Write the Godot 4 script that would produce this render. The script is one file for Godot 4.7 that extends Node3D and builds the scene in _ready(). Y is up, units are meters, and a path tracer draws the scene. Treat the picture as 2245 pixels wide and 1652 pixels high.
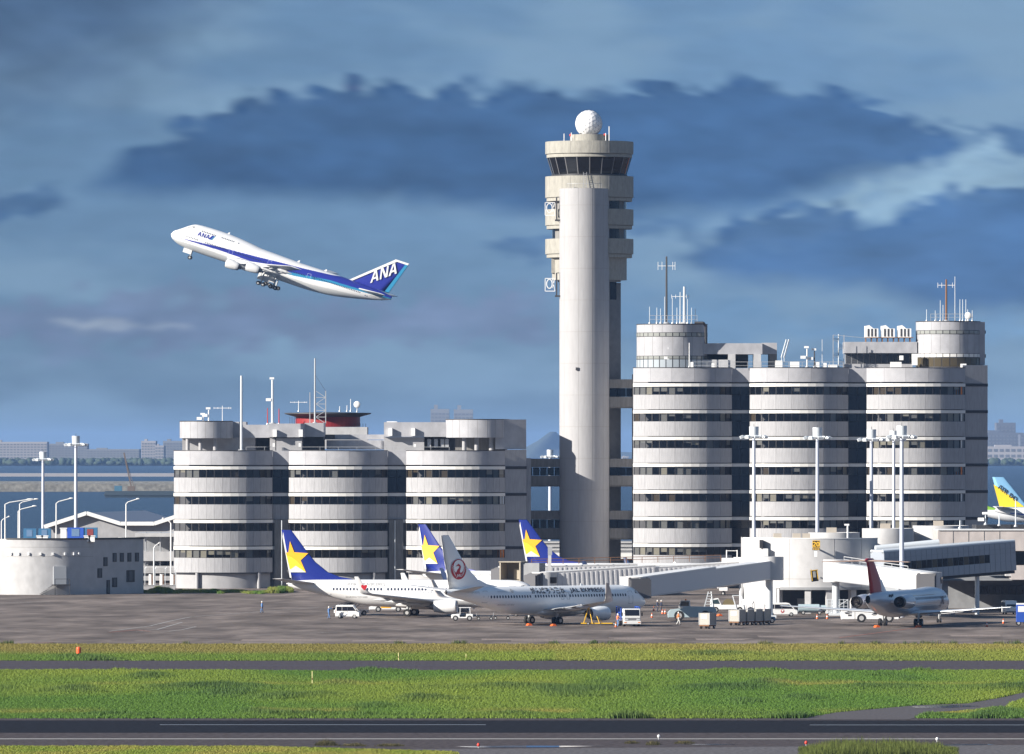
extends Node3D
# An airport apron seen from an observation deck across a runway, late-afternoon sun from the left.
# Coordinates: x right, y up, -z away from the deck; metres. Sights are given as (column, row) on a 2245 x 1652 sheet plus a distance.
const F := 18000.0
const YH := 985.0
const H := 24.4
const CX := 1122.5

class MB:
	var v := PackedVector3Array()
	var n := PackedVector3Array()
	var t := PackedVector2Array()
	var uv_on := false
	func tri(a: Vector3, b: Vector3, c: Vector3) -> void:
		var m := (b - a).cross(c - a).normalized()
		v.push_back(a); v.push_back(c); v.push_back(b)
		n.push_back(m); n.push_back(m); n.push_back(m)
	func quad(a: Vector3, b: Vector3, c: Vector3, d: Vector3) -> void:
		tri(a, b, c); tri(a, c, d)
	func box(c: Vector3, s: Vector3, b := Basis()) -> void:
		var p := []
		for i in 8:
			p.append(c + b * (Vector3((i & 1) - 0.5, ((i >> 1) & 1) - 0.5, ((i >> 2) & 1) - 0.5) * s))
		quad(p[4], p[5], p[7], p[6]); quad(p[1], p[0], p[2], p[3]); quad(p[5], p[1], p[3], p[7])
		quad(p[0], p[4], p[6], p[2]); quad(p[6], p[7], p[3], p[2]); quad(p[0], p[1], p[5], p[4])
	func span(a: Vector3, b: Vector3) -> void:
		box((a + b) * 0.5, (b - a).abs())
	func bar(a: Vector3, b: Vector3, w: float, h := -1.0) -> void:
		var z := (b - a).normalized()
		var x := Vector3.UP.cross(z)
		if x.length() < 0.01: x = Vector3.RIGHT
		x = x.normalized()
		box((a + b) * 0.5, Vector3(w, w if h < 0 else h, (b - a).length()), Basis(x, z.cross(x), z))
	func grid(rows: Array, uvs := []) -> void:
		var m: int = rows[0].size()
		var nn := []
		for i in rows.size():
			var a := PackedVector3Array(); a.resize(m); nn.append(a)
		for i in rows.size() - 1:
			for j in m - 1:
				var a: Vector3 = rows[i][j]; var b: Vector3 = rows[i][j + 1]; var c: Vector3 = rows[i + 1][j + 1]; var d: Vector3 = rows[i + 1][j]
				var k := (c - a).cross(d - b)
				nn[i][j] += k; nn[i][j + 1] += k; nn[i + 1][j] += k; nn[i + 1][j + 1] += k
		if rows[0][0].distance_to(rows[0][m - 1]) < 1e-4 and rows[rows.size() / 2][0].distance_to(rows[rows.size() / 2][m - 1]) < 1e-4:
			for i in rows.size():
				var k: Vector3 = nn[i][0] + nn[i][m - 1]
				nn[i][0] = k; nn[i][m - 1] = k
		for i in rows.size() - 1:
			for j in m - 1:
				for q in [[i, j], [i + 1, j + 1], [i, j + 1], [i, j], [i + 1, j], [i + 1, j + 1]]:
					v.push_back(rows[q[0]][q[1]])
					n.push_back(nn[q[0]][q[1]].normalized())
					if uvs: t.push_back(uvs[q[0]][q[1]])
		if uvs: uv_on = true
	func fan(ring: PackedVector3Array) -> void:
		var c := Vector3.ZERO
		for p in ring: c += p
		c /= ring.size()
		for j in ring.size() - 1: tri(c, ring[j], ring[j + 1])
	func lathe(c: Vector3, prof: Array, seg := 24, a0 := 0.0, a1 := TAU) -> void:
		for k in prof.size() - 1:
			var rows := []
			for i in 2:
				var row := PackedVector3Array()
				var q: Vector2 = prof[k + i]
				for j in seg + 1:
					var a := a0 + (a1 - a0) * j / seg
					row.append(c + Vector3(sin(a) * q.x, q.y, cos(a) * q.x))
				rows.append(row)
			grid(rows)
	func cyl(a: Vector3, b: Vector3, ra: float, rb := -1.0, seg := 12, caps := true) -> void:
		if rb < 0: rb = ra
		var z := (b - a).normalized()
		var x := z.cross(Vector3.UP if absf(z.y) < 0.9 else Vector3.RIGHT).normalized()
		var y := z.cross(x)
		var r0 := PackedVector3Array(); var r1 := PackedVector3Array()
		for j in seg + 1:
			var d := x * cos(TAU * j / seg) + y * sin(TAU * j / seg)
			r0.append(a + d * ra); r1.append(b + d * rb)
		grid([r0, r1])
		if caps: fan(r0); fan(r1)
	func tube(pts: Array, r: float, seg := 8) -> void:
		for i in pts.size() - 1: cyl(pts[i], pts[i + 1], r, r, seg, true)
	func ball(c: Vector3, r: Vector3, seg := 16, rows := 10) -> void:
		var g := []
		for i in rows + 1:
			var row := PackedVector3Array()
			var e := PI * i / rows - PI / 2
			for j in seg + 1:
				var a := TAU * j / seg
				row.append(c + Vector3(cos(e) * sin(a), sin(e), cos(e) * cos(a)) * r)
			g.append(row)
		grid(g)
	func prism(poly: PackedVector2Array, o: Vector3, ux: Vector3, uy: Vector3, dep: Vector3) -> void:
		var id := Geometry2D.triangulate_polygon(poly)
		var p := PackedVector3Array()
		for q in poly: p.append(o + ux * q.x + uy * q.y)
		for k in range(0, id.size(), 3):
			tri(p[id[k]], p[id[k + 1]], p[id[k + 2]])
			tri(p[id[k]] + dep, p[id[k + 2]] + dep, p[id[k + 1]] + dep)
		for k in p.size():
			var a := p[k]; var b := p[(k + 1) % p.size()]
			quad(a, b, b + dep, a + dep)
	func flat(poly: PackedVector2Array, o: Vector3, ux: Vector3, uy: Vector3) -> void:
		var id := Geometry2D.triangulate_polygon(poly)
		for k in range(0, id.size(), 3):
			var q := []
			for e in 3: q.append(o + ux * poly[id[k + e]].x + uy * poly[id[k + e]].y)
			tri(q[0], q[1], q[2])
	func mesh() -> ArrayMesh:
		var a := []
		a.resize(Mesh.ARRAY_MAX)
		a[Mesh.ARRAY_VERTEX] = v; a[Mesh.ARRAY_NORMAL] = n
		if uv_on and t.size() == v.size(): a[Mesh.ARRAY_TEX_UV] = t
		var m := ArrayMesh.new()
		m.add_surface_from_arrays(Mesh.PRIMITIVE_TRIANGLES, a)
		return m

var mats := {}
var used := {}
var rng := RandomNumberGenerator.new()
var tex := {}

func noise_tex(key: String, freq: float, oct: int, lo: float, hi: float, size := 512, typ := FastNoiseLite.TYPE_SIMPLEX_SMOOTH, mid := 0.5) -> Texture2D:
	if tex.has(key): return tex[key]
	var nz := FastNoiseLite.new()
	nz.noise_type = typ; nz.frequency = freq; nz.fractal_octaves = oct; nz.seed = key.hash() % 1000
	var g := Gradient.new()
	g.offsets = PackedFloat32Array([0.0, mid, 1.0])
	g.colors = PackedColorArray([Color(lo, lo, lo), Color((lo + hi) / 2, (lo + hi) / 2, (lo + hi) / 2), Color(hi, hi, hi)])
	var t := NoiseTexture2D.new()
	t.width = size; t.height = size; t.seamless = true; t.noise = nz; t.color_ramp = g
	tex[key] = t
	return t

# a material from a real-world base colour (linear values); grain: [texture, scale of the world-space triplanar lookup]
func M(key: String, r := 0.5, g := 0.5, b := 0.5, rough := 0.6, metal := 0.0, grain := []) -> StandardMaterial3D:
	if mats.has(key): return mats[key]
	var m := StandardMaterial3D.new()
	m.resource_name = key
	m.albedo_color = Color(r, g, b).linear_to_srgb()
	m.roughness = rough; m.metallic = metal
	if grain:
		m.albedo_texture = grain[0]
		m.uv1_triplanar = true; m.uv1_world_triplanar = true
		m.uv1_scale = grain[1]
	mats[key] = m
	return m

# tinted window glass: part of the light goes through, the rest meets a dark tint
func pane_of(key: String, tint: float) -> StandardMaterial3D:
	var m := M(key, 0.004, 0.005, 0.008, 0.05)
	m.transparency = BaseMaterial3D.TRANSPARENCY_ALPHA
	m.albedo_color.a = tint
	return m

func W(x: float, d: float) -> float: return (x - CX) * d / F
func Y(y: float, d: float) -> float: return H - (y - YH) * d / F
func P(x: float, y: float, d: float) -> Vector3: return Vector3(W(x, d), Y(y, d), -d)
func D(y: float) -> float: return H * F / (y - YH)
func G(x: float, y: float) -> Vector3: return Vector3(W(x, D(y)), 0, -D(y))

func title(called: String) -> String:
	if not used.has(called):
		used[called] = 0
		return called
	used[called] += 1
	return "%s_%03d" % [called, used[called]]

func tag(o: Node, label: String, category: String, group := "", kind := "") -> Node:
	if label: o.set_meta("label", label)
	if category: o.set_meta("category", category)
	if group: o.set_meta("group", group)
	if kind: o.set_meta("kind", kind)
	return o

func thing(called: String, label: String, category: String, at := Vector3.ZERO, turn := 0.0, group := "") -> Node3D:
	var o := Node3D.new()
	o.name = title(called)
	add_child(o)
	o.position = at; o.rotation.y = turn
	tag(o, label, category, group)
	return o

func part(parent: Node, called: String, mb: MB, m: Material, label := "") -> MeshInstance3D:
	return put(parent, called, mb.mesh(), m, label)

func put(parent: Node, called: String, me: Mesh, m: Material, label := "") -> MeshInstance3D:
	var o := MeshInstance3D.new()
	o.name = called if parent != self else title(called)
	o.mesh = me
	o.material_override = m
	parent.add_child(o, true)
	if label: o.set_meta("label", label)
	return o

func struct(called: String, mb: MB, m: Material) -> MeshInstance3D:
	var o := part(self, called, mb, m)
	o.set_meta("kind", "structure")
	return o

func copy(o: Node3D, label: String, at: Vector3, turn := 0.0) -> Node3D:
	var c: Node3D = o.duplicate()
	c.name = title(String(o.name).trim_suffix("_" + String(o.name).right(3)) if String(o.name).right(3).is_valid_int() else String(o.name))
	add_child(c)
	c.position = at; c.rotation.y = turn
	c.set_meta("label", label)
	return c

func V2(a: Array) -> PackedVector2Array:
	var p := PackedVector2Array()
	for k in range(0, a.size(), 2): p.append(Vector2(a[k], a[k + 1]))
	return p

# ---------------------------------------------------------------- sky
var cl1 := FastNoiseLite.new()
var cl2 := FastNoiseLite.new()
var cl3 := FastNoiseLite.new()
var banks := []

func sd_poly(p: Vector2, q: PackedVector2Array) -> float:
	var d := 1e9
	for k in q.size():
		var a := q[k]; var b := q[(k + 1) % q.size()]
		d = minf(d, p.distance_to(Geometry2D.get_closest_point_to_segment(p, a, b)))
	return -d if Geometry2D.is_point_in_polygon(p, q) else d

func base_sky(az: float, el: float) -> Vector3:
	# clear air, paler and warmer low down
	var t := 1.0 - exp(-maxf(el, 0.0) / 0.25)
	var c := Vector3(0.132, 0.212, 0.300).lerp(Vector3(0.140, 0.247, 0.385), smoothstep(0.004, 0.032, el))
	return c.lerp(Vector3(0.045, 0.105, 0.235), t)

func cover(x: float, y: float) -> float:
	return clampf(0.5 + 0.9 * cl1.get_noise_2d(x, y) , 0.0, 1.0)

func far_sky(az: float, el: float) -> Vector3:
	# the same broken cloud all round, foreshortened towards the horizon
	var c := base_sky(az, el)
	if el > 0.0:
		var k := smoothstep(0.42, 0.68, 0.5 + 0.8 * cl2.get_noise_3d(sin(az) * 90.0, cos(az) * 90.0, el * 260.0))
		c = c.lerp(Vector3(0.062, 0.122, 0.250), k * 0.6)
		var w := smoothstep(0.5, 0.8, 0.5 + 0.8 * cl2.get_noise_3d(sin(az) * 70.0 + 500.0, cos(az) * 70.0, el * 300.0))
		c = c.lerp(Vector3(0.235, 0.345, 0.450), w * 0.6)
	return c

func near_sky(x: float, y: float) -> Vector3:
	# sheet coordinates: 18000 to the radian
	var az := (x - CX) / F; var el := (YH - y) / F
	var c := base_sky(az, el) * (0.88 + 0.24 * smoothstep(-200.0, 1900.0, x))
	var warp := Vector2(cl1.get_noise_2d(x * 0.5, y * 0.8 + 300.0), cl1.get_noise_2d(x * 0.5 + 900.0, y * 0.8)) * 40.0 + Vector2(cl1.get_noise_2d(x * 1.6, y * 1.8 + 40.0), cl1.get_noise_2d(x * 1.6, y * 1.8 + 990.0)) * 34.0
	c *= 1.0 + 0.06 * cl1.get_noise_2d(x * 0.9 + 50.0, y * 2.4) + 0.08 * cl1.get_noise_2d(x * 0.25, y * 0.9 + 620.0)
	# wide pale veils
	var veil := smoothstep(0.35, 0.85, 0.5 + 0.9 * cl1.get_noise_2d(x * 0.10 + 77.0, y * 0.34 + 12.0))
	c = c.lerp(Vector3(0.205, 0.320, 0.440), veil * 0.55)
	for b in banks:
		var low := smoothstep(float(b.m) - 40.0, float(b.m) + 60.0, y) if b.has("m") else 0.0  # heaped tops, soft flat bases
		if x < b.box.position.x or y < b.box.position.y or x > b.box.end.x or y > b.box.end.y: continue
		var p: Vector2 = Vector2(x, y) + warp * float(b.w) * (1.0 - 0.7 * low)
		var s := sd_poly(p, b.q)
		if b.has("m"): s += (13.0 - 62.0 * absf(cl3.get_noise_2d(x, y * 1.1))) * (1.0 - 0.8 * low)  # rounded heads, sharp creases between them
		var e: float = b.e * (1.0 + 2.5 * low)
		var k := 1.0 - smoothstep(-e, e * 0.6, s)
		if k > 0.0:
			var tone: Vector3 = b.c
			tone *= (0.95 + 0.28 * smoothstep(300.0, 2200.0, x)) * (1.0 + 0.34 * cl1.get_noise_2d(x * 0.30, y * 0.8 + 800.0) + 0.09 * cl1.get_noise_2d(x * 1.3, y * 2.6 + 100.0))
			c = c.lerp(tone, k * float(b.k))
	return c

func make_sky(turned: Basis) -> ImageTexture:
	cl1.seed = 11; cl1.frequency = 0.010; cl1.fractal_octaves = 4
	cl3.seed = 5; cl3.frequency = 0.0085; cl3.fractal_octaves = 2; cl3.fractal_gain = 0.4
	cl2.seed = 23; cl2.frequency = 0.030; cl2.fractal_octaves = 4
	var dark := Vector3(0.041, 0.098, 0.216)
	banks = [
		{"q": V2([-400, -200, 620, -200, 470, 60, 260, 230, -400, 330]), "c": Vector3(0.060, 0.112, 0.210), "k": 0.85, "e": 200.0, "w": 1.0},
		{"q": V2([1050, 380, 1300, 430, 2260, 330, 2300, 240, 1300, 240]), "c": Vector3(0.30, 0.40, 0.49), "k": 0.0, "e": 60.0, "w": 1.0},
		{"q": V2([1500, 520, 1800, 440, 1990, 372, 2245, 300, 2300, 420, 2020, 460, 1900, 500, 1700, 560]), "c": Vector3(0.215, 0.330, 0.430), "k": 0.7, "e": 26.0, "w": 1.0},
		{"q": V2([2120, 290, 2330, 275, 2330, 345, 2180, 335]), "c": dark, "k": 0.8, "e": 24.0, "w": 0.8},
		{"q": V2([190, 408, 262, 345, 300, 318, 365, 318, 450, 250, 520, 222, 600, 200, 680, 214, 760, 182, 840, 186, 900, 206, 1040, 208, 1080, 182, 1130, 178, 1230, 218, 1290, 214, 1330, 196, 1440, 190, 1560, 186, 1700, 196, 1770, 210, 1850, 200, 1910, 222, 1960, 252, 2060, 282, 2120, 312, 2060, 356, 1930, 380, 1800, 420, 1690, 462, 1520, 470, 1250, 480, 1050, 468, 860, 445, 700, 440, 500, 432, 320, 436]), "c": dark, "k": 0.91, "e": 13.0, "w": 0.45, "m": 330.0},
		{"q": V2([-60, 424, 60, 414, 160, 430, 172, 460, 90, 478, -60, 470]), "c": dark, "k": 0.7, "e": 16.0, "w": 1.1},
		{"q": V2([1480, 566, 1540, 520, 1640, 478, 1780, 452, 1860, 462, 1910, 500, 1980, 452, 2060, 424, 2160, 414, 2330, 396, 2330, 690, 2050, 690, 1900, 640, 1600, 620]), "c": dark * 1.12, "k": 0.86, "e": 14.0, "w": 0.45, "m": 560.0},
		{"q": V2([1055, 545, 1120, 520, 1200, 520, 1260, 545, 1180, 566, 1090, 566]), "c": dark * 1.1, "k": 0.6, "e": 16.0, "w": 0.7},
		{"q": V2([1360, 470, 1540, 480, 1520, 520, 1350, 520]), "c": dark * 1.15, "k": 0.55, "e": 22.0, "w": 0.8},
		{"q": V2([-100, 690, 150, 640, 420, 630, 700, 668, 1200, 640, 1230, 740, 760, 760, 300, 770, -100, 760]), "c": Vector3(0.145, 0.190, 0.305), "k": 0.7, "e": 34.0, "w": 1.2},
		{"q": V2([1300, 640, 1800, 680, 2330, 690, 2330, 760, 1300, 760]), "c": Vector3(0.110, 0.215, 0.360), "k": 0.5, "e": 40.0, "w": 1.2},
		{"q": V2([118, 706, 180, 696, 285, 702, 285, 722, 180, 726, 124, 720]), "c": Vector3(0.32, 0.38, 0.45), "k": 0.7, "e": 16.0, "w": 0.7},
		{"q": V2([300, 708, 380, 702, 420, 714, 380, 726, 310, 722]), "c": Vector3(0.30, 0.36, 0.44), "k": 0.6, "e": 16.0, "w": 0.7},
	]
	for b in banks:
		var r := Rect2(b.q[0], Vector2.ZERO)
		for v in b.q: r = r.expand(v)
		b.box = r.grow(80.0 + b.e * 3.5)
	# The sky map is turned so that its pole lies beside the view: its texels are narrow there, which keeps the flat cloud tops crisp.
	var im := Image.create(512, 256, false, Image.FORMAT_RGB8)
	var mean := Vector3.ZERO
	for j in 128:
		var el := (0.5 - (j + 0.5) / 256.0) * PI
		for i in 512:
			var az := (i + 0.5) / 512.0 * TAU
			var w := turned * Vector3(sin(az) * cos(el), sin(el), -cos(az) * cos(el))
			var c := far_sky(atan2(w.x, -w.z), asin(clampf(w.y, -1, 1)))
			mean += c / (128.0 * 512.0)
			im.set_pixel(i, j, Color(c.x, c.y, c.z).linear_to_srgb())
	im.fill_rect(Rect2i(0, 128, 512, 128), Color(mean.x, mean.y, mean.z).linear_to_srgb())
	im.resize(4096, 2048, Image.INTERPOLATE_CUBIC)
	var j0 := 46; var nj := 112; var i0 := 1500; var ni := 1096
	var lin := []; var mask := PackedFloat32Array()
	for j in nj:
		for i in ni:
			var k := 0.0
			var c := Vector3.ZERO
			for sub in 2:
				var el := (0.5 - (j0 + j + 0.25 + sub * 0.5) / 2048.0) * PI
				var az := (i0 + i + 0.5) / 4096.0 * TAU
				var w := turned * Vector3(sin(az) * cos(el), sin(el), -cos(az) * cos(el))
				var x := CX + atan2(w.x, -w.z) * F; var y := YH - asin(w.y) * F
				if sub == 0:
					k = smoothstep(-420.0, -120.0, x) * smoothstep(2680.0, 2380.0, x) * smoothstep(-300.0, -60.0, y) * smoothstep(1120.0, 1050.0, y)
					if k <= 0.0: break
				c += near_sky(x, minf(y, YH)) * 0.5
			if k <= 0.0:
				var q := im.get_pixel(i0 + i, j0 + j).srgb_to_linear()
				c = Vector3(q.r, q.g, q.b)
			lin.append(c); mask.append(k)
	var crisp := lin.duplicate()
	for it in 4:  # the sky is looked up with a smoothing curve; undo its blur across the wide side of the texels
		var old := crisp.duplicate()
		for j in range(1, nj - 1):
			for i in ni:
				var a := j * ni + i
				crisp[a] += lin[a] - (old[a - ni] + old[a] * 4.0 + old[a + ni]) / 6.0
	for j in nj:
		for i in ni:
			var k := mask[j * ni + i]
			if k <= 0.0: continue
			var c: Vector3 = crisp[j * ni + i].max(Vector3(0.01, 0.02, 0.05))
			im.set_pixel(i0 + i, j0 + j, im.get_pixel(i0 + i, j0 + j).lerp(Color(c.x, c.y, c.z).linear_to_srgb(), k))
	return ImageTexture.create_from_image(im)

func _ready() -> void:
	rng.seed = 7
	# camera: on the observation deck, level, the lens shifted up a little
	var cam := Camera3D.new()
	cam.name = "camera"
	cam.projection = Camera3D.PROJECTION_FRUSTUM
	cam.near = 1.0; cam.far = 60000.0
	cam.size = 1652.0 / F
	cam.frustum_offset = Vector2(0, (YH - 826.0) / F)
	cam.position = Vector3(0, H, 0)
	add_child(cam)
	cam.current = true
	# sky and air
	var env := Environment.new()
	env.background_mode = Environment.BG_SKY
	var sk := Sky.new(); var pm := PanoramaSkyMaterial.new()
	var pole := Vector3(sin(0.157), 0.026, -cos(0.157)).normalized()
	var left := (Vector3(-1, 0, 0) - pole * pole.dot(Vector3(-1, 0, 0))).normalized()
	var turned := Basis(pole.cross(left), pole, left)
	env.sky_rotation = turned.get_euler()
	pm.panorama = make_sky(turned)
	sk.sky_material = pm; env.sky = sk
	env.background_energy_multiplier = 0.63
	env.tonemap_mode = Environment.TONE_MAPPER_LINEAR
	env.tonemap_exposure = 1.95
	env.fog_enabled = true; env.fog_density = 0.000024; env.fog_light_color = Color(0.60, 0.76, 1.0)
	env.sdfgi_enabled = true; env.ssao_enabled = true; env.ssil_enabled = true
	var we := WorldEnvironment.new(); we.name = "world_environment"; we.environment = env
	add_child(we)
	# sun: from the left, behind the deck's shoulder, low
	var sun := DirectionalLight3D.new()
	sun.name = "sun"
	var to_sun := Vector3(-0.826, 0.385, 0.410).normalized()
	sun.light_energy = 1.6
	sun.light_color = Color(1.0, 0.97, 0.92)
	sun.light_angular_distance = 0.5
	sun.shadow_enabled = true
	sun.look_at_from_position(Vector3.ZERO, -to_sun, Vector3.UP)
	add_child(sun)
	paints()
	build_ground()
	build_far()
	build_offices()
	build_tower()
	build_terminal()
	build_left_blocks()
	build_aircraft()
	build_props()
	build_plants()

func paints() -> void:
	var streak := noise_tex("streak", 0.02, 4, 0.84, 1.0)
	var blot := noise_tex("blot", 0.012, 5, 0.88, 1.0)
	var grit := noise_tex("grit", 0.05, 5, 0.62, 1.0)
	M("concrete", 0.405, 0.407, 0.432, 0.75, 0, [streak, Vector3(0.45, 0.035, 0.45)])
	M("concrete_plain", 0.40, 0.40, 0.42, 0.75, 0, [blot, Vector3(0.07, 0.05, 0.07)])
	M("tower_concrete", 0.38, 0.378, 0.395, 0.75, 0, [noise_tex("fine_streak", 0.02, 4, 0.93, 1.0), Vector3(0.16, 0.02, 0.16)])
	M("cab_concrete", 0.375, 0.362, 0.325, 0.8, 0, [streak, Vector3(0.2, 0.06, 0.2)])
	M("parapet", 0.41, 0.413, 0.445, 0.7, 0, [blot, Vector3(0.09, 0.06, 0.09)])
	M("fascia", 0.72, 0.71, 0.69, 0.45)
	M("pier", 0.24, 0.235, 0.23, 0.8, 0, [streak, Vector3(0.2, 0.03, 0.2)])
	M("joint", 0.025, 0.025, 0.03, 0.9)
	M("room_wall", 0.15, 0.15, 0.155, 0.9)
	M("blind_grey", 0.42, 0.43, 0.42, 0.8)
	M("blind_cream", 0.66, 0.63, 0.52, 0.8)
	M("blind_brown", 0.17, 0.13, 0.08, 0.8)
	pane_of("pane_glass", 0.50)
	pane_of("cab_glass", 0.95)
	M("glass", 0.012, 0.014, 0.022, 0.06)
	M("glass_teal", 0.03, 0.055, 0.065, 0.08)
	M("glass_grey", 0.10, 0.115, 0.13, 0.1)
	M("glass_blind", 0.26, 0.27, 0.26, 0.25)
	M("glass_pale", 0.36, 0.40, 0.44, 0.3)
	M("glass_curtain", 0.55, 0.53, 0.44, 0.4)
	M("glass_brown", 0.075, 0.06, 0.035, 0.15)
	M("frame", 0.03, 0.03, 0.035, 0.5)
	M("white", 0.80, 0.80, 0.80, 0.5)
	M("white_paint", 0.78, 0.78, 0.78, 0.35)
	M("white_wall", 0.52, 0.52, 0.535, 0.6, 0, [blot, Vector3(0.08, 0.05, 0.08)])
	M("pink_wall", 0.54, 0.49, 0.475, 0.65, 0, [blot, Vector3(0.08, 0.05, 0.08)])
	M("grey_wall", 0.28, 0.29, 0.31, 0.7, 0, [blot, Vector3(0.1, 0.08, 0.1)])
	M("steel", 0.45, 0.46, 0.48, 0.4, 0.3)
	M("pale_steel", 0.62, 0.66, 0.70, 0.45, 0.1)
	M("dark_steel", 0.06, 0.06, 0.065, 0.5, 0.2)
	M("tunnel_white", 0.58, 0.58, 0.60, 0.5)
	M("rust", 0.20, 0.10, 0.05, 0.8)
	M("red", 0.42, 0.035, 0.03, 0.5)
	M("bright_red", 0.65, 0.05, 0.03, 0.5)
	M("orange", 0.75, 0.22, 0.03, 0.5)
	M("yellow", 0.75, 0.45, 0.03, 0.5)
	M("blue", 0.03, 0.09, 0.42, 0.4)
	M("sky_blue", 0.04, 0.14, 0.27, 0.5)
	M("tyre", 0.012, 0.012, 0.013, 0.8)
	M("hub", 0.5, 0.5, 0.5, 0.4, 0.3)
	M("black", 0.01, 0.01, 0.012, 0.5)
	M("water_glass", 0.012, 0.014, 0.022, 0.06)
	M("grit_grey", 0.3, 0.3, 0.3, 0.8, 0, [grit, Vector3(0.3, 0.3, 0.3)])

# ---------------------------------------------------------------- ground, runway, water
func sheet(called: String, x0: float, x1: float, d0: float, d1: float, y: float, m: Material, kind := true) -> MeshInstance3D:
	var mb := MB.new()
	mb.quad(Vector3(x0, y, -d0), Vector3(x1, y, -d0), Vector3(x1, y, -d1), Vector3(x0, y, -d1))
	var o := part(self, called, mb, m)
	if kind: o.set_meta("kind", "structure")
	return o

func patch(parent: Node, called: String, pts: Array, y: float, m: Material) -> MeshInstance3D:
	var mb := MB.new()
	var q := PackedVector2Array()
	for k in range(0, pts.size(), 2):
		var g := G(pts[k], pts[k + 1])
		q.append(Vector2(g.x, g.z))
	mb.flat(q, Vector3(0, y, 0), Vector3(1, 0, 0), Vector3(0, 0, 1))
	return part(parent, called, mb, m)

func stroke(mb: MB, pts: Array, w: float, y: float) -> void:
	for k in range(0, pts.size() - 2, 2):
		var a := G(pts[k], pts[k + 1]); var b := G(pts[k + 2], pts[k + 3])
		var s := (b - a).normalized().cross(Vector3.UP) * w * 0.5
		a.y = y; b.y = y
		mb.quad(a - s, a + s, b + s, b - s)

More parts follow.
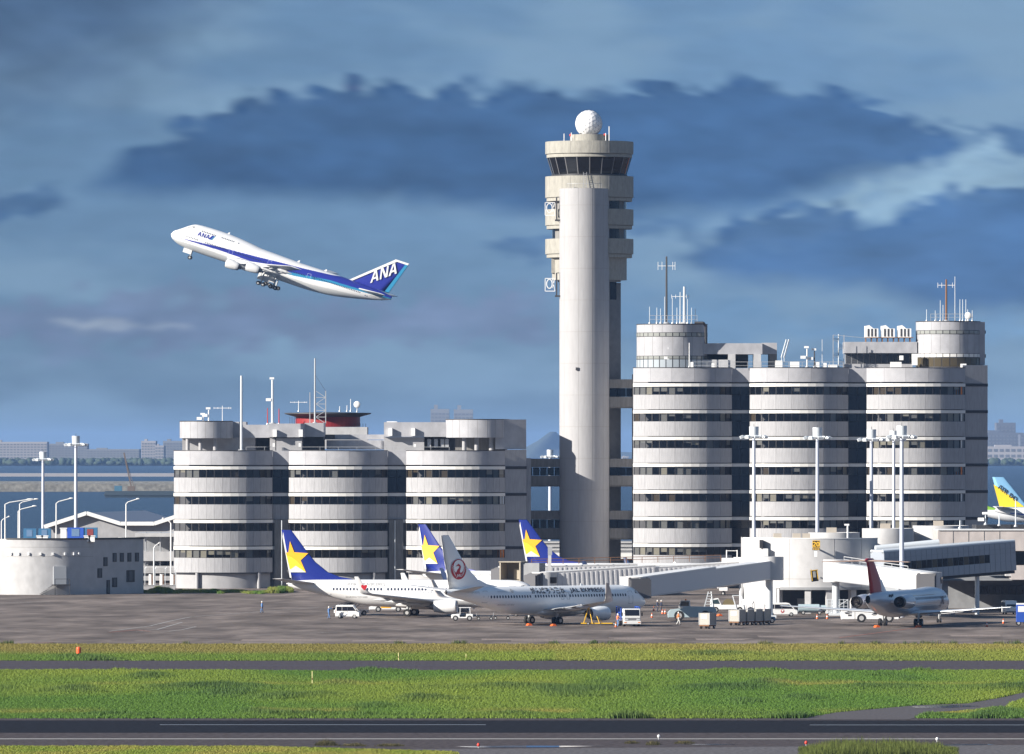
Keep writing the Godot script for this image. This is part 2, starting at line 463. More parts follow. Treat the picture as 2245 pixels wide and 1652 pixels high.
func build_ground() -> void:
	var fine := noise_tex("asphalt", 0.06, 5, 0.6, 1.0)
	var soil := noise_tex("soil", 0.03, 5, 0.45, 1.0)
	var tar := M("apron_concrete", 0.38, 0.318, 0.285, 0.85, 0, [noise_tex("apron", 0.012, 6, 0.72, 1.0, 1024), Vector3(0.02, 0.02, 0.02)])
	tar.detail_enabled = true; tar.detail_blend_mode = BaseMaterial3D.BLEND_MODE_MUL
	tar.detail_albedo = noise_tex("apron_patch", 0.015, 4, 0.62, 1.0); tar.detail_uv_layer = BaseMaterial3D.DETAIL_UV_2
	tar.uv2_triplanar = true; tar.uv2_world_triplanar = true; tar.uv2_scale = Vector3(0.010, 0.010, 0.0035)
	sheet("ground", -900, 900, 560, 1800, 0.0, M("earth", 0.10, 0.105, 0.045, 0.95, 0, [soil, Vector3(0.03, 0.03, 0.03)]))
	sheet("apron", -500, 500, D(1412), 1800, 0.03, tar)
	var tw := M("taxi_asphalt", 0.125, 0.108, 0.122, 0.85, 0, [fine, Vector3(0.05, 0.05, 0.05)])
	sheet("taxiway", -500, 500, D(1470), D(1448), 0.02, tw)
	sheet("runway", -500, 500, 560, D(1573), 0.02, M("runway_asphalt", 0.120, 0.102, 0.106, 0.85, 0, [fine, Vector3(0.04, 0.04, 0.04)]))
	var rw := sheet("runway_shoulder", -500, 500, D(1606), D(1579), 0.028, M("shoulder_asphalt", 0.026, 0.026, 0.032, 0.8, 0, [fine, Vector3(0.04, 0.04, 0.04)]))
	rw.set_meta("kind", "structure")
	var wp := M("line_paint", 0.62, 0.61, 0.58, 0.7, 0, [noise_tex("wear", 0.08, 4, 0.55, 1.0), Vector3(0.4, 0.4, 0.4)])
	var mb := MB.new()
	mb.quad(Vector3(-500, 0.034, -691.2), Vector3(500, 0.034, -691.2), Vector3(500, 0.034, -692.9), Vector3(-500, 0.034, -692.9))
	struct("runway_edge_line", mb, wp)
	mb = MB.new()
	mb.quad(Vector3(W(350, 727), 0.036, -727.2), Vector3(W(1065, 727), 0.036, -727.2), Vector3(W(1065, 727), 0.036, -727.9), Vector3(W(350, 727), 0.036, -727.9))
	mb.quad(Vector3(W(1775, 727), 0.036, -726.6), Vector3(W(2330, 727), 0.036, -726.6), Vector3(W(2330, 727), 0.036, -727.3), Vector3(W(1775, 727), 0.036, -727.3))
	struct("shoulder_line", mb, M("thin_paint", 0.30, 0.34, 0.40, 0.7))
	mb = MB.new()
	mb.quad(Vector3(-500, 0.03, -925.4), Vector3(500, 0.03, -925.4), Vector3(500, 0.03, -929.6), Vector3(-500, 0.03, -929.6))
	struct("taxiway_rubber_band", mb, M("rubbered", 0.075, 0.07, 0.085, 0.8))
	# near verge of the runway: dry turf at the left, wet concrete slab at the right
	patch(self, "near_verge", [-200, 1640, 560, 1636, 700, 1640, 980, 1646, 960, 1665, -200, 1668], 0.04, M("dry_turf", 0.21, 0.19, 0.06, 0.95, 0, [soil, Vector3(0.1, 0.1, 0.1)])).set_meta("kind", "structure")
	patch(self, "near_slab", [700, 1644, 2400, 1632, 2400, 1690, 640, 1690], 0.036, M("slab", 0.20, 0.19, 0.20, 0.8, 0, [fine, Vector3(0.06, 0.06, 0.06)])).set_meta("kind", "structure")
	var wet := M("puddle_water", 0.10, 0.11, 0.13, 0.03)
	for q in [[[1000, 1636.5, 1130, 1634.5, 1330, 1635.5, 1210, 1638.5, 1040, 1639], "long thin puddle at the runway verge below the grass clump"], [[1490, 1631.5, 1570, 1630.8, 1620, 1632, 1540, 1633.5], "small bright puddle at the runway verge left of the weeds"], [[2020, 1632.5, 2140, 1631, 2180, 1632.3, 2090, 1634.3], "puddle on the slab beside the big near bush"]]:
		tag(patch(self, "puddle", q[0], 0.045, wet), q[1], "puddle", "puddles on the paving")
	# the little service path at the right, with a puddle
	patch(self, "service_path", [1740, 1577, 1830, 1562, 2010, 1546, 2120, 1542, 2190, 1530, 2300, 1505, 2300, 1517, 2220, 1540, 2210, 1551, 2060, 1560, 1990, 1577], 0.035, M("path_mud", 0.115, 0.10, 0.105, 0.85, 0, [fine, Vector3(0.08, 0.08, 0.08)])).set_meta("kind", "structure")
	tag(patch(self, "puddle", [1995, 1549.5, 2060, 1546, 2100, 1545.5, 2150, 1548, 2080, 1552, 2010, 1552], 0.05, wet), "white gleaming puddle on the service path through the grass", "puddle", "puddles on the paving")
	# apron paint
	mb = MB.new()
	stroke(mb, [0, 1322, 110, 1319], 0.5, 0.05)
	stroke(mb, [240, 1384, 330, 1372, 380, 1360, 420, 1352, 700, 1331], 0.28, 0.05)
	stroke(mb, [300, 1384, 345, 1380, 400, 1364], 0.28, 0.05)
	stroke(mb, [370, 1384, 400, 1380, 430, 1374, 400, 1372], 0.28, 0.05)
	stroke(mb, [560, 1392, 1000, 1376, 1240, 1378], 0.28, 0.05)
	struct("apron_white_line", mb, M("faint_paint", 0.36, 0.35, 0.34, 0.8))
	mb = MB.new()
	stroke(mb, [240, 1386, 300, 1381, 330, 1384], 0.3, 0.052)
	stroke(mb, [30, 1412, 120, 1408], 0.3, 0.052)
	stroke(mb, [1840, 1398, 2010, 1376, 2180, 1366], 0.25, 0.052)
	struct("apron_red_line", mb, M("red_paint", 0.42, 0.14, 0.09, 0.8))
	mb = MB.new()
	stroke(mb, [640, 1408, 1100, 1404, 1500, 1410, 1700, 1392, 2245, 1384], 0.2, 0.048)
	struct("apron_joint_line", mb, M("tar_seam", 0.11, 0.10, 0.095, 0.9))
	# slab joints of the apron
	mb = MB.new()
	for k in 17:
		var d := 1040.0 + k * 20.0
		mb.quad(Vector3(-200, 0.040, -d), Vector3(200, 0.040, -d), Vector3(200, 0.040, -d - 0.12), Vector3(-200, 0.040, -d - 0.12))
	struct("apron_slab_joint", mb, M("tar_seam"))
	# rubber and oil on the stands
	mb = MB.new()
	stroke(mb, [420, 1338, 700, 1350, 905, 1352, 1180, 1368, 1500, 1374], 0.7, 0.043)
	stroke(mb, [1160, 1368, 1420, 1352, 1700, 1360, 1974, 1374], 0.7, 0.044)
	stroke(mb, [0, 1345, 300, 1352, 640, 1349], 0.6, 0.045)
	stroke(mb, [60, 1395, 520, 1372, 900, 1384, 1400, 1390], 0.5, 0.046)
	stroke(mb, [1500, 1388, 1800, 1396, 2245, 1376], 0.5, 0.047)
	struct("apron_tyre_mark", mb, M("tyre_mark", 0.22, 0.18, 0.165, 0.85, 0, [tex["grit"], Vector3(0.2, 0.2, 0.2)]))
	var rs := RandomNumberGenerator.new(); rs.seed = 77
	mb = MB.new()
	for k in 46:
		var g := G(rs.randf_range(20, 2230), rs.randf_range(1318, 1404)); var w := rs.randf_range(0.6, 3.0); var l := rs.randf_range(1.0, 7.0)
		var q := PackedVector2Array()
		for a in 12: q.append(Vector2(cos(TAU * a / 12) * w, sin(TAU * a / 12) * l) * rs.randf_range(0.6, 1.15))
		mb.flat(q, g + Vector3(0, 0.0415, 0), Vector3(1, 0, 0), Vector3(0, 0, 1))
	struct("apron_oil_stain", mb, M("oil_stain", 0.24, 0.195, 0.175, 0.7, 0, [tex["grit"], Vector3(0.2, 0.2, 0.2)]))
	mb = MB.new()
	for k in 9:
		var g := G(rs.randf_range(60, 2200), rs.randf_range(1380, 1408)); g.y = 0.0395
		mb.quad(g, g + Vector3(rs.randf_range(5, 12), 0, 0), g + Vector3(rs.randf_range(5, 12), 0, -9), g + Vector3(0, 0, -9))
	struct("apron_repair_patch", mb, M("new_concrete", 0.42, 0.345, 0.31, 0.85, 0, [tex["grit"], Vector3(0.1, 0.1, 0.1)]))
	for k in ["apron_concrete", "taxi_asphalt", "runway_asphalt", "shoulder_asphalt", "slab", "tyre_mark", "oil_stain", "new_concrete", "rubbered", "earth"]: mats[k].metallic_specular = 0.2  # dry, open-grained paving
	# bay
	var wm := M("bay_water", 0.010, 0.026, 0.052, 0.25)
	wm.normal_enabled = true
	var nt := NoiseTexture2D.new()
	var nz := FastNoiseLite.new(); nz.frequency = 0.03; nz.fractal_octaves = 4; nz.seed = 4
	nt.width = 512; nt.height = 512; nt.seamless = true; nt.as_normal_map = true; nt.bump_strength = 10.0; nt.noise = nz
	wm.normal_texture = nt; wm.uv1_triplanar = true; wm.uv1_world_triplanar = true; wm.uv1_scale = Vector3(0.012, 0.012, 0.012)
	wm.normal_scale = 1.0
	sheet("bay_water", -30000, 30000, 1800, 40000, -1.2, wm)

# ---------------------------------------------------------------- far shore
func far_block(called: String, label: String, x0: float, x1: float, y0: float, d: float, m: Material, rows: int, cols: int, base := -1.0, deep := 60.0) -> Node3D:
	var a := W(x0, d); var b := W(x1, d); var top := Y(y0, d)
	var o := thing(called, label, "building", Vector3((a + b) / 2, base, -d), 0.0, "hazy blocks on the far shore")
	var mb := MB.new()
	var w := b - a; var h := top - base
	mb.span(Vector3(-w / 2, 0, -deep), Vector3(w / 2, h, 0))
	mb.span(Vector3(-w * 0.32, h, -deep * 0.7), Vector3(-w * 0.12, h * 1.08, -deep * 0.3))
	part(o, "wall", mb, m)
	var wb := MB.new()
	for r in rows:
		for c in cols:
			var ww := w / cols; var hh := h * 0.9 / rows
			var cx := -w / 2 + ww * (c + 0.5); var cy := h * 0.04 + hh * (r + 0.5)
			wb.span(Vector3(cx - ww * 0.33, cy - hh * 0.24, -0.5), Vector3(cx + ww * 0.33, cy + hh * 0.24, 0.4))
	if rows > 0:
		part(o, "windows", wb, M("far_window", 0.13, 0.14, 0.16, 0.4)).set_meta("kind", "stuff")
	return o

func build_far() -> void:
	var lm := M("far_land", 0.10, 0.11, 0.10, 0.9)
	var pale := M("far_pale", 0.30, 0.29, 0.30, 0.8); var mid := M("far_mid", 0.18, 0.19, 0.21, 0.8); var dim := M("far_dim", 0.10, 0.11, 0.135, 0.8)
	sheet("far_land", -9000, 9000, 13000, 16500, 0.0, lm)
	far_block("waterfront_block", "long pale block with many window rows at far left shore", -60, 104, 968, 13600, pale, 8, 22)
	far_block("waterfront_block", "grey block right beside the long pale waterfront block", 106, 192, 972, 13700, mid, 8, 12)
	far_block("waterfront_block", "low wide grey block behind the taller lamp mast", 190, 306, 984, 13650, mid, 6, 16)
	far_block("waterfront_block", "pale tower with dark crown left of the round offices", 310, 342, 966, 13500, pale, 8, 5)
	far_block("waterfront_block", "short pale tower between two darker ones by the round offices", 340, 360, 976, 13400, pale, 6, 3)
	far_block("waterfront_block", "dim tower touching the edge of the round offices", 358, 400, 966, 13800, mid, 8, 6)
	far_block("apartment_tower", "left of two hazy towers above the office roof", 944, 985, 896, 15500, mid, 14, 5)
	far_block("apartment_tower", "right of two hazy towers above the office roof", 995, 1037, 897, 15500, mid, 14, 5)
	far_block("waterfront_block", "hazy stepped block beyond the right office edge", 2184, 2226, 926, 15500, dim, 10, 5)
	far_block("waterfront_block", "low hazy block at the far right shore", 2150, 2244, 948, 15400, dim, 8, 12)
	far_block("waterfront_block", "hazy low block cut by the right picture edge", 2236, 2330, 952, 15300, dim, 8, 10)
	far_block("warehouse", "long pale warehouse on the right shore above the water", 2150, 2330, 978, 13400, pale, 3, 14)
	far_block("waterfront_block", "small pale block seen between control tower and right offices", 1364, 1378, 1000, 13400, pale, 4, 3)
	# hill
	var mb := MB.new()
	var rows := []
	var dh := 26000.0
	var prof := [[1040, 1006], [1100, 985], [1130, 962], [1150, 946], [1163, 946], [1172, 958], [1185, 968], [1204, 978], [1230, 983], [1300, 990], [1380, 992], [1450, 1004]]
	for k in 5:
		var row := PackedVector3Array()
		var f: float = [0.0, 0.55, 1.0, 0.6, 0.0][k]
		for q in prof:
			var p := P(q[0], q[1], dh)
			row.append(Vector3(p.x + k * 40.0, -2.0 + (p.y + 2.0) * f, p.z + (k - 2) * -400.0))
		rows.append(row)
	mb.grid(rows)
	struct("far_hill", mb, M("hill", 0.05, 0.07, 0.06, 0.9))
	# shore trees: one hazy belt
	var r2 := RandomNumberGenerator.new(); r2.seed = 31
	mb = MB.new()
	for k in 420:
		var x := r2.randf_range(-60, 400) if k < 300 else r2.randf_range(2140, 2320)
		var d := r2.randf_range(13050, 13300)
		var h := r2.randf_range(5.0, 11.0)
		mb.ball(Vector3(W(x, d), h * 0.5, -d), Vector3(r2.randf_range(4, 9), h * 0.6, 6), 7, 5)
	var tb := part(self, "shore_trees", mb, M("far_tree", 0.035, 0.055, 0.03, 0.9))
	tag(tb, "dark belt of trees along the far shore below the blocks", "trees", "", "stuff")
	# breakwaters and barge in the bay
	mb = MB.new()
	mb.span(Vector3(W(-80, 7800), -1.2, -7950), Vector3(W(420, 7800), 1.6, -7800))
	struct("far_breakwater", mb, M("far_pale"))
	mb = MB.new()
	mb.span(Vector3(W(-80, 5000), -1.2, -5300), Vector3(W(420, 5000), 3.6, -5000))
	mb.span(Vector3(W(-80, 5000), 3.6, -5300), Vector3(W(420, 5000), 4.0, -5150))
	struct("quay_wall", mb, M("quay", 0.30, 0.29, 0.26, 0.9, 0, [tex["grit"], Vector3(0.01, 0.01, 0.01)]))
	var o := thing("work_barge", "dark work barge with a rust crane by the far quay", "barge", P(300, 1085, 4400))
	o.position.y = -1.2
	mb = MB.new()
	mb.span(Vector3(-17, 0, -8), Vector3(22, 3.4, 0)); mb.span(Vector3(-17.5, 1.0, -8.5), Vector3(22.5, 2.0, 0.5))
	part(o, "hull", mb, M("barge_hull", 0.03, 0.05, 0.07, 0.7))
	mb = MB.new(); mb.span(Vector3(-12, 3.4, -6), Vector3(-8, 6.2, -2)); part(o, "cabin", mb, M("cabin_blue", 0.05, 0.14, 0.22, 0.6))
	mb = MB.new(); mb.span(Vector3(-5, 3.4, -6), Vector3(-1, 6.0, -2)); mb.bar(Vector3(-3, 5.5, -4), Vector3(-7, 24, -4), 0.8); mb.bar(Vector3(-1.6, 5.5, -4), Vector3(-7, 24, -4), 0.3)
	part(o, "crane", mb, M("crane_brown", 0.13, 0.10, 0.08, 0.8))

# ---------------------------------------------------------------- round office buildings and tower
func arc_mesh(r: float, a0: float, a1: float, y0: float, y1: float, th: float, seg: int) -> MB:
	var mb := MB.new()
	var f := [PackedVector3Array(), PackedVector3Array(), PackedVector3Array(), PackedVector3Array()]
	for j in seg + 1:
		var a := a0 + (a1 - a0) * j / seg
		var u := Vector3(sin(a), 0, cos(a))
		f[0].append(u * r + Vector3(0, y0, 0)); f[1].append(u * r + Vector3(0, y1, 0))
		f[2].append(u * (r - th) + Vector3(0, y1, 0)); f[3].append(u * (r - th) + Vector3(0, y0, 0))
	mb.grid([f[0], f[1]]); mb.grid([f[1], f[2]]); mb.grid([f[3], f[0]])
	for j in [0, seg]: mb.quad(f[0][j], f[1][j], f[2][j], f[3][j])
	return mb

func dbox(mb: MB, x0: float, x1: float, y0: float, y1: float, d: float, deep: float) -> void:
	mb.span(Vector3(W(x0, d), Y(y1, d), -d - deep), Vector3(W(x1, d), Y(y0, d), -d))

func pbox(o: Node3D, called: String, x0: float, x1: float, y0: float, y1: float, d: float, deep: float, m: String) -> MeshInstance3D:
	var mb := MB.new()
	dbox(mb, x0, x1, y0, y1, d, deep)
	for k in mb.v.size(): mb.v[k] -= o.position
	return part(o, called, mb, M(m))

const HALF := 52.0 * PI / 180.0
const PITCH := 4.69

var runs := FastNoiseLite.new()

func blind_kind(seed_: float) -> String:
	var q := runs.get_noise_1d(seed_ * 3.1) * 0.9 + rng.randf_range(-0.28, 0.28)
	if q > 0.30: return "blind_cream"
	if q > 0.08: return "blind_grey"
	if q < -0.40: return "blind_brown"
	return ""

func round_offices(o: Node3D, lobes: Array, R: float, top: float, floors: int, base_of: float, wide: int) -> void:
	var z0 := 0.0  # lobe apex plane, local; o stands under it
	var np := 14
	var da := 2.0 * HALF / np
	var pane := arc_mesh(R - 0.14, -da * 0.5 + 0.0045, da * 0.5 - 0.0045, 0, 1.40, 0.05, 1).mesh()
	var wa := da * wide
	var span_m := arc_mesh(R, -wa * 0.5 + 0.0013, wa * 0.5 - 0.0013, 0, 2.56, 0.30, 2 if wide == 1 else 4).mesh()
	var pw := 2.0 * HALF / 5.0
	var par_m := arc_mesh(R + 0.02, -pw * 0.5 + 0.0014, pw * 0.5 - 0.0014, 0, 2.45, 0.30, 4).mesh()
	var fas := MB.new()
	for k in np:  # flat facets, as the sills are
		var a := -HALF + da * k; var b := a + da
		var p := Vector3(sin(a), 0, cos(a)) * (R + 0.05); var q := Vector3(sin(b), 0, cos(b)) * (R + 0.05)
		var u := Vector3(0, 0.54, 0); var inn := (p + q).normalized() * -0.28
		fas.quad(p, q, q + u, p + u); fas.quad(p + u, q + u, q + u + inn, p + u + inn); fas.quad(p + inn, q + inn, q, p)
	var fas_m := fas.mesh()
	var centers := []
	for x in lobes: centers.append(Vector3(W(x, 1445) - o.position.x, 0, -R))
	# rooms behind the glass: inner wall and floor slabs
	for c in centers:
		var mb := MB.new()
		mb.lathe(c, [Vector2(R - 4.6, base_of), Vector2(R - 4.6, top - 0.95)], 16, -HALF * 1.3, HALF * 1.3)
		part(o, "inner_wall", mb, M("room_wall"))
		mb = MB.new()
		mb.lathe(Vector3.ZERO, [Vector2(R - 4.6, 0), Vector2(R - 0.31, 0)], 16, -HALF, HALF)
		var sm := mb.mesh()
		for f in floors:
			for y in [top - 2.70 - f * PITCH - 0.42, top - 2.70 - f * PITCH - 2.75]: put(o, "floor_slab", sm, M("room_wall")).position = c + Vector3(0, y, 0)
	var blinds := []
	for h in [1.36, 0.85, 0.5]: blinds.append(arc_mesh(R - 0.30, -da * 0.5 + 0.004, da * 0.5 - 0.004, -h, 0, 0.03, 1).mesh())
	var frm := MB.new()
	for k in np + 1:
		var a := -HALF + da * k
		frm.box(Vector3(sin(a) * (R - 0.16), 0.7, cos(a) * (R - 0.16)), Vector3(0.09, 1.4, 0.16), Basis(Vector3.UP, a))
	var frm_m := frm.mesh()
	for f in floors:
		var yt := top - 2.70 - f * PITCH
		var st := Node3D.new(); st.name = "storey"; o.add_child(st, true)
		for c in centers:
			var fb := put(st, "sill_band", fas_m, M("fascia")); fb.position = c + Vector3(0, yt - 0.55, 0)
			for k in np:
				var g := put(st, "window_pane", pane, M("pane_glass"))
				g.position = c + Vector3(0, yt - 0.57 - 1.40, 0); g.rotation.y = -HALF + da * (k + 0.5)
				var kind := blind_kind(k + f * 40.0 + c.x * 7.0)
				if kind and not (f == 2 and floors == 4):
					var bl := put(st, "blind", blinds[[0, 0, 0, 1, 1, 2][rng.randi() % 6]], M(kind))
					bl.position = c + Vector3(0, yt - 0.57, 0); bl.rotation.y = g.rotation.y
			var fr := put(st, "window_frame", frm_m, M("frame")); fr.position = c + Vector3(0, yt - 1.97, 0); fr.set_meta("kind", "stuff")
			for k in np / wide:
				var s := put(st, "spandrel_panel", span_m, M("concrete"))
				s.position = c + Vector3(0, yt - 1.99 - 2.56, 0); s.rotation.y = -HALF + wa * (k + 0.5)
	var crown := Node3D.new(); crown.name = "parapet"; o.add_child(crown, true)
	for c in centers:
		for k in 5:
			var s := put(crown, "parapet_panel", par_m, M("parapet"))
			s.position = c + Vector3(0, top - 2.45, 0); s.rotation.y = -HALF + pw * (k + 0.5)
		var cap := MB.new()
		cap.lathe(c, [Vector2(R + 0.08, top + 0.01), Vector2(R + 0.08, top + 0.13), Vector2(R - 0.4, top + 0.13)], 20, -HALF, HALF)
		part(crown, "coping", cap, M("frame"))
	# recesses between lobes
	var ez := -R + R * cos(HALF)
	var hw := R * sin(HALF)
	for i in centers.size() - 1:
		var xa: float = centers[i].x + hw; var xb: float = centers[i + 1].x - hw
		var rec := Node3D.new(); rec.name = "recess"; o.add_child(rec, true)
		var mb := MB.new(); mb.span(Vector3(xa - 0.4, top - 2.45, ez - 1.0), Vector3(xb + 0.4, top - 0.01, ez - 0.3))
		part(rec, "parapet_panel", mb, M("parapet"))
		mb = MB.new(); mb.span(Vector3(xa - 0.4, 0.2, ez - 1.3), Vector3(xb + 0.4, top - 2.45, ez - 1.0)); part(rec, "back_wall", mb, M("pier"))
		for f in floors:
			var yt := top - 2.70 - f * PITCH
			mb = MB.new(); mb.span(Vector3(xa - 0.2, yt - 0.55, ez - 1.0), Vector3(xb + 0.2, yt, ez - 0.45)); part(rec, "sill_band", mb, M("fascia"))
			if floors == 4 and f >= 2: continue
			for k in 2:
				var w := (xb - xa) / 2.0
				mb = MB.new(); mb.span(Vector3(xa + w * k + 0.04, yt - 1.97, ez - 0.9), Vector3(xa + w * (k + 1) - 0.04, yt - 0.57, ez - 0.6)); part(rec, "window_pane", mb, M("pane_glass"))
				mb = MB.new(); mb.span(Vector3(xa + w * k + 0.03, yt - 4.6, ez - 0.9), Vector3(xa + w * (k + 1) - 0.03, yt - 2.03, ez - 0.65)); part(rec, "glazed_panel", mb, M("glass") if floors > 4 or f == 0 else M("concrete"))
	# ground storey: wall set back, columns
	for c in centers:
		var mb := MB.new()
		mb.lathe(c, [Vector2(R - 0.5, 0.0), Vector2(R - 0.5, base_of)], 20, -HALF, HALF)
		part(o, "ground_wall", mb, M("concrete_plain"))
		for a in [-0.42, 0.62]:
			mb = MB.new(); mb.cyl(c + Vector3(sin(a) * (R - 0.1), 0, cos(a) * (R - 0.1)), c + Vector3(sin(a) * (R - 0.1), base_of, cos(a) * (R - 0.1)), 0.32, 0.32, 10, false)
			part(o, "column", mb, M("concrete_plain"))
		mb = MB.new(); mb.lathe(c, [Vector2(R - 0.02, base_of - 0.15), Vector2(R - 0.6, base_of - 0.15)], 20, -HALF, HALF); part(o, "soffit", mb, M("concrete_plain"))
	# body behind, roof deck
	var mb2 := MB.new()
	mb2.span(Vector3(centers[0].x - hw + 0.15, 0, ez - 26.0), Vector3(centers[-1].x + hw + 0.1, top - 0.9, ez - 1.35 - 0.0))
	for c in centers:
		var row := PackedVector3Array()
		for j in 21:
			var a := -HALF + 2 * HALF * j / 20.0
			row.append(c + Vector3(sin(a) * (R - 0.3), top - 0.9, cos(a) * (R - 0.3)))
		row.append(row[0]); mb2.fan(row)
	part(o, "body", mb2, M("concrete_plain"))

func skew_wall(o: Node3D, called: String, x0: float, x1: float, y0: float, y1: float, d: float, deep: float, m: String) -> void:
	# a wall whose face falls back towards the right
	var mb := MB.new()
	var a := W(x0, d) - o.position.x; var b := W(x1, d) - o.position.x; var z := -d - o.position.z
	mb.prism(V2([a, z, b, z - (b - a) * 0.45, b, z - deep, a, z - deep]), Vector3(0, Y(y1, d), 0), Vector3(1, 0, 0), Vector3(0, 0, 1), Vector3(0, Y(y0, d) - Y(y1, d), 0))
	part(o, called, mb, M(m))

func end_wall(o: Node3D, x0: float, x1: float, y0: float, floors: int, top: float) -> void:
	var d := 1444.6
	skew_wall(o, "end_wall", x0, x1, y0, 1294, d, 26.0, "concrete")
	for f in floors:
		var yt := top - 2.70 - f * PITCH
		var mb := MB.new()
		var a := W(x0, d) - o.position.x; var b := W(x1, d) - o.position.x
		mb.prism(V2([a + 0.1, -d + 0.05, b + 0.06, -d + 0.05 - (b - a) * 0.45, b + 0.06, -d - 4.0, a + 0.1, -d - 4.0]), Vector3(0, yt - 0.5, -o.position.z), Vector3(1, 0, 0), Vector3(0, 0, 1), Vector3(0, 0.5, 0))
		part(o, "end_band", mb, M("frame"))
		mb = MB.new()
		for k in 3: mb.span(Vector3(a - 1.3 + k * 0.45, yt - 1.95, -d + 0.9 - o.position.z), Vector3(a - 1.05 + k * 0.45, yt - 0.6, -d + 1.1 - o.position.z))
		if f in [1, 3] or floors > 4: part(o, "balcony_louvre", mb, M("white") if f % 3 else M("orange"))

func drum(o: Node3D, called: String, xc: float, dc: float, r: float, y0: float, y1: float, m: String, seg := 40) -> void:
	var c := Vector3(W(xc, dc), 0, -dc) - o.position
	var mb := MB.new()
	var t := Y(y0, dc - r); var b := Y(y1, dc - r)
	mb.lathe(Vector3(c.x, 0, c.z), [Vector2(0.01, b), Vector2(r, b), Vector2(r, t), Vector2(r - 0.3, t), Vector2(r - 0.3, t - 0.6), Vector2(0.01, t - 0.6)], seg)
	part(o, called, mb, M(m))
	mb = MB.new()
	mb.lathe(Vector3(c.x, 0, c.z), [Vector2(r + 0.05, t - 0.05), Vector2(r + 0.05, t + 0.08), Vector2(r - 0.35, t + 0.08)], seg)
	part(o, "coping", mb, M("frame"))
	# upright panel joints
	mb = MB.new()
	for k in range(-5, 6):
		var a := k * 0.30
		mb.cyl(Vector3(c.x + sin(a) * r, b, c.z + cos(a) * r), Vector3(c.x + sin(a) * r, t, c.z + cos(a) * r), 0.018, 0.018, 4, false)
	part(o, "panel_joint", mb, M("shaft_joint", 0.30, 0.29, 0.28, 0.9))

func drum_band(o: Node3D, xc: float, dc: float, r: float, y0: float, y1: float, m: String, panes: int, span_a := 1.5) -> void:
	var c := Vector3(W(xc, dc), 0, -dc) - o.position
	var t := Y(y0, dc - r); var b := Y(y1, dc - r)
	var mb := MB.new()
	mb.lathe(Vector3(c.x, 0, c.z), [Vector2(r + 0.03, b - 0.08), Vector2(r + 0.03, t + 0.08)], 30, -span_a, span_a)
	var bd := part(o, "window_band", mb, M("frame"))
	var da := 2.0 * span_a / panes
	var pm := arc_mesh(r + 0.07, -da / 2 + 0.014, da / 2 - 0.014, b, t, 0.05, 2).mesh()
	for k in panes:
		var g := put(bd, "window_pane", pm, M(m)); g.position = Vector3(c.x, 0, c.z); g.rotation.y = -span_a + da * (k + 0.5)

func mast(label: String, at: Vector3, h: float, r: float, kind := 0, m := "pale_steel", group := "antenna masts on the roofs") -> Node3D:
	var o := thing("antenna_mast", label, "antenna mast", at, 0.0, group)
	var mb := MB.new()
	mb.cyl(Vector3.ZERO, Vector3(0, h, 0), r, r * 0.75, 8)
	part(o, "pole", mb, M(m))
	mb = MB.new(); mb.cyl(Vector3.ZERO, Vector3(0, 0.25, 0), r * 3.0, r * 2.2, 8); part(o, "foot", mb, M("steel"))
	if kind == 1:
		mb = MB.new()
		mb.bar(Vector3(-1.5, h * 0.86, 0), Vector3(1.5, h * 0.86, 0), 0.08)
		for s in [-1.5, -0.8, 1.1, 1.5]: mb.bar(Vector3(s, h * 0.80, 0), Vector3(s, h * 0.92, 0), 0.07)
		part(o, "cross_arm", mb, M("white"))
	if kind == 2:
		mb = MB.new(); mb.box(Vector3(-0.1, h + 0.25, 0), Vector3(0.8, 0.35, 0.4)); part(o, "camera_head", mb, M("white"))
		mb = MB.new(); mb.box(Vector3(-0.7, h * 0.55, 0), Vector3(0.9, 0.5, 0.5)); part(o, "camera_box", mb, M("white"))
	if kind == 3:
		mb = MB.new()
		for k in 5:
			mb.bar(Vector3(0.15, h * 0.10 * k, 0), Vector3(1.9, h * 0.10 * k, 0), 0.1)
			mb.bar(Vector3(0.15 if k % 2 else 1.9, h * 0.1 * k, 0), Vector3(1.9 if k % 2 else 0.15, h * 0.1 * (k + 1), 0), 0.09)
		mb.bar(Vector3(1.9, 0, 0), Vector3(1.9, h * 0.5, 0), 0.16); mb.bar(Vector3(-0.9, 0, 0), Vector3(-0.9, h * 0.48, 0), 0.14)
		part(o, "lattice", mb, M("steel"))
		mb = MB.new(); mb.bar(Vector3(0, h * 0.75, 0), Vector3(1.9, h * 0.5, 0), 0.05); part(o, "stay", mb, M("dark_steel"))
	if kind == 4:
		mb = MB.new(); mb.ball(Vector3(0, h, 0.1), Vector3(0.62, 0.62, 0.2), 14, 8); part(o, "dish", mb, M("white"))
	return o

func rail(o: Node3D, called: String, a: Vector3, b: Vector3, h: float, step: float, m: String, r := 0.035) -> MeshInstance3D:
	var mb := MB.new()
	var n := maxi(1, int((b - a).length() / step))
	for k in n + 1:
		var p := a.lerp(b, float(k) / n)
		mb.bar(p, p + Vector3(0, h, 0), r * 2)
	mb.bar(a + Vector3(0, h, 0), b + Vector3(0, h, 0), r * 2)
	mb.bar(a + Vector3(0, h * 0.55, 0), b + Vector3(0, h * 0.55, 0), r * 1.6)
	return part(o, called, mb, M(m))

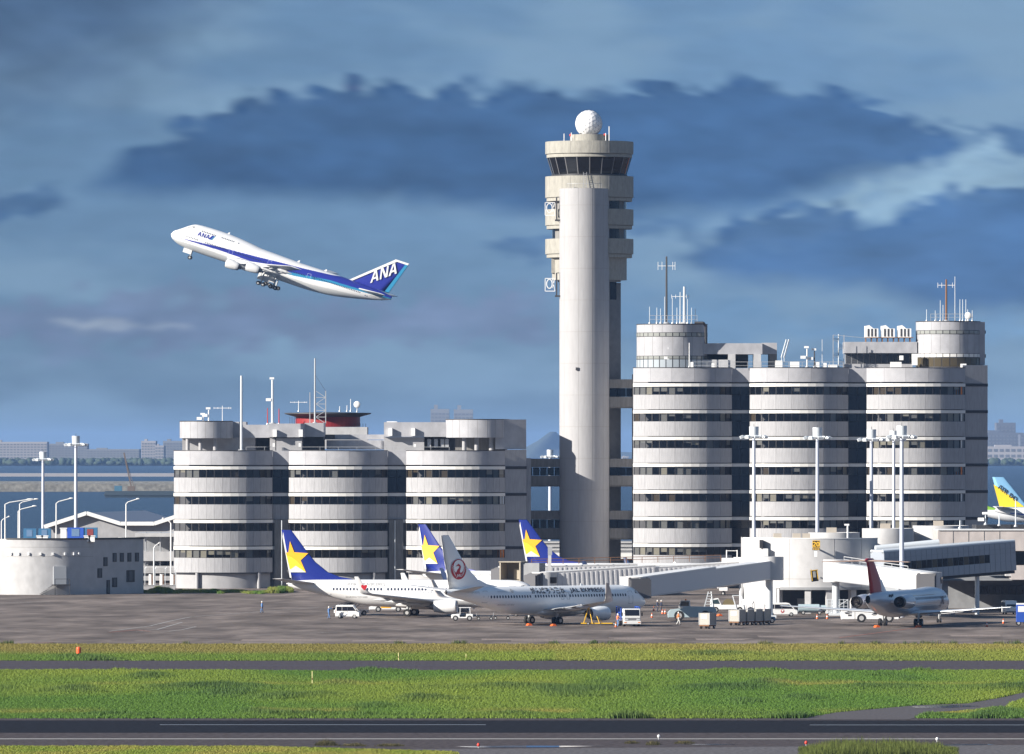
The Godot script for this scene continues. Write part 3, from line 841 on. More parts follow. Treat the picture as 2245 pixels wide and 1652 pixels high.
func build_offices() -> void:
	var R := 11.0
	# ---- low block at the left: four window storeys
	var o := thing("round_office_building", "low pale office block of three round lobes left of the control tower", "office building", Vector3(W(742, 1445), 0, -1440))
	var top := Y(988, 1441)
	round_offices(o, [490, 742, 999], R, top, 4, Y(1255, 1441), 1)
	end_wall(o, 1107, 1154, 985, 4, top)
	pbox(o, "end_wall_step", 1154, 1164, 1004, 1294, 1447, 20, "concrete")
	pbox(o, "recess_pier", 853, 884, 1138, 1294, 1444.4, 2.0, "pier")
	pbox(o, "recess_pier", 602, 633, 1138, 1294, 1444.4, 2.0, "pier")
	for x in [866, 618]:
		var pb := MB.new()
		pb.cyl(Vector3(W(x, 1443.6) - o.position.x, 0, -3.8), Vector3(W(x, 1443.6) - o.position.x, Y(1140, 1444), -3.8), 0.09, 0.09, 6)
		part(o, "drain_pipe", pb, M("pale_steel"))
	# roof storey
	drum(o, "roof_drum", 453, 1450, 4.7, 923, 960, "parapet")
	for x in [412, 440, 472]:
		var mb := MB.new()
		mb.cyl(Vector3(W(x, 1447.5), top - 0.8, -1447.5) - o.position, Vector3(W(x, 1447.5), Y(959, 1447), -1447.5) - o.position, 0.36, 0.36, 10, false)
		part(o, "roof_column", mb, M("tower_concrete"))
	pbox(o, "roof_back_wall", 400, 560, 958, 990, 1451, 6, "concrete_plain")
	pbox(o, "roof_wall", 498, 540, 924, 962, 1451.5, 8, "parapet")
	pbox(o, "roof_box", 533, 592, 930.5, 959, 1449, 10, "parapet")
	pbox(o, "roof_box", 590, 668, 928, 958, 1447.5, 10, "parapet")
	pbox(o, "roof_box", 668, 712, 926.5, 957, 1449.5, 8, "parapet")
	for q in [[592, 604], [606, 662]]: pbox(o, "roof_wall", q[0], q[1], 960, 992, 1448.2, 8, "concrete_plain")
	pbox(o, "roof_back_wall", 540, 712, 957, 992, 1457.5, 2, "grey_wall")
	for q in [[598, 607, 941, 957], [655, 664, 941, 957], [598, 603, 971, 979], [655, 660, 971, 979]]: pbox(o, "air_unit", q[0], q[1], q[2], q[3], 1446.6, 0.8, "white")
	pbox(o, "roof_wall", 709, 842, 952, 963, 1456, 8, "parapet")
	pbox(o, "roof_wall", 716, 842, 964.2, 985, 1454.5, 4, "parapet")
	pbox(o, "roof_duct", 712, 734, 952, 962, 1452.5, 1.5, "dark_steel")
	pbox(o, "roof_box", 842, 996, 925, 957, 1449, 12, "parapet")
	pbox(o, "roof_box", 848, 870, 923.2, 925, 1449.5, 8, "white")
	pbox(o, "roof_wall", 842, 930, 957.6, 990, 1450, 10, "concrete_plain")
	for q in [[852, 860, 938, 955], [902, 910, 938, 955], [907, 912, 973, 980]]: pbox(o, "air_unit", q[0], q[1], q[2], q[3], 1448.2, 0.8, "white")
	pbox(o, "roof_back_wall", 930, 1000, 956, 990, 1458.5, 2, "grey_wall")
	for x in [937, 952, 966, 976]: pbox(o, "roof_machine", x, x + 8, 962, 980, 1450.5, 1, "steel")
	drum(o, "roof_drum", 1047, 1450, 5.6, 919, 958.6, "parapet")
	pbox(o, "roof_back_wall", 998, 1112, 958, 990, 1451, 4, "pier")
	for x in [1018, 1045, 1077]:
		var mb := MB.new()
		mb.cyl(Vector3(W(x, 1447), top - 0.8, -1447) - o.position, Vector3(W(x, 1447), Y(958, 1447), -1447) - o.position, 0.4, 0.4, 10, false)
		part(o, "roof_column", mb, M("tower_concrete"))
	skew_wall(o, "roof_wall", 1086, 1153.7, 919, 984, 1446.2, 18, "parapet")
	rail(o, "roof_rail", Vector3(W(540, 1445), top - 0.6, -1444.6) - o.position, Vector3(W(985, 1445), top - 0.6, -1444.6) - o.position, 1.3, 3.0, "steel")
	# red rotunda with a wide flat roof
	var red := thing("red_rotunda", "dark red round roof pavilion under a wide thin black roof", "pavilion", Vector3(W(719, 1500), Y(952, 1500), -1500))
	var mb3 := MB.new()
	mb3.lathe(Vector3(0, 0, 0), [Vector2(5.9, Y(935, 1494) - red.position.y), Vector2(5.9, Y(906, 1494) - red.position.y)], 40)
	part(red, "round_wall", mb3, M("deep_red", 0.30, 0.022, 0.025, 0.45, 0, [tex["streak"], Vector3(0.4, 0.03, 0.4)]))
	mb3 = MB.new(); mb3.lathe(Vector3.ZERO, [Vector2(0.1, 3.15), Vector2(5.5, 3.1), Vector2(7.9, 3.75), Vector2(7.9, 3.95), Vector2(0.1, 4.1)], 40); part(red, "flat_roof", mb3, M("dark_steel"))
	mb3 = MB.new(); mb3.span(Vector3(-0.4, -2.6, -6), Vector3(7.3, 1.35, 6.2)); part(red, "plinth", mb3, M("white_wall"))
	mb3 = MB.new()
	for k in 9: mb3.bar(Vector3(-6.8 + k * 0.4 if k < 4 else 5.0 + (k - 4) * 0.5, 1.2, 5.0), Vector3(-6.8 + k * 0.4 if k < 4 else 5.0 + (k - 4) * 0.5, 3.2 if k < 4 else 2.0, 5.0), 0.07)
	part(red, "stanchion", mb3, M("dark_steel"))
	for q in [[655, 906, 878, 0, 1], [745, 904, 890, 0, 0], [761, 904, 888, 0, 0], [769, 904, 874, 0, 0]]:
		mast("thin rod aerial on the wide black roof, %s" % {655: "the one with a cross arm", 745: "first right of the lattice", 761: "second right of the lattice", 769: "nearest the round dish"}[q[0]], P(q[0], 902, 1499), Y(q[2], 1499) - Y(902, 1499), 0.07, 1 if q[4] else 0, "white")
	mast("small round white dish on a post on the wide black roof", P(783, 903, 1498), 1.4, 0.06, 4, "white")
	mast("tall plain white mast on the front edge of the low office block", P(529.6, 988, 1442.2), Y(823, 1442) - Y(988, 1442), 0.24)
	mast("tall mast with white camera boxes on the low office roof", P(597.6, 929, 1452), Y(832, 1452) - Y(929, 1452), 0.24, 2)
	mast("tall brown mast with a lattice beside it before the red rotunda", P(690.7, 928, 1454), Y(785, 1454) - Y(928, 1454), 0.17, 3, "steel")
	mast("short red aerial left of the camera mast", P(587, 930, 1455), 2.9, 0.1, 0, "red")
	mast("short red aerial right of the camera mast", P(612, 930, 1455), 2.8, 0.1, 0, "red")
	mast("thin aerial with a white cross arm on the left roof drum", P(488, 925, 1450), 2.9, 0.06, 1, "white")
	mast("white weather sensor post on the left roof drum", P(458, 925, 1450), 2.2, 0.14, 2, "white")
	mast("stubby white sensor at the edge of the left roof drum", P(446, 925, 1450), 1.2, 0.12, 2, "white")
	# ---- tall block at the right: seven window storeys
	o = thing("round_office_building", "tall pale office block of three round lobes right of the control tower", "office building", Vector3(W(1751, 1445), 0, -1440))
	top = Y(806.2, 1441)
	round_offices(o, [1496, 1751, 2007], R, top, 7, Y(1255, 1441), 2)
	end_wall(o, 2110, 2166, 800, 7, top)
	drum(o, "roof_drum", 1473, 1452, 6.25, 710, 806, "parapet", 48)
	drum_band(o, 1473, 1452, 6.25, 729, 736.5, "glass_blind", 16)
	drum_band(o, 1473, 1452, 6.25, 780, 786, "glass_blind", 16)
	drum_band(o, 1473, 1452, 6.25, 787.5, 805, "glass_pale", 16)
	pbox(o, "roof_box", 1517, 1671, 752, 776, 1449, 9, "parapet")
	pbox(o, "roof_box", 1671, 1703, 751, 775.5, 1451, 9, "parapet")
	pbox(o, "roof_wall", 1529, 1596, 788, 806, 1448.5, 6, "white_wall")
	pbox(o, "roof_wall", 1596, 1612, 776, 806, 1448.7, 6, "white_wall")
	pbox(o, "roof_wall", 1652, 1668, 776, 806, 1448.7, 6, "white_wall")
	pbox(o, "roof_wall", 1686, 1703, 775, 806, 1452, 7, "pier")
	pbox(o, "roof_back_wall", 1520, 1640, 775, 806, 1457, 1, "grey_wall")
	pbox(o, "roof_box", 1852, 2010, 749, 773.5, 1450, 10, "parapet")
	pbox(o, "roof_back_wall", 1853, 2010, 772, 799, 1457, 2, "grey_wall")
	for k in 12: pbox(o, "roof_glazing", 1854 + k * 13, 1866 + k * 13, 774, 797, 1451, 0.1, "pane_glass")
	pbox(o, "roof_wall", 1849, 2000, 797.5, 808, 1449.5, 1, "concrete_plain")
	for q in [[1972, 1980, 779, 789], [1999, 2011, 775, 800], [1952, 1976, 793, 806], [2063, 2078, 792, 806], [2105, 2118, 797, 806], [1700, 1715, 790, 806], [1732, 1752, 792, 806], [1787, 1796, 793, 806], [1805, 1812, 795, 806], [1815, 1835, 799, 806], [1480, 1490, 790, 806], [1503, 1520, 793, 806], [1560, 1566, 796, 806]]: pbox(o, "roof_machine", q[0], q[1], q[2], q[3], 1446.5, 1.2, "white")
	drum(o, "roof_drum", 2078, 1452, 5.7, 704, 806, "parapet", 48)
	drum_band(o, 2078, 1452, 5.7, 724, 731, "glass_blind", 14)
	drum_band(o, 2078, 1452, 5.7, 775, 782, "fascia", 14)
	drum_band(o, 2078, 1452, 5.7, 784, 803, "glass_brown", 12)
	skew_wall(o, "roof_wall", 2110, 2160, 705, 799, 1449, 14, "parapet")
	pbox(o, "end_band", 2108, 2160.6, 724, 731, 1451.2, 2, "frame")
	pbox(o, "end_band", 2108, 2160.6, 776, 784, 1451.2, 2, "frame")
	rail(o, "roof_rail", Vector3(W(1520, 1444), top - 0.3, -1444.4) - o.position, Vector3(W(1848, 1444), top - 0.3, -1444.4) - o.position, 1.4, 2.2, "steel")
	rail(o, "roof_rail", Vector3(W(1424, 1448), Y(710, 1448), -1447.4) - o.position, Vector3(W(1528, 1448), Y(710, 1448), -1447.4) - o.position, 1.5, 1.0, "steel")
	rail(o, "roof_rail", Vector3(W(2040, 1448), Y(704, 1448), -1448.4) - o.position, Vector3(W(2132, 1448), Y(704, 1448), -1448.4) - o.position, 1.3, 1.0, "steel")
	var pm := MB.new()
	pm.tube([Vector3(W(1523, 1446), Y(707, 1446), -1446.6) - o.position, Vector3(W(1542, 1446), Y(707, 1446), -1446.4) - o.position, Vector3(W(1547, 1446), Y(714, 1446), -1447) - o.position, Vector3(W(1548, 1446), Y(752, 1446), -1448) - o.position], 0.22)
	part(o, "cable_duct", pm, M("dark_steel"))
	# cooling units on the roof
	for k in 3:
		var x: float = [1896, 1932, 1968][k]
		var c := thing("cooling_unit", ["leftmost of three white cooling units on the tall roof", "middle of three white cooling units on the tall roof", "rightmost of three white cooling units on the tall roof"][k], "cooling unit", P(x, 739, 1450), 0.0, "cooling units on the tall roof")
		var mb := MB.new()
		mb.prism(V2([0, 0, 2.35, 0, 2.35, 1.55, 1.5, 1.55, 0.75, 2.15, 0, 2.0]), Vector3(0, 0, -3), Vector3(1, 0, 0), Vector3(0, 1, 0), Vector3(0, 0, 3))
		part(c, "casing", mb, M("white"))
		mb = MB.new()
		for s in 3: mb.span(Vector3(0.45 + s * 0.62, 0.15, 0.0), Vector3(0.72 + s * 0.62, 1.5, 0.06))
		part(c, "louvre", mb, M("dark_steel"))
		mb = MB.new()
		for s in 3: mb.span(Vector3(0.1 + s * 1.0, -0.8, -2.6), Vector3(0.25 + s * 1.0, 0.0, 0.0))
		mb.span(Vector3(-0.1, -0.12, -3), Vector3(2.7, 0.0, 0.2))
		part(c, "stand", mb, M("rust"))
	# spiral stair
	var sp := thing("spiral_stair", "grey spiral stair rising from the tall office roof", "stair", P(1838, 806, 1447))
	var sm := MB.new(); sm.cyl(Vector3.ZERO, Vector3(0, Y(732, 1447) - Y(806, 1447), 0), 0.09, 0.09, 8); part(sp, "pole", sm, M("pale_steel"))
	for k in 26:
		var a := k * 0.45; var h := 0.2 + k * 0.2
		sm = MB.new(); sm.bar(Vector3(0, h, 0), Vector3(sin(a) * 0.95, h, cos(a) * 0.95), 0.3, 0.05); part(sp, "tread", sm, M("dark_steel"))
	sm = MB.new()
	for k in 4: sm.bar(Vector3([-1.0, 1.0, 0.9, -0.9][k], 0, [0.3, 0.3, -0.9, -0.9][k]), Vector3([-1.0, 1.0, 0.9, -0.9][k], 5.8, [0.3, 0.3, -0.9, -0.9][k]), 0.07)
	sm.bar(Vector3(-1, 5.8, 0.3), Vector3(5.5, 5.2, 0.3), 0.06)
	part(sp, "guard", sm, M("steel"))
	# aerials of the tall block
	mast("tall dark mast with white cross arms on the round drum", P(1461, 709, 1450), Y(562, 1450) - Y(709, 1450), 0.2, 1, "dark_steel")
	mast("thick pale mast with a wide T arm on the round drum", P(1500, 709, 1451), Y(628, 1451) - Y(709, 1451), 0.26, 0)
	mast("thin mast topped by comb aerials on the round drum", P(1491, 709, 1452), Y(640, 1452) - Y(709, 1452), 0.09, 1)
	var rods := [[1424, 672], [1440, 674], [1448, 676], [1457, 650], [1474, 652], [1484, 674], [1507, 655], [1516, 674], [1524, 676]]
	for k in rods.size():
		mast("white rod aerial on the left roof drum, %s from the left" % ["first", "second", "third", "fourth", "fifth", "sixth", "seventh", "eighth", "ninth"][k], P(rods[k][0], 709, 1450 + k % 3), Y(rods[k][1], 1450) - Y(709, 1450), 0.065, 0, "pale_steel", "rod aerials on the left drum")
	mast("tall red brown mast on the right roof drum", P(2074, 704, 1451), Y(612, 1451) - Y(704, 1451), 0.2, 1, "rust")
	mast("very thin tall whip aerial right of the red brown mast", P(2093, 704, 1451), Y(606, 1451) - Y(704, 1451), 0.05, 0, "white")
	var rod2 := [[2031, 678], [2050, 680], [2061, 658], [2067, 668], [2104, 656], [2110, 656], [2117, 656], [2121, 678], [2131, 680]]
	for k in rod2.size():
		mast("white rod aerial on the right roof drum, %s from the left" % ["first", "second", "third", "fourth", "fifth", "sixth", "seventh", "eighth", "ninth"][k], P(rod2[k][0], 704, 1450 + k % 3), Y(rod2[k][1], 1450) - Y(704, 1450), 0.065, 0, "pale_steel", "rod aerials on the right drum")
	mast("white dish aerial on the right roof drum", P(2122, 704, 1448), 1.0, 0.08, 4, "white")
	mast("white camera post on the middle of the tall roof", P(1769, 806, 1446), 3.4, 0.14, 2, "white")
	mast("dark camera post beside the white one on the tall roof", P(1785, 806, 1446.5), 3.0, 0.13, 2, "dark_steel")
	mast("white camera post before the left roof drum", P(1470, 806, 1446), 3.2, 0.12, 2, "white")
	mast("thin white post with lamp before the roof box", P(1511, 806, 1446), 4.4, 0.09, 0, "white")
	mast("thin whip aerial left of the spiral stair", P(1802, 806, 1447), 5.0, 0.04, 0, "white")
	# pair of slanted pale solar booms
	var so := thing("slanted_frame", "pair of slanted pale booms on the middle of the tall roof", "boom", P(1713, 806, 1447))
	for k in 2:
		var mb := MB.new(); mb.bar(Vector3(k * 0.45, 1.8, 0), Vector3(0.9 + k * 0.45, 5.0, -0.4), 0.22); mb.bar(Vector3(k * 0.45, 0, 0), Vector3(k * 0.45, 2.0, 0), 0.12)
		part(so, "boom", mb, M("pale_steel"))

func ring(mb: MB, r: float, y0: float, y1: float, lip: float) -> void:
	mb.lathe(Vector3.ZERO, [Vector2(0.1, y0), Vector2(r - lip, y0), Vector2(r - lip, y0 + 0.55), Vector2(r - lip - 0.12, y0 + 0.62), Vector2(r, y0 + 0.66), Vector2(r, y1), Vector2(0.1, y1)], 64)

func build_tower() -> void:
	var d := 1456.5
	var dh := 1457.5
	var o := thing("control_tower", "tall pale control tower with dark glazed cab and white radome", "control tower", Vector3(W(1281, d), 0, -d))
	var zc := 4.45
	var mb := MB.new()
	var sh := Y(412, d - 4.4)
	mb.lathe(Vector3.ZERO, [Vector2(4.42, 0), Vector2(4.42, sh), Vector2(4.2, sh), Vector2(4.2, sh - 0.3), Vector2(0.05, sh - 0.3)], 72)
	part(o, "shaft", mb, M("tower_concrete"))
	mb = MB.new()
	for k in 11:
		var y := sh - 3.0 - k * 5.6
		mb.lathe(Vector3(0, y, 0), [Vector2(4.428, 0), Vector2(4.428, 0.06)], 48)
	for a in [-0.95, -0.25, 0.3, 0.85]: mb.cyl(Vector3(sin(a) * 4.41, 0, cos(a) * 4.41), Vector3(sin(a) * 4.41, sh, cos(a) * 4.41), 0.028, 0.028, 4, false)
	part(o, "panel_joint", mb, M("shaft_joint", 0.30, 0.29, 0.28, 0.9))
	# second shaft behind
	mb = MB.new()
	var xr := W(1362, 1456) - o.position.x
	mb.span(Vector3(0, 0, -13), Vector3(xr - 1.1, Y(612, 1456), -4.9))
	mb.span(Vector3(xr - 1.1, 0, -12), Vector3(xr, Y(618, 1456), -5.6))
	part(o, "rear_shaft", mb, M("grey_wall"))
	mb = MB.new(); mb.span(Vector3(W(1338, 1456) - o.position.x, Y(655, 1456), -5.2), Vector3(W(1352, 1456) - o.position.x, Y(615, 1456), -4.85)); part(o, "rear_window", mb, M("glass"))
	# head, behind and above the shaft
	var hd := Node3D.new(); hd.name = "head"; o.add_child(hd)
	hd.position = Vector3(W(1292.5, dh) - o.position.x, 0, -5.6)
	var e := 1455.0
	var R := 7.83
	var yy := func(p: float) -> float: return Y(p, e)
	var cc := M("cab_concrete")
	mb = MB.new(); ring(mb, R, yy.call(343), yy.call(308), 0.22); part(hd, "roof_ring", mb, cc)
	mb = MB.new(); ring(mb, R, yy.call(439), yy.call(384.5), 0.22); part(hd, "gallery_ring", mb, cc)
	mb = MB.new(); ring(mb, R, yy.call(500), yy.call(457), 0.22); part(hd, "gallery_ring", mb, cc)
	mb = MB.new(); ring(mb, R, yy.call(563), yy.call(522), 0.22); part(hd, "gallery_ring", mb, cc)
	mb = MB.new(); mb.lathe(Vector3.ZERO, [Vector2(0.1, yy.call(612)), Vector2(6.65, yy.call(612)), Vector2(6.65, yy.call(562)), Vector2(0.1, yy.call(562))], 48); part(hd, "lower_drum", mb, cc)
	mb = MB.new(); mb.lathe(Vector3.ZERO, [Vector2(0.1, yy.call(616)), Vector2(5.6, yy.call(616)), Vector2(5.6, yy.call(611)), Vector2(0.1, yy.call(611))], 48); part(hd, "drum_lip", mb, M("grey_wall"))
	mb = MB.new()
	for k in 28:
		var a := TAU * k / 28.0
		for q in [[308.5, 335], [385, 432], [457.5, 493], [522.5, 556]]: mb.bar(Vector3(sin(a) * R, yy.call(q[1]), cos(a) * R), Vector3(sin(a) * R, yy.call(q[0]), cos(a) * R), 0.035)
	part(hd, "panel_joint", mb, M("shaft_joint"))
	# window storeys under the rings
	for q in [[457, 438.5], [522.5, 499.5]]:
		var y0: float = yy.call(q[0]); var y1: float = yy.call(q[1])
		mb = MB.new(); mb.lathe(Vector3.ZERO, [Vector2(4.6, y0), Vector2(4.6, y1)], 32); part(hd, "inner_wall", mb, M("room_wall"))
		var pm := arc_mesh(6.62, -0.13, 0.13, y0 + 0.05, y1 - 0.05, 0.06, 2).mesh()
		for k in 24:
			var g := put(hd, "gallery_pane", pm, M("cab_glass") if k % 4 else M("pier")); g.rotation.y = TAU * k / 24.0
	# the cab: panes leaning out
	var r0 := 6.55; var r1 := 7.45; var c0: float = yy.call(384.5) + 0.35; var c1: float = yy.call(343.5)
	var pn := MB.new()
	var w := PI / 20.0 - 0.012
	pn.quad(Vector3(sin(-w) * r0, c0, cos(w) * r0), Vector3(sin(w) * r0, c0, cos(w) * r0), Vector3(sin(w) * r1, c1, cos(w) * r1), Vector3(sin(-w) * r1, c1, cos(w) * r1))
	var pnm := pn.mesh()
	for k in 20:
		var g := put(hd, "cab_pane", pnm, M("cab_glass")); g.rotation.y = TAU * (k + 0.5) / 20.0
		mb = MB.new()
		var a := TAU * k / 20.0
		mb.bar(Vector3(sin(a) * r0, c0, cos(a) * r0), Vector3(sin(a) * r1, c1, cos(a) * r1), 0.14)
		part(hd, "cab_mullion", mb, M("orange") if k == 4 else M("mullion", 0.16, 0.16, 0.17, 0.5))
	mb = MB.new(); mb.lathe(Vector3.ZERO, [Vector2(2.4, c0), Vector2(2.4, c1)], 24); part(hd, "cab_core", mb, M("room_wall"))
	mb = MB.new(); mb.lathe(Vector3.ZERO, [Vector2(4.6, c0), Vector2(4.6, c0 + 0.95), Vector2(5.6, c0 + 0.8), Vector2(5.6, c0)], 32); part(hd, "console_ring", mb, M("room_wall"))
	mb = MB.new(); mb.lathe(Vector3.ZERO, [Vector2(6.75, c0 - 0.4), Vector2(6.75, c0), Vector2(0.1, c0)], 40); part(hd, "cab_sill", mb, M("frame"))
	# radome
	mb = MB.new(); mb.lathe(Vector3.ZERO, [Vector2(3.42, yy.call(308)), Vector2(3.42, yy.call(292)), Vector2(0.1, yy.call(292))], 40); part(hd, "radome_base", mb, cc)
	mb = MB.new()
	var rc := Vector3(-0.1, yy.call(267.5), 0); var rr := 2.42
	var ico := IcosphereTris(2)
	var ed := MB.new()
	for f in ico:
		if f[0].y < -0.86: continue
		mb.tri(rc + f[0] * rr, rc + f[1] * rr, rc + f[2] * rr)
		for k in 3: ed.bar(rc + f[k] * rr, rc + f[(k + 1) % 3] * rr, 0.028)
	var rd := part(hd, "radome", mb, M("radome_white", 0.86, 0.86, 0.88, 0.4))
	part(rd, "panel_seam", ed, M("seam", 0.42, 0.43, 0.46, 0.6))
	mb = MB.new()
	for q in [[-4.5, 0.9], [3.5, 2.2], [-3.2, 1.1], [2.9, 1.0]]: mb.cyl(Vector3(q[0], yy.call(308), 2.5), Vector3(q[0], yy.call(308) + q[1] + 0.5, 2.5), 0.08, 0.08, 6)
	part(hd, "roof_aerial", mb, M("white"))
	mb = MB.new(); mb.ball(Vector3(-3.35, yy.call(292) - 0.1, 1.2), Vector3(0.2, 0.25, 0.2), 8, 6); mb.ball(Vector3(2.7, yy.call(292) - 0.1, 2.2), Vector3(0.2, 0.25, 0.2), 8, 6); part(hd, "warning_lamp", mb, M("bright_red"))
	# ladder and guard on the shaft top
	mb = MB.new()
	for k in 14:
		var a := -0.9 + k * 1.8 / 13.0
		mb.bar(Vector3(sin(a) * 3.9, sh - 0.2, cos(a) * 3.9), Vector3(sin(a) * 3.9, sh + 0.85, cos(a) * 3.9), 0.05)
		if k: mb.bar(Vector3(sin(a - 0.138) * 3.9, sh + 0.85, cos(a - 0.138) * 3.9), Vector3(sin(a) * 3.9, sh + 0.85, cos(a) * 3.9), 0.05)
	part(o, "guard_rail", mb, M("steel"))
	mb = MB.new()
	for s in [-0.28, 0.28]: mb.bar(Vector3(0.1 + s, sh, 2.9), Vector3(0.1 + s, sh + 2.9, 2.6), 0.06)
	for k in 9: mb.bar(Vector3(-0.18, sh + k * 0.32, 2.8), Vector3(0.38, sh + k * 0.32, 2.8), 0.05)
	part(o, "ladder", mb, M("steel"))
	# maintenance frames at the left of the shaft
	for y in [432.0, 599.0]:
		var x0 := W(1195.5, 1448) - o.position.x; var x1 := W(1217, 1448) - o.position.x; var x2 := W(1227, 1448) - o.position.x
		var t := Y(y, 1448); var s := (Y(y + 10, 1448) - Y(y, 1448)) / -10.0
		mb = MB.new()
		mb.bar(Vector3(x0, t - 9 * s, 1), Vector3(x1, t - 9 * s, 1), 0.12); mb.bar(Vector3(x0, t - 37 * s, 1), Vector3(x1, t - 37 * s, 1), 0.12)
		mb.bar(Vector3(x0, t - 9 * s, 1), Vector3(x0, t - 37 * s, 1), 0.12); mb.bar(Vector3(x1 - 0.4, t - 9 * s, 1), Vector3(x1, t - 37 * s, 1), 0.1)
		mb.bar(Vector3(x1, t - 9 * s, 1), Vector3(x1 - 0.4, t - 30 * s, 1), 0.1)
		for k in 16:
			var a := TAU * k / 16; var b := TAU * (k + 1) / 16
			mb.bar(Vector3(x0 + 0.75 + cos(a) * 0.5, t - 21 * s + sin(a) * 0.8, 1), Vector3(x0 + 0.75 + cos(b) * 0.5, t - 21 * s + sin(b) * 0.8, 1), 0.16)
		part(o, "aerial_frame", mb, M("white"))
		mb = MB.new(); mb.bar(Vector3(x1 + 0.3, t + 3 * s, 1), Vector3(x1 + 0.3, t - 50 * s, 1), 0.24); mb.bar(Vector3(x1 + 0.3, t + 3 * s, 1), Vector3(x2, t + 3 * s, 1), 0.14); mb.bar(Vector3(x1, t - 48 * s, 1), Vector3(x2 + 0.2, t - 48 * s, 1), 0.3); part(o, "aerial_bracket", mb, M("dark_steel"))
	pbox(o, "side_block", 1209, 1228, 563, 598, 1459.5, 3, "cab_concrete")
	pbox(o, "camera_box", 1262, 1268, 805, 811, 1452.0, 0.5, "dark_steel")
	# bridges to the offices
	var br := [[1336, 1391, 831, 891, "glazed link bridge from tower to tall block, uppermost of three"], [1336, 1391, 1005, 1063, "glazed link bridge from tower to tall block, middle of three"], [1336, 1391, 1119, 1179, "glazed link bridge from tower to tall block, lowest of three"], [1152, 1231, 1005, 1063, "glazed link bridge from tower to low block, upper of two"], [1152, 1231, 1119, 1179, "glazed link bridge from tower to low block, lower of two"]]
	for q in br:
		var db := 1456.0
		var b := thing("link_bridge", q[4], "bridge", P((q[0] + q[1]) / 2.0, q[3], db), 0.0, "link bridges at the control tower")
		var bt := Y(q[2], db); var bb := Y(q[3], db); var bh := bt - bb; var hw := (W(q[1], db) - W(q[0], db)) / 2.0
		mb = MB.new(); mb.span(Vector3(-hw, bh * 0.68, -5), Vector3(hw, bh, 0)); part(b, "upper_band", mb, M("pier"))
		mb = MB.new(); mb.span(Vector3(-hw, 0, -5), Vector3(hw, bh * 0.36, 0)); mb.span(Vector3(-hw, -0.25, -4.7), Vector3(hw, 0, -0.3)); part(b, "lower_band", mb, M("pier"))
		var nw := int(hw * 2 / 1.25)
		for k in nw:
			var ww := hw * 2 / nw
			mb = MB.new(); mb.span(Vector3(-hw + ww * k + 0.05, bh * 0.37, -0.25), Vector3(-hw + ww * (k + 1) - 0.05, bh * 0.67, -0.18)); part(b, "window_pane", mb, M("cab_glass"))
			mb = MB.new(); mb.span(Vector3(-hw + ww * k + 0.05, bh * 0.37, -4.9), Vector3(-hw + ww * (k + 1) - 0.05, bh * 0.67, -4.82)); part(b, "window_pane", mb, M("cab_glass"))

func IcosphereTris(times: int) -> Array:
	var g := (1.0 + sqrt(5.0)) / 2.0
	var p := [Vector3(-1, g, 0), Vector3(1, g, 0), Vector3(-1, -g, 0), Vector3(1, -g, 0), Vector3(0, -1, g), Vector3(0, 1, g), Vector3(0, -1, -g), Vector3(0, 1, -g), Vector3(g, 0, -1), Vector3(g, 0, 1), Vector3(-g, 0, -1), Vector3(-g, 0, 1)]
	var f := []
	for q in [[0, 11, 5], [0, 5, 1], [0, 1, 7], [0, 7, 10], [0, 10, 11], [1, 5, 9], [5, 11, 4], [11, 10, 2], [10, 7, 6], [7, 1, 8], [3, 9, 4], [3, 4, 2], [3, 2, 6], [3, 6, 8], [3, 8, 9], [4, 9, 5], [2, 4, 11], [6, 2, 10], [8, 6, 7], [9, 8, 1]]:
		f.append([p[q[0]].normalized(), p[q[1]].normalized(), p[q[2]].normalized()])
	for k in times:
		var h := []
		for t in f:
			var a: Vector3 = ((t[0] + t[1]) / 2).normalized(); var b: Vector3 = ((t[1] + t[2]) / 2).normalized(); var c: Vector3 = ((t[2] + t[0]) / 2).normalized()
			h.append_array([[t[0], a, c], [t[1], b, a], [t[2], c, b], [a, b, c]])
		f = h
	return f

# ---------------------------------------------------------------- terminal, jet bridges, left blocks
func letters(text: String, h: float, weight := 700, stretch := 1.0, slant := 0.0, fontname := "Droid Sans") -> PackedVector3Array:
	# triangles of flat lettering, left-aligned at x = 0, baseline y = 0, cap height h
	var f := SystemFont.new()
	f.font_names = PackedStringArray([fontname]); f.font_weight = weight
	var tm := TextMesh.new()
	tm.font = f; tm.text = text; tm.font_size = 64; tm.pixel_size = 0.01; tm.depth = 0.0; tm.curve_step = 3.0
	tm.horizontal_alignment = HORIZONTAL_ALIGNMENT_LEFT
	var a := tm.get_mesh_arrays()
	var v: PackedVector3Array = a[Mesh.ARRAY_VERTEX]
	var out := PackedVector3Array()
	if v.is_empty(): return out
	var id: PackedInt32Array = a[Mesh.ARRAY_INDEX] if a[Mesh.ARRAY_INDEX] != null else PackedInt32Array(range(v.size()))
	var lo := Vector3(1e9, 1e9, 0); var hi := -lo
	for p in v: lo = lo.min(p); hi = hi.max(p)
	var s := h / (hi.y - lo.y)
	for k in id:
		var q := (v[k] - lo) * s
		out.append(Vector3(q.x * stretch + q.y * slant, q.y, 0))
	return out

func width_of(tri: PackedVector3Array) -> float:
	var w := 0.0
	for p in tri: w = maxf(w, p.x)
	return w

func lay(mb: MB, tri: PackedVector3Array, at: Callable) -> void:
	for k in range(0, tri.size(), 3):
		var a: Vector3 = at.call(tri[k]); var b: Vector3 = at.call(tri[k + 1]); var c: Vector3 = at.call(tri[k + 2])
		mb.tri(a, c, b)

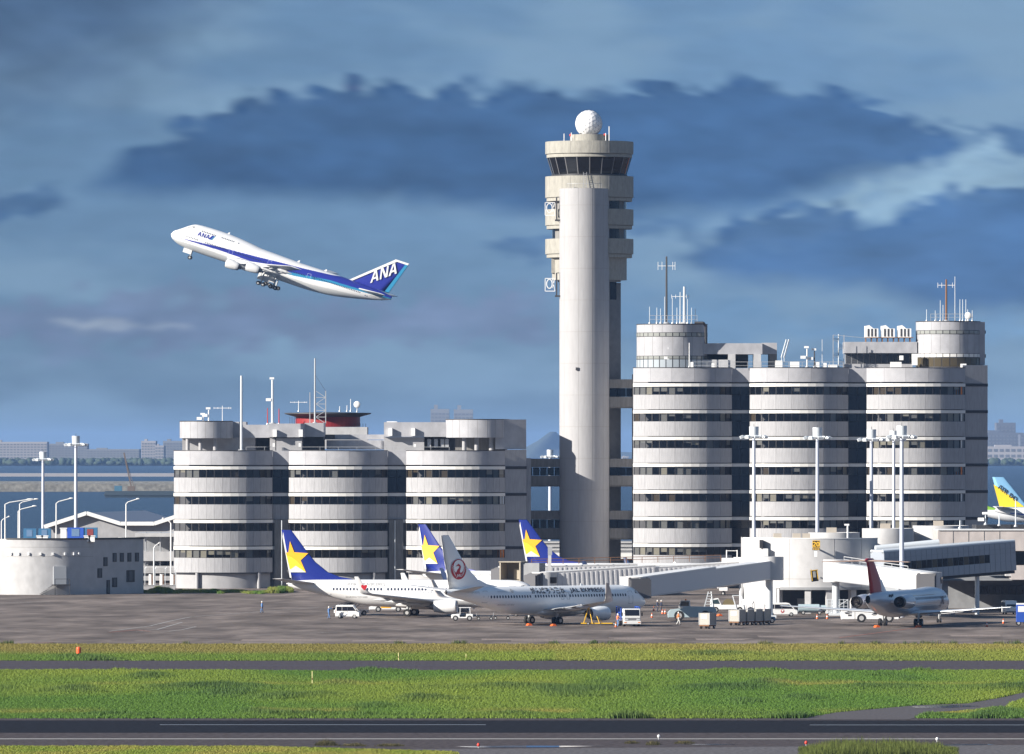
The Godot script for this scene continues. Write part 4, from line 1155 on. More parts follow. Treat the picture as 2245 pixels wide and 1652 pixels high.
func jet_bridge(label: String, a: Vector3, b: Vector3, w: float, h: float, m: String, ribbed: bool, cab_turn := 0.0, legs := true) -> Node3D:
	var o := thing("jet_bridge", label, "jet bridge", Vector3(a.x, 0, a.z), 0.0, "jet bridges at the pier")
	var A := Vector3(0, a.y, 0); var B := b - Vector3(a.x, 0, a.z)
	var dir := (B - A).normalized()
	var x := Vector3.UP.cross(dir).normalized(); var up := dir.cross(x)
	var bs := Basis(x, up, dir)
	var L := (B - A).length()
	var mb := MB.new()
	mb.cyl(A + Vector3(0, -0.2, 0), A + Vector3(0, h + 0.35, 0), w * 0.72, w * 0.72, 24); part(o, "rotunda", mb, M("pale_wall", 0.50, 0.50, 0.51, 0.6))
	mb = MB.new(); mb.cyl(Vector3.ZERO, A, 0.55, 0.55, 14); mb.box(Vector3(0, 0.2, 0), Vector3(2, 0.4, 2)); part(o, "rotunda_column", mb, M("pale_steel"))
	var segs := [[0.0, 0.52, w * 0.9, h * 0.9], [0.46, 1.0, w, h]]
	for s in segs:
		var p: Vector3 = A + dir * L * s[0]; var q: Vector3 = A + dir * L * s[1]
		mb = MB.new()
		mb.box((p + q) / 2 + up * s[3] / 2, Vector3(s[2], s[3], (q - p).length()), bs)
		var t := part(o, "tunnel", mb, M(m))
		mb = MB.new()
		mb.box((p + q) / 2 + up * (s[3] + 0.06), Vector3(s[2] + 0.1, 0.14, (q - p).length() + 0.05), bs)
		part(t, "roof_edge", mb, M("white_paint"))
		if ribbed:
			var rib := MB.new(); rib.box(Vector3.ZERO, Vector3(0.16, s[3] * 0.86, 0.30))
			var rm := rib.mesh()
			var nr := int((q - p).length() / 0.72)
			for k in nr:
				for side in [-1.0, 1.0]:
					var r := put(t, "rib", rm, M(m))
					r.transform = Transform3D(bs, p.lerp(q, (k + 0.5) / nr) + up * s[3] * 0.5 + x * side * s[2] * 0.5)
		else:
			mb = MB.new()
			mb.box((p + q) / 2 + up * 0.12, Vector3(s[2] + 0.08, 0.2, (q - p).length() + 0.02), bs); part(t, "floor_beam", mb, M("steel"))
	# cab and bellows
	var cb := Basis(Vector3.UP, atan2(dir.x, dir.z) + cab_turn)
	mb = MB.new(); mb.cyl(B + Vector3(0, -0.15, 0), B + Vector3(0, h + 0.1, 0), w * 0.75, w * 0.75, 20); part(o, "cab", mb, M("pale_wall"))
	mb = MB.new()
	for k in 5: mb.box(B + cb * Vector3(0, h * 0.5 - k * 0.05, w * 0.6 + k * 0.3), Vector3(w * (1.02 + 0.05 * (k % 2)), h * (1.0 - 0.03 * k), 0.24), cb)
	part(o, "bellows", mb, M("canopy_grey", 0.10, 0.10, 0.11, 0.8))
	mb = MB.new(); mb.box(B + Vector3(0, h * 0.62, 0) + cb * Vector3(w * 0.74, 0, 0), Vector3(0.1, 0.9, 1.2), cb); part(o, "cab_window", mb, M("glass"))
	if legs:
		var c := A + dir * L * 0.78
		mb = MB.new()
		for s in [-1.0, 1.0]:
			mb.bar(Vector3(c.x, 0.7, c.z) + x * s * w * 0.7, c + x * s * w * 0.7 + up * 0.2, 0.35)
			mb.bar(Vector3(c.x, 1.2, c.z) + x * s * w * 0.7, Vector3(c.x, c.y, c.z) - x * s * w * 0.6, 0.12)
		mb.bar(Vector3(c.x, 0.75, c.z) + x * w, Vector3(c.x, 0.75, c.z) - x * w, 0.4)
		var lg := part(o, "drive_column", mb, M("pale_steel"))
		for s in [-1.0, 1.0]:
			mb = MB.new(); mb.cyl(Vector3(c.x, 0.62, c.z) + x * (s * w * 0.7 - 0.35), Vector3(c.x, 0.62, c.z) + x * (s * w * 0.7 + 0.35), 0.58, 0.58, 16); part(lg, "wheel", mb, M("tyre"))
	return o

func roof_posts(o: Node3D, a: Vector3, b: Vector3, step: float, h: float, m: String) -> void:
	rail(o, "roof_rail", a - o.position, b - o.position, h, step, m, 0.05)

func build_terminal() -> void:
	var d := 1232.0
	# the round gate house, white, on an open undercroft
	var o := thing("gate_house", "white round fronted gate house carrying the yellow 20 sign", "building", Vector3(W(1790, d), 0, -d))
	var r := 10.95
	var top := Y(1180, d - r + 1); var low := Y(1289, d - r)
	var mb := MB.new()
	mb.lathe(Vector3.ZERO, [Vector2(r, low), Vector2(r, top), Vector2(r - 0.3, top), Vector2(r - 0.3, top - 0.5), Vector2(0.05, top - 0.5)], 64, -PI * 0.52, PI * 0.30)
	var e0 := Vector3(sin(-PI * 0.52) * r, 0, cos(-PI * 0.52) * r); var e1 := Vector3(sin(PI * 0.30) * r, 0, cos(PI * 0.30) * r)
	mb.quad(e1 + Vector3(0, low, 0), e1 + Vector3(0, low, -18), e1 + Vector3(0, top, -18), e1 + Vector3(0, top, 0))
	mb.quad(e0 + Vector3(0, 0, -14), e0 + Vector3(0, low, 0), e0 + Vector3(0, top, 0), e0 + Vector3(0, top, -14))
	mb.quad(e0 + Vector3(0, top - 0.5, 0), e1 + Vector3(0, top - 0.5, 0), e1 + Vector3(0, top - 0.5, -18), e0 + Vector3(0, top - 0.5, -14))
	mb.lathe(Vector3.ZERO, [Vector2(0.05, low), Vector2(r, low)], 64, -PI * 0.52, PI * 0.30)
	part(o, "curved_wall", mb, M("white_wall"))
	mb = MB.new(); mb.lathe(Vector3.ZERO, [Vector2(r + 0.06, top - 0.02), Vector2(r + 0.06, top + 0.1), Vector2(r - 0.35, top + 0.1)], 64, -PI * 0.52, PI * 0.30); part(o, "coping", mb, M("white_paint"))
	mb = MB.new()
	for a in [-1.15, -0.42, 0.2, 0.62]: mb.cyl(Vector3(sin(a) * r, low, cos(a) * r), Vector3(sin(a) * r, top, cos(a) * r), 0.03, 0.03, 4, false)
	mb.lathe(Vector3.ZERO, [Vector2(r + 0.012, low + 1.35), Vector2(r + 0.012, low + 1.42)], 48, -PI * 0.5, PI * 0.29)
	part(o, "panel_joint", mb, M("shaft_joint"))
	mb = MB.new(); mb.lathe(Vector3.ZERO, [Vector2(r + 0.18, low - 0.25), Vector2(r + 0.18, low + 0.15), Vector2(r - 0.2, low + 0.15)], 48, -0.55, PI * 0.30); part(o, "lower_ledge", mb, M("grey_wall"))
	mb = MB.new(); mb.lathe(Vector3.ZERO, [Vector2(r - 0.05, 0), Vector2(r - 0.05, low)], 24, -PI * 0.52, -0.62); part(o, "stair_wall", mb, M("white_wall"))
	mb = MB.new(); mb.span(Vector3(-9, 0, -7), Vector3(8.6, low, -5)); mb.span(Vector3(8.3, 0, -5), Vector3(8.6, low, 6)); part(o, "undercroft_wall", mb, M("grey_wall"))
	for a in [-0.62, -0.16, 0.14, 0.5, 0.86]:
		mb = MB.new(); mb.box(Vector3(sin(a) * (r - 0.6), low / 2, cos(a) * (r - 0.6)), Vector3(0.9, low, 0.9), Basis(Vector3.UP, a)); part(o, "pier", mb, M("white_wall"))
	for q in [[1665, 1672, 1183, 1201], [1764, 1770, 1196, 1200]]:
		mb = MB.new(); mb.span(Vector3(W(q[0], 1224) - o.position.x, Y(q[3], 1224), 7.0), Vector3(W(q[1], 1224) - o.position.x, Y(q[2], 1224), 8.9)); part(o, "wall_louvre", mb, M("frame"))
	mb = MB.new(); mb.span(Vector3(W(1673, 1222) - o.position.x, Y(1235, 1222), 6.5), Vector3(W(1684, 1222) - o.position.x, Y(1202, 1222), 9.3)); part(o, "wall_box", mb, M("white_paint"))
	for q in [[1703, 1175], [1745, 1173], [1766, 1173]]:
		mb = MB.new(); mb.box(Vector3(W(q[0], d) - o.position.x, top + 0.15, 2), Vector3(1.2, 1.1, 1.2)); part(o, "roof_machine", mb, M("beige_unit", 0.45, 0.40, 0.34, 0.6))
	mb = MB.new(); mb.cyl(Vector3(W(1855, d) - o.position.x, top - 0.4, 5), Vector3(W(1855, d) - o.position.x, Y(1148, d), 5), 0.13, 0.13, 8); mb.box(Vector3(W(1853, d) - o.position.x, Y(1149, d), 5), Vector3(0.7, 0.25, 0.3)); part(o, "roof_lamp", mb, M("white"))
	# the gate number sign
	var sg := thing("gate_sign", "black gate sign with yellow 20 on the white gate house", "sign", Vector3(W(1789, 1219), Y(1205, 1219), -1219.2), -0.10)
	mb = MB.new(); mb.span(Vector3(-0.56, 0.30, -0.35), Vector3(0.56, 1.42, 0)); part(sg, "board", mb, M("black"))
	mb = MB.new()
	for q in [[-0.56, 0.56, 1.36, 1.42], [-0.56, 0.56, 0.30, 0.36], [-0.56, -0.50, 0.36, 1.36], [0.50, 0.56, 0.36, 1.36]]: mb.span(Vector3(q[0], q[2], -0.002), Vector3(q[1], q[3], 0.03))
	part(sg, "border", mb, M("sign_yellow", 0.80, 0.47, 0.03, 0.5))
	mb = MB.new()
	var tr := letters("20", 0.72, 700, 1.0); var wd := width_of(tr)
	lay(mb, tr, func(p: Vector3) -> Vector3: return Vector3(p.x - wd / 2, p.y + 0.5, 0.02))
	part(sg, "number", mb, M("sign_yellow"))
	mb = MB.new(); mb.span(Vector3(-0.56, -0.02, -0.3), Vector3(0.56, 0.27, 0)); part(sg, "lower_board", mb, M("black"))
	mb = MB.new()
	for k in 4: mb.span(Vector3(-0.48 + k * 0.26, 0.05, -0.01), Vector3(-0.32 + k * 0.26, 0.2, 0.02))
	part(sg, "lower_print", mb, M("sign_yellow"))
	mb = MB.new(); mb.span(Vector3(-0.3, -1.0, -0.5), Vector3(0.15, -0.1, -0.15)); mb.bar(Vector3(0, 0.2, -0.2), Vector3(0, 0.2, -1.6), 0.2); part(sg, "bracket", mb, M("white_paint"))
	var gd := thing("docking_display", "tilted yellow framed docking display below the 20 sign", "sign", Vector3(W(1786, 1218), Y(1274, 1218), -1218.4), 0.25)
	mb = MB.new(); mb.box(Vector3(0, 0.85, -0.2), Vector3(1.0, 1.7, 0.4), Basis(Vector3(0, 0, 1), 0.13)); part(gd, "housing", mb, M("black"))
	mb = MB.new(); mb.box(Vector3(-0.06, 1.05, 0.02), Vector3(0.42, 0.9, 0.06), Basis(Vector3(0, 0, 1), 0.13)); part(gd, "screen", mb, M("screen_grey", 0.45, 0.46, 0.44, 0.4))
	mb = MB.new()
	for q in [[-0.46, 0.0, 0.1, 1.7], [0.46, 0.0, 0.1, 1.3], [0, 0.82, 1.0, 0.1]]: mb.box(Vector3(q[0] - 0.02, 0.85 + q[1] + (0.1 if q[1] == 0.0 else 0.0), 0.02), Vector3(q[2], q[3], 0.08), Basis(Vector3(0, 0, 1), 0.13))
	part(gd, "yellow_frame", mb, M("sign_yellow"))
	mb = MB.new(); mb.bar(Vector3(0, 1.2, -0.3), Vector3(0, 1.2, -2.0), 0.15); part(gd, "bracket", mb, M("dark_steel"))
	# round fronted blocks further along the pier
	for q in [[1828, 1262.0, 3.95, 1167, "short round roof block behind the gate house"], [1946, 1274.0, 4.0, 1158, "taller round roof block left of the lamp mast"], [2062, 1284.0, 4.4, 1152, "round white block behind the pink terminal wall"]]:
		var b := thing("round_block", q[4], "building", Vector3(W(q[0], q[1]), 0, -q[1]), 0.0, "round blocks along the pier")
		var t := Y(q[3], q[1] - q[2])
		mb = MB.new(); mb.lathe(Vector3.ZERO, [Vector2(q[2], 0), Vector2(q[2], t), Vector2(q[2] - 0.2, t), Vector2(q[2] - 0.2, t - 0.4), Vector2(0.05, t - 0.4)], 40); part(b, "round_wall", mb, M("white_wall"))
		mb = MB.new(); mb.span(Vector3(-q[2] * 0.5, 0, -9), Vector3(q[2], t - 0.3, -1)); part(b, "rear_wall", mb, M("white_wall"))
		mb = MB.new(); mb.box(Vector3(-0.4, t + 0.3, 0.5), Vector3(1.5, 0.9, 1.2)); part(b, "roof_machine", mb, M("beige_unit"))
	# pink terminal wall at the right edge
	o = thing("terminal_building", "pink panelled terminal wall at the right edge behind the small jet", "building", Vector3(W(2160, 1250), 0, -1250))
	pbox(o, "upper_wall", 2056, 2420, 1162, 1207, 1246, 14, "pink_wall")
	pbox(o, "lower_wall", 2216, 2420, 1238.5, 1270, 1246, 14, "pink_wall")
	pbox(o, "wall_pier", 2205, 2224, 1207, 1262, 1246.3, 14, "white_wall")
	pbox(o, "inner_wall", 2217, 2420, 1207, 1239, 1254, 4, "room_wall")
	for k in 3: pbox(o, "window_pane", 2226 + k * 22, 2246 + k * 22, 1209, 1237, 1247, 0.1, "pane_glass")
	pbox(o, "roof_edge", 2140, 2420, 1150, 1160, 1256, 12, "frame")
	pbox(o, "coping", 2056, 2420, 1160.2, 1162, 1245.8, 14, "white_paint")
	for x in [2088, 2122, 2156, 2190]: pbox(o, "panel_joint", x, x + 0.7, 1162.5, 1206, 1245.94, 0.2, "shaft_joint")
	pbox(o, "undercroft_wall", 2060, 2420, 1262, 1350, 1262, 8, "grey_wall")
	for k in 7: pbox(o, "ground_window", 2135 + k * 15.5, 2149 + k * 15.5, 1283, 1302, 1261.8, 0.3, "glass")
	pbox(o, "wall_buttress", 2058, 2078, 1262, 1344, 1249, 2, "pink_wall")
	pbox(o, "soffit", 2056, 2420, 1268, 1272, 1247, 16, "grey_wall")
	for q in [[2160, 1150, 1128], [2190, 1152, 1126], [2226, 1154, 1096], [2104, 1158, 1140]]: mast("small post on the terminal roof at the right, %s" % {2160: "with the square head", 2190: "just left of the tall whip", 2226: "the tall whip at the edge", 2104: "the leftmost short one"}[q[0]], P(q[0], q[1], 1255), Y(q[2], 1255) - Y(q[1], 1255), 0.1, 2 if q[0] == 2160 else 0, "pale_steel", "posts on the terminal roof")
	# raised glazed corridor
	o = thing("raised_corridor", "blue grey raised corridor with a dark window strip beside the lamp mast", "corridor", Vector3(W(1925, 1205), 0, -1205))
	var A := Vector3(0, Y(1274, 1205), 0); var B := Vector3(W(2213, 1219), Y(1250, 1219), -1219) - o.position
	var dir := (B - A).normalized(); var xx := Vector3.UP.cross(dir).normalized()
	var up := dir.cross(xx); var bs := Basis(xx, up, dir); var L := (B - A).length()
	var hh := 4.45
	mb = MB.new(); mb.box((A + B) / 2 + up * hh * 0.5, Vector3(3.2, hh - 0.1, L), bs); part(o, "corridor_body", mb, M("corridor_grey", 0.30, 0.33, 0.38, 0.5))
	mb = MB.new(); mb.cyl(A + up * (hh - 0.1) - xx * 1.3, B + up * (hh - 0.1) - xx * 1.3, 0.32, 0.32, 10); mb.cyl(A + up * (hh - 0.1) + xx * 1.3, B + up * (hh - 0.1) + xx * 1.3, 0.32, 0.32, 10); mb.box((A + B) / 2 + up * (hh + 0.02), Vector3(2.6, 0.2, L), bs); part(o, "roof_roll", mb, M("pale_steel"))
	mb = MB.new(); mb.box((A + B) / 2 - up * 0.2, Vector3(2.4, 0.4, L), bs); part(o, "floor_beam", mb, M("frame"))
	var np := 25
	var sgn := -1.0 if (-xx).z > 0.0 else 1.0
	for row in [[0.05, 1.45], [2.72, 3.35], [3.39, 4.2]]:
		var cm := MB.new(); cm.box(Vector3.ZERO, Vector3(0.08, row[1] - row[0] - 0.05, L / np - 0.06)); var cmm := cm.mesh()
		for k in np:
			var g := put(o, "cladding_panel", cmm, M("cladding", 0.34, 0.37, 0.42, 0.45))
			g.transform = Transform3D(bs, A + dir * L * (k + 0.5) / np + up * (row[0] + row[1]) / 2 + xx * sgn * 1.62)
	var wm := MB.new(); wm.box(Vector3.ZERO, Vector3(0.06, 1.18, L / np - 0.08)); var wmm := wm.mesh()
	for k in np:
		var wide := k < 20
		var g := put(o, "window_pane" if wide else "cladding_panel", wmm, (M("glass_brown") if k % 3 == 0 else M("glass")) if wide else M("cladding"))
		g.transform = Transform3D(bs, A + dir * L * (k + 0.5) / np + up * 2.08 + xx * sgn * 1.61)
	for t in [0.35, 0.75]:
		mb = MB.new(); mb.cyl(Vector3((A + dir * L * t).x, 0, (A + dir * L * t).z), A + dir * L * t, 0.35, 0.35, 10); part(o, "support_column", mb, M("pale_steel"))
	o = thing("corridor_roof", "low pale roof pipe behind the raised corridor", "roof", P(1985, 1203, 1222))
	mb = MB.new(); mb.cyl(Vector3(-4.5, 0, 0), Vector3(5, 0.9, -2), 0.55, 0.55, 12); mb.span(Vector3(-4.5, -10, -1.5), Vector3(5, 0.2, -0.5)); part(o, "roof_roll", mb, M("pale_steel"))
	# jet bridges
	var j := jet_bridge("grey jet bridge in shade reaching past the nose of the red crested jet", P(1686, 1268, 1190), P(1392, 1309, 1162.5), 2.9, 2.85, "tunnel_white", false, 0.9, false)
	j = jet_bridge("ribbed white jet bridge, the upper and farther of the two ribbed ones", P(1628, 1272, 1268), P(1120, 1282, 1262), 2.6, 2.8, "tunnel_white", true, 0.5)
	roof_posts(j, P(1165, 1238, 1261), P(1580, 1229, 1266), 2.4, 0.9, "rust")
	j = jet_bridge("ribbed white jet bridge, the lower and nearer of the two ribbed ones", P(1636, 1268, 1240), P(1195, 1297, 1232), 2.7, 2.9, "tunnel_white", true, 0.4)
	var cabp := thing("bridge_cab", "open fronted jet bridge cab facing the star tailed jets", "jet bridge cab", P(1118, 1271, 1254) + Vector3(0, 0, 0), -0.35)
	mb = MB.new(); mb.span(Vector3(-1.7, 0, -3.2), Vector3(-1.5, 2.7, 0)); mb.span(Vector3(1.5, 0, -3.2), Vector3(1.7, 2.7, 0)); mb.span(Vector3(-1.8, 2.7, -3.3), Vector3(1.8, 2.85, 0.1)); mb.span(Vector3(-1.7, -0.2, -3.2), Vector3(1.7, 0, 0)); part(cabp, "frame", mb, M("tan_metal", 0.34, 0.30, 0.24, 0.6))
	mb = MB.new(); mb.span(Vector3(-1.5, 0, -3.2), Vector3(1.5, 2.7, -3.0)); part(cabp, "back_wall", mb, M("tan_metal"))
	mb = MB.new(); mb.span(Vector3(-0.1, 0.1, -2.2), Vector3(1.1, 1.7, -2.0)); part(cabp, "console", mb, M("tan_metal"))
	mb = MB.new(); mb.cyl(Vector3(0, -Y(1271, 1254), -1.6), Vector3(0, -0.2, -1.6), 0.4, 0.4, 10); part(cabp, "support_column", mb, M("pale_steel"))
	mb = MB.new(); mb.span(Vector3(1.72, -0.1, -3.2), Vector3(4.6, 2.6, -0.4)); part(cabp, "side_room", mb, M("grey_wall"))
	j = jet_bridge("white jet bridge sloping down to the small twin jet on the right", P(1832, 1272, 1207), P(2035, 1297, 1184), 2.6, 2.75, "tunnel_white", false, -0.7)
	roof_posts(j, P(1850, 1233, 1204), P(1990, 1254, 1190), 2.0, 0.9, "steel")
	# drum crown with a rail on the ribbed bridge's rotunda
	var cr := thing("service_cage", "small white cage on the roof of the ribbed bridges' rotunda", "cage", P(1604, 1224, 1240))
	mb = MB.new()
	for k in 4: mb.bar(Vector3([-0.8, 0.8, 0.8, -0.8][k], 0, [0.5, 0.5, -0.5, -0.5][k]), Vector3([-0.8, 0.8, 0.8, -0.8][k], 1.3, [0.5, 0.5, -0.5, -0.5][k]), 0.12)
	mb.bar(Vector3(-0.8, 1.2, 0.5), Vector3(0.8, 1.2, 0.5), 0.08); mb.span(Vector3(-1.5, -0.6, -0.8), Vector3(0.4, 0.1, 0.8)); part(cr, "frame", mb, M("white_paint"))
	var pl := thing("service_tower", "square pale service mast standing before the farther ribbed bridge", "mast", P(1205, 1298, 1250)); pl.position.y = 0
	mb = MB.new(); mb.box(Vector3(0, Y(1202, 1250) / 2, 0), Vector3(0.5, Y(1202, 1250), 0.5)); part(pl, "column", mb, M("pale_wall"))
	mb = MB.new(); mb.box(Vector3(0.05, Y(1207, 1250), 0), Vector3(0.65, 1.2, 0.6)); part(pl, "head", mb, M("steel"))
	light_masts()

func lamp_mast(label: String, x: float, y: float, d: float, r: float, headed := 1.0) -> void:
	var o := thing("light_mast", label, "light mast", Vector3(W(x, d), 0, -d), 0.0, "apron light masts")
	var h := Y(y, d)
	var mb := MB.new(); mb.cyl(Vector3.ZERO, Vector3(0, h, 0), r * 1.15, r * 0.85, 14); part(o, "pole", mb, M("mast_grey", 0.52, 0.56, 0.66, 0.45, 0.1))
	mb = MB.new(); mb.cyl(Vector3(0, h - 0.1, 0), Vector3(0, h + 1.55 * headed, 0), 0.72 * headed, 0.76 * headed, 20); part(o, "head_drum", mb, M("pale_steel"))
	mb = MB.new(); mb.cyl(Vector3(0, h + 1.55 * headed, 0), Vector3(0, h + 2.0 * headed, 0), 0.05, 0.03, 6); part(o, "tip", mb, M("dark_steel"))
	mb = MB.new()
	for k in 8:
		var a := TAU * k / 8
		mb.bar(Vector3(0, h, 0), Vector3(sin(a) * 2.1, h - 0.05, cos(a) * 2.1) * Vector3(headed, 1, headed), 0.1)
	mb.lathe(Vector3(0, h - 0.1, 0), [Vector2(1.6 * headed, 0), Vector2(1.6 * headed, 0.12)], 24)
	part(o, "ring_frame", mb, M("steel"))
	for k in 8:
		var a := TAU * k / 8 + 0.2
		mb = MB.new(); mb.box(Vector3(sin(a) * 2.0 * headed, h - 0.1, cos(a) * 2.0 * headed), Vector3(0.75, 0.42, 0.5) * headed, Basis(Vector3.UP, a) * Basis(Vector3.RIGHT, 0.4)); part(o, "floodlight", mb, M("pale_steel"))

func light_masts() -> void:
	lamp_mast("light mast nearest the tall block's left recess, leftmost of five", 1652.6, 956, 1300, 0.30)
	lamp_mast("light mast before the tall block's middle lobe, second from left", 1791.6, 958, 1300, 0.30)
	lamp_mast("light mast left of the close pair, third of five", 1910, 962, 1310, 0.30)
	lamp_mast("thinner light mast of the close pair, behind the thick one", 1959, 962, 1360, 0.27, 0.9)
	lamp_mast("thick light mast rising from before the raised corridor", 1976.5, 956, 1193, 0.32)
	lamp_mast("shorter light mast above the blue boxes at far left", 95, 1006, 1720, 0.33)
	lamp_mast("taller light mast behind the gabled hangar at left", 167, 973, 1560, 0.33)
	lamp_mast("light mast beyond the link bridges left of the control tower", 1206, 1000, 1900, 0.42)

func street_lamp(label: String, x: float, y: float, arm: float, d: float) -> void:
	var o := thing("street_lamp", label, "street lamp", Vector3(W(x, d), 0, -d), 0.0, "white road lamps at left")
	var h := Y(y, d); var ax := W(arm, d) - W(x, d)
	var mb := MB.new(); mb.cyl(Vector3.ZERO, Vector3(0, h, 0), 0.16, 0.11, 10); part(o, "pole", mb, M("white_paint"))
	mb = MB.new(); mb.tube([Vector3(0, h, 0), Vector3(ax * 0.15, h + 0.35, 0), Vector3(ax * 0.8, h + 0.85, 0)], 0.08); part(o, "arm", mb, M("white_paint"))
	mb = MB.new(); mb.ball(Vector3(ax * 0.9, h + 0.92, 0), Vector3(absf(ax) * 0.14, 0.14, 0.2), 10, 6); part(o, "lamp_head", mb, M("white_paint"))

func build_left_blocks() -> void:
	var d := 1390.0
	var o := thing("round_service_building", "low white building with a rounded corner at the left edge", "building", Vector3(W(95, d), 0, -d))
	var r := 11.6
	var top := Y(1181, d - r)
	var mb := MB.new()
	var a1 := 0.88
	var E := Vector3(sin(a1) * r, 0, cos(a1) * r); var tdir := Vector3(cos(a1), 0, -sin(a1))
	var S := Vector3(sin(-0.5) * r, 0, cos(-0.5) * r)
	mb.lathe(Vector3.ZERO, [Vector2(r, 0), Vector2(r, top)], 48, -0.5, a1)
	var E2 := E + tdir * 12.5; var S2 := S + Vector3(-14, 0, -6)
	mb.quad(E, E2, E2 + Vector3(0, top, 0), E + Vector3(0, top, 0)); mb.quad(S2, S, S + Vector3(0, top, 0), S2 + Vector3(0, top, 0))
	mb.quad(E2, E2 + Vector3(-5, 0, -14), E2 + Vector3(-5, top, -14), E2 + Vector3(0, top, 0))
	var roof := PackedVector3Array()
	for k in 17: roof.append(Vector3(sin(-0.5 + (a1 + 0.5) * k / 16.0) * r, top - 0.5, cos(-0.5 + (a1 + 0.5) * k / 16.0) * r))
	roof.append(E2 + Vector3(0, top - 0.5, 0)); roof.append(E2 + Vector3(-5, top - 0.5, -14)); roof.append(S2 + Vector3(0, top - 0.5, -10)); roof.append(S2 + Vector3(0, top - 0.5, 0)); roof.append(roof[0])
	mb.fan(roof)
	part(o, "curved_wall", mb, M("service_wall", 0.50, 0.50, 0.515, 0.65, 0, [tex["blot"], Vector3(0.1, 0.06, 0.1)]))
	mb = MB.new(); mb.lathe(Vector3.ZERO, [Vector2(r + 0.1, top - 0.1), Vector2(r + 0.1, top + 0.15), Vector2(r - 0.3, top + 0.15)], 48, -0.5, a1); mb.bar(E + Vector3(0, top, 0), E2 + Vector3(0, top, 0), 0.3); part(o, "coping", mb, M("frame"))
	mb = MB.new(); mb.lathe(Vector3.ZERO, [Vector2(r + 0.015, 6.4), Vector2(r + 0.015, 6.45)], 48, -0.5, a1); mb.lathe(Vector3.ZERO, [Vector2(r + 0.015, top - 1.4), Vector2(r + 0.015, top - 1.35)], 48, -0.5, a1); part(o, "wall_seam", mb, M("shaft_joint"))
	for a in [-0.42, -0.3, -0.15, 0.02, 0.2, 0.38, 0.52, 0.6]:
		mb = MB.new(); mb.box(Vector3(sin(a) * (r + 0.12), 6.9, cos(a) * (r + 0.12)), Vector3(0.3, 0.42, 0.3), Basis(Vector3.UP, a)); part(o, "wall_lamp", mb, M("white_paint"))
	var tb := Basis(Vector3.UP, a1)
	for q in [[2.9, 5.5, 1.0, 1.5], [5.2, 6.2, 0.95, 1.5], [7.0, 6.2, 0.95, 1.5], [8.9, 6.2, 0.95, 1.5], [10.8, 6.2, 0.95, 1.5], [1.5, 3.6, 1.1, 1.6], [3.6, 1.2, 0.8, 2.4], [5.2, 2.0, 1.2, 1.6], [9.2, 3.0, 2.0, 2.0]]:
		mb = MB.new(); mb.box(E + tdir * q[0] + Vector3(0, q[1], 0), Vector3(q[2], q[3], 0.16), tb)
		var fr := part(o, "side_window", mb, M("frame"))
		mb = MB.new(); mb.box(E + tdir * q[0] + Vector3(0, q[1], 0) + tb * Vector3(0, 0, 0.08), Vector3(q[2] * 0.4, q[3] * 0.8, 0.06), tb); part(fr, "pane", mb, M("glass_grey"))
	var da := 0.30
	mb = MB.new(); mb.box(Vector3(sin(da) * (r + 0.05), 3.3, cos(da) * (r + 0.05)), Vector3(2.2, 3.0, 0.3), Basis(Vector3.UP, da)); part(o, "door", mb, M("grey_door", 0.40, 0.42, 0.45, 0.5))
	mb = MB.new()
	mb.box(Vector3(sin(da) * (r + 1.0), 1.7, cos(da) * (r + 1.0)), Vector3(2.8, 0.2, 1.8), Basis(Vector3.UP, da))
	for k in 8: mb.box(Vector3(sin(da) * (r + 1.2) - 1.5 - k * 0.28, 1.6 - k * 0.2, cos(da) * (r + 1.2)), Vector3(0.32, 0.08, 1.2))
	for s in [-1.2, 1.2]: mb.bar(Vector3(sin(da) * (r + 1.8) + s, 0, cos(da) * (r + 1.8)), Vector3(sin(da) * (r + 1.8) + s, 2.7, cos(da) * (r + 1.8)), 0.1)
	mb.bar(Vector3(sin(da) * (r + 1.8) - 1.2, 2.7, cos(da) * (r + 1.8)), Vector3(sin(da) * (r + 1.8) + 1.2, 2.7, cos(da) * (r + 1.8)), 0.08)
	part(o, "door_stair", mb, M("dark_steel"))
	# machines on the roof
	for q in [[52, 80, 1158, "sky_blue", "leftmost blue machine on the low round roof"], [85, 112, 1158, "sky_blue", "second blue machine from the left on the low round roof"], [148, 186, 1156, "blue", "wide blue machine with white panel on the low round roof"], [184, 214, 1156, "sky_blue", "blue and red machine at the right end of the low round roof"]]:
		var dd := 1396.0
		var c := thing("roof_unit", q[4], "machine", P((q[0] + q[1]) / 2.0, 1182, dd), 0.0, "blue machines on the low roof"); c.position.y = top - 0.5
		var w := (W(q[1], dd) - W(q[0], dd)) / 2.0; var h := Y(q[2], dd) - c.position.y
		mb = MB.new(); mb.span(Vector3(-w, 0.3, -1.6), Vector3(w, h, 0)); part(c, "casing", mb, M(q[3]))
		mb = MB.new(); mb.span(Vector3(-w * 0.5, h * 0.35, -0.1), Vector3(w * 0.4, h * 0.9, 0.05)); part(c, "panel", mb, M("blue_panel", 0.12, 0.20, 0.33, 0.5) if q[0] != 184 else M("dull_red", 0.22, 0.04, 0.04, 0.6))
		mb = MB.new(); mb.span(Vector3(-w, 0, -1.5), Vector3(-w + 0.2, 0.3, -0.1)); mb.span(Vector3(w - 0.2, 0, -1.5), Vector3(w, 0.3, -0.1)); part(c, "feet", mb, M("steel"))
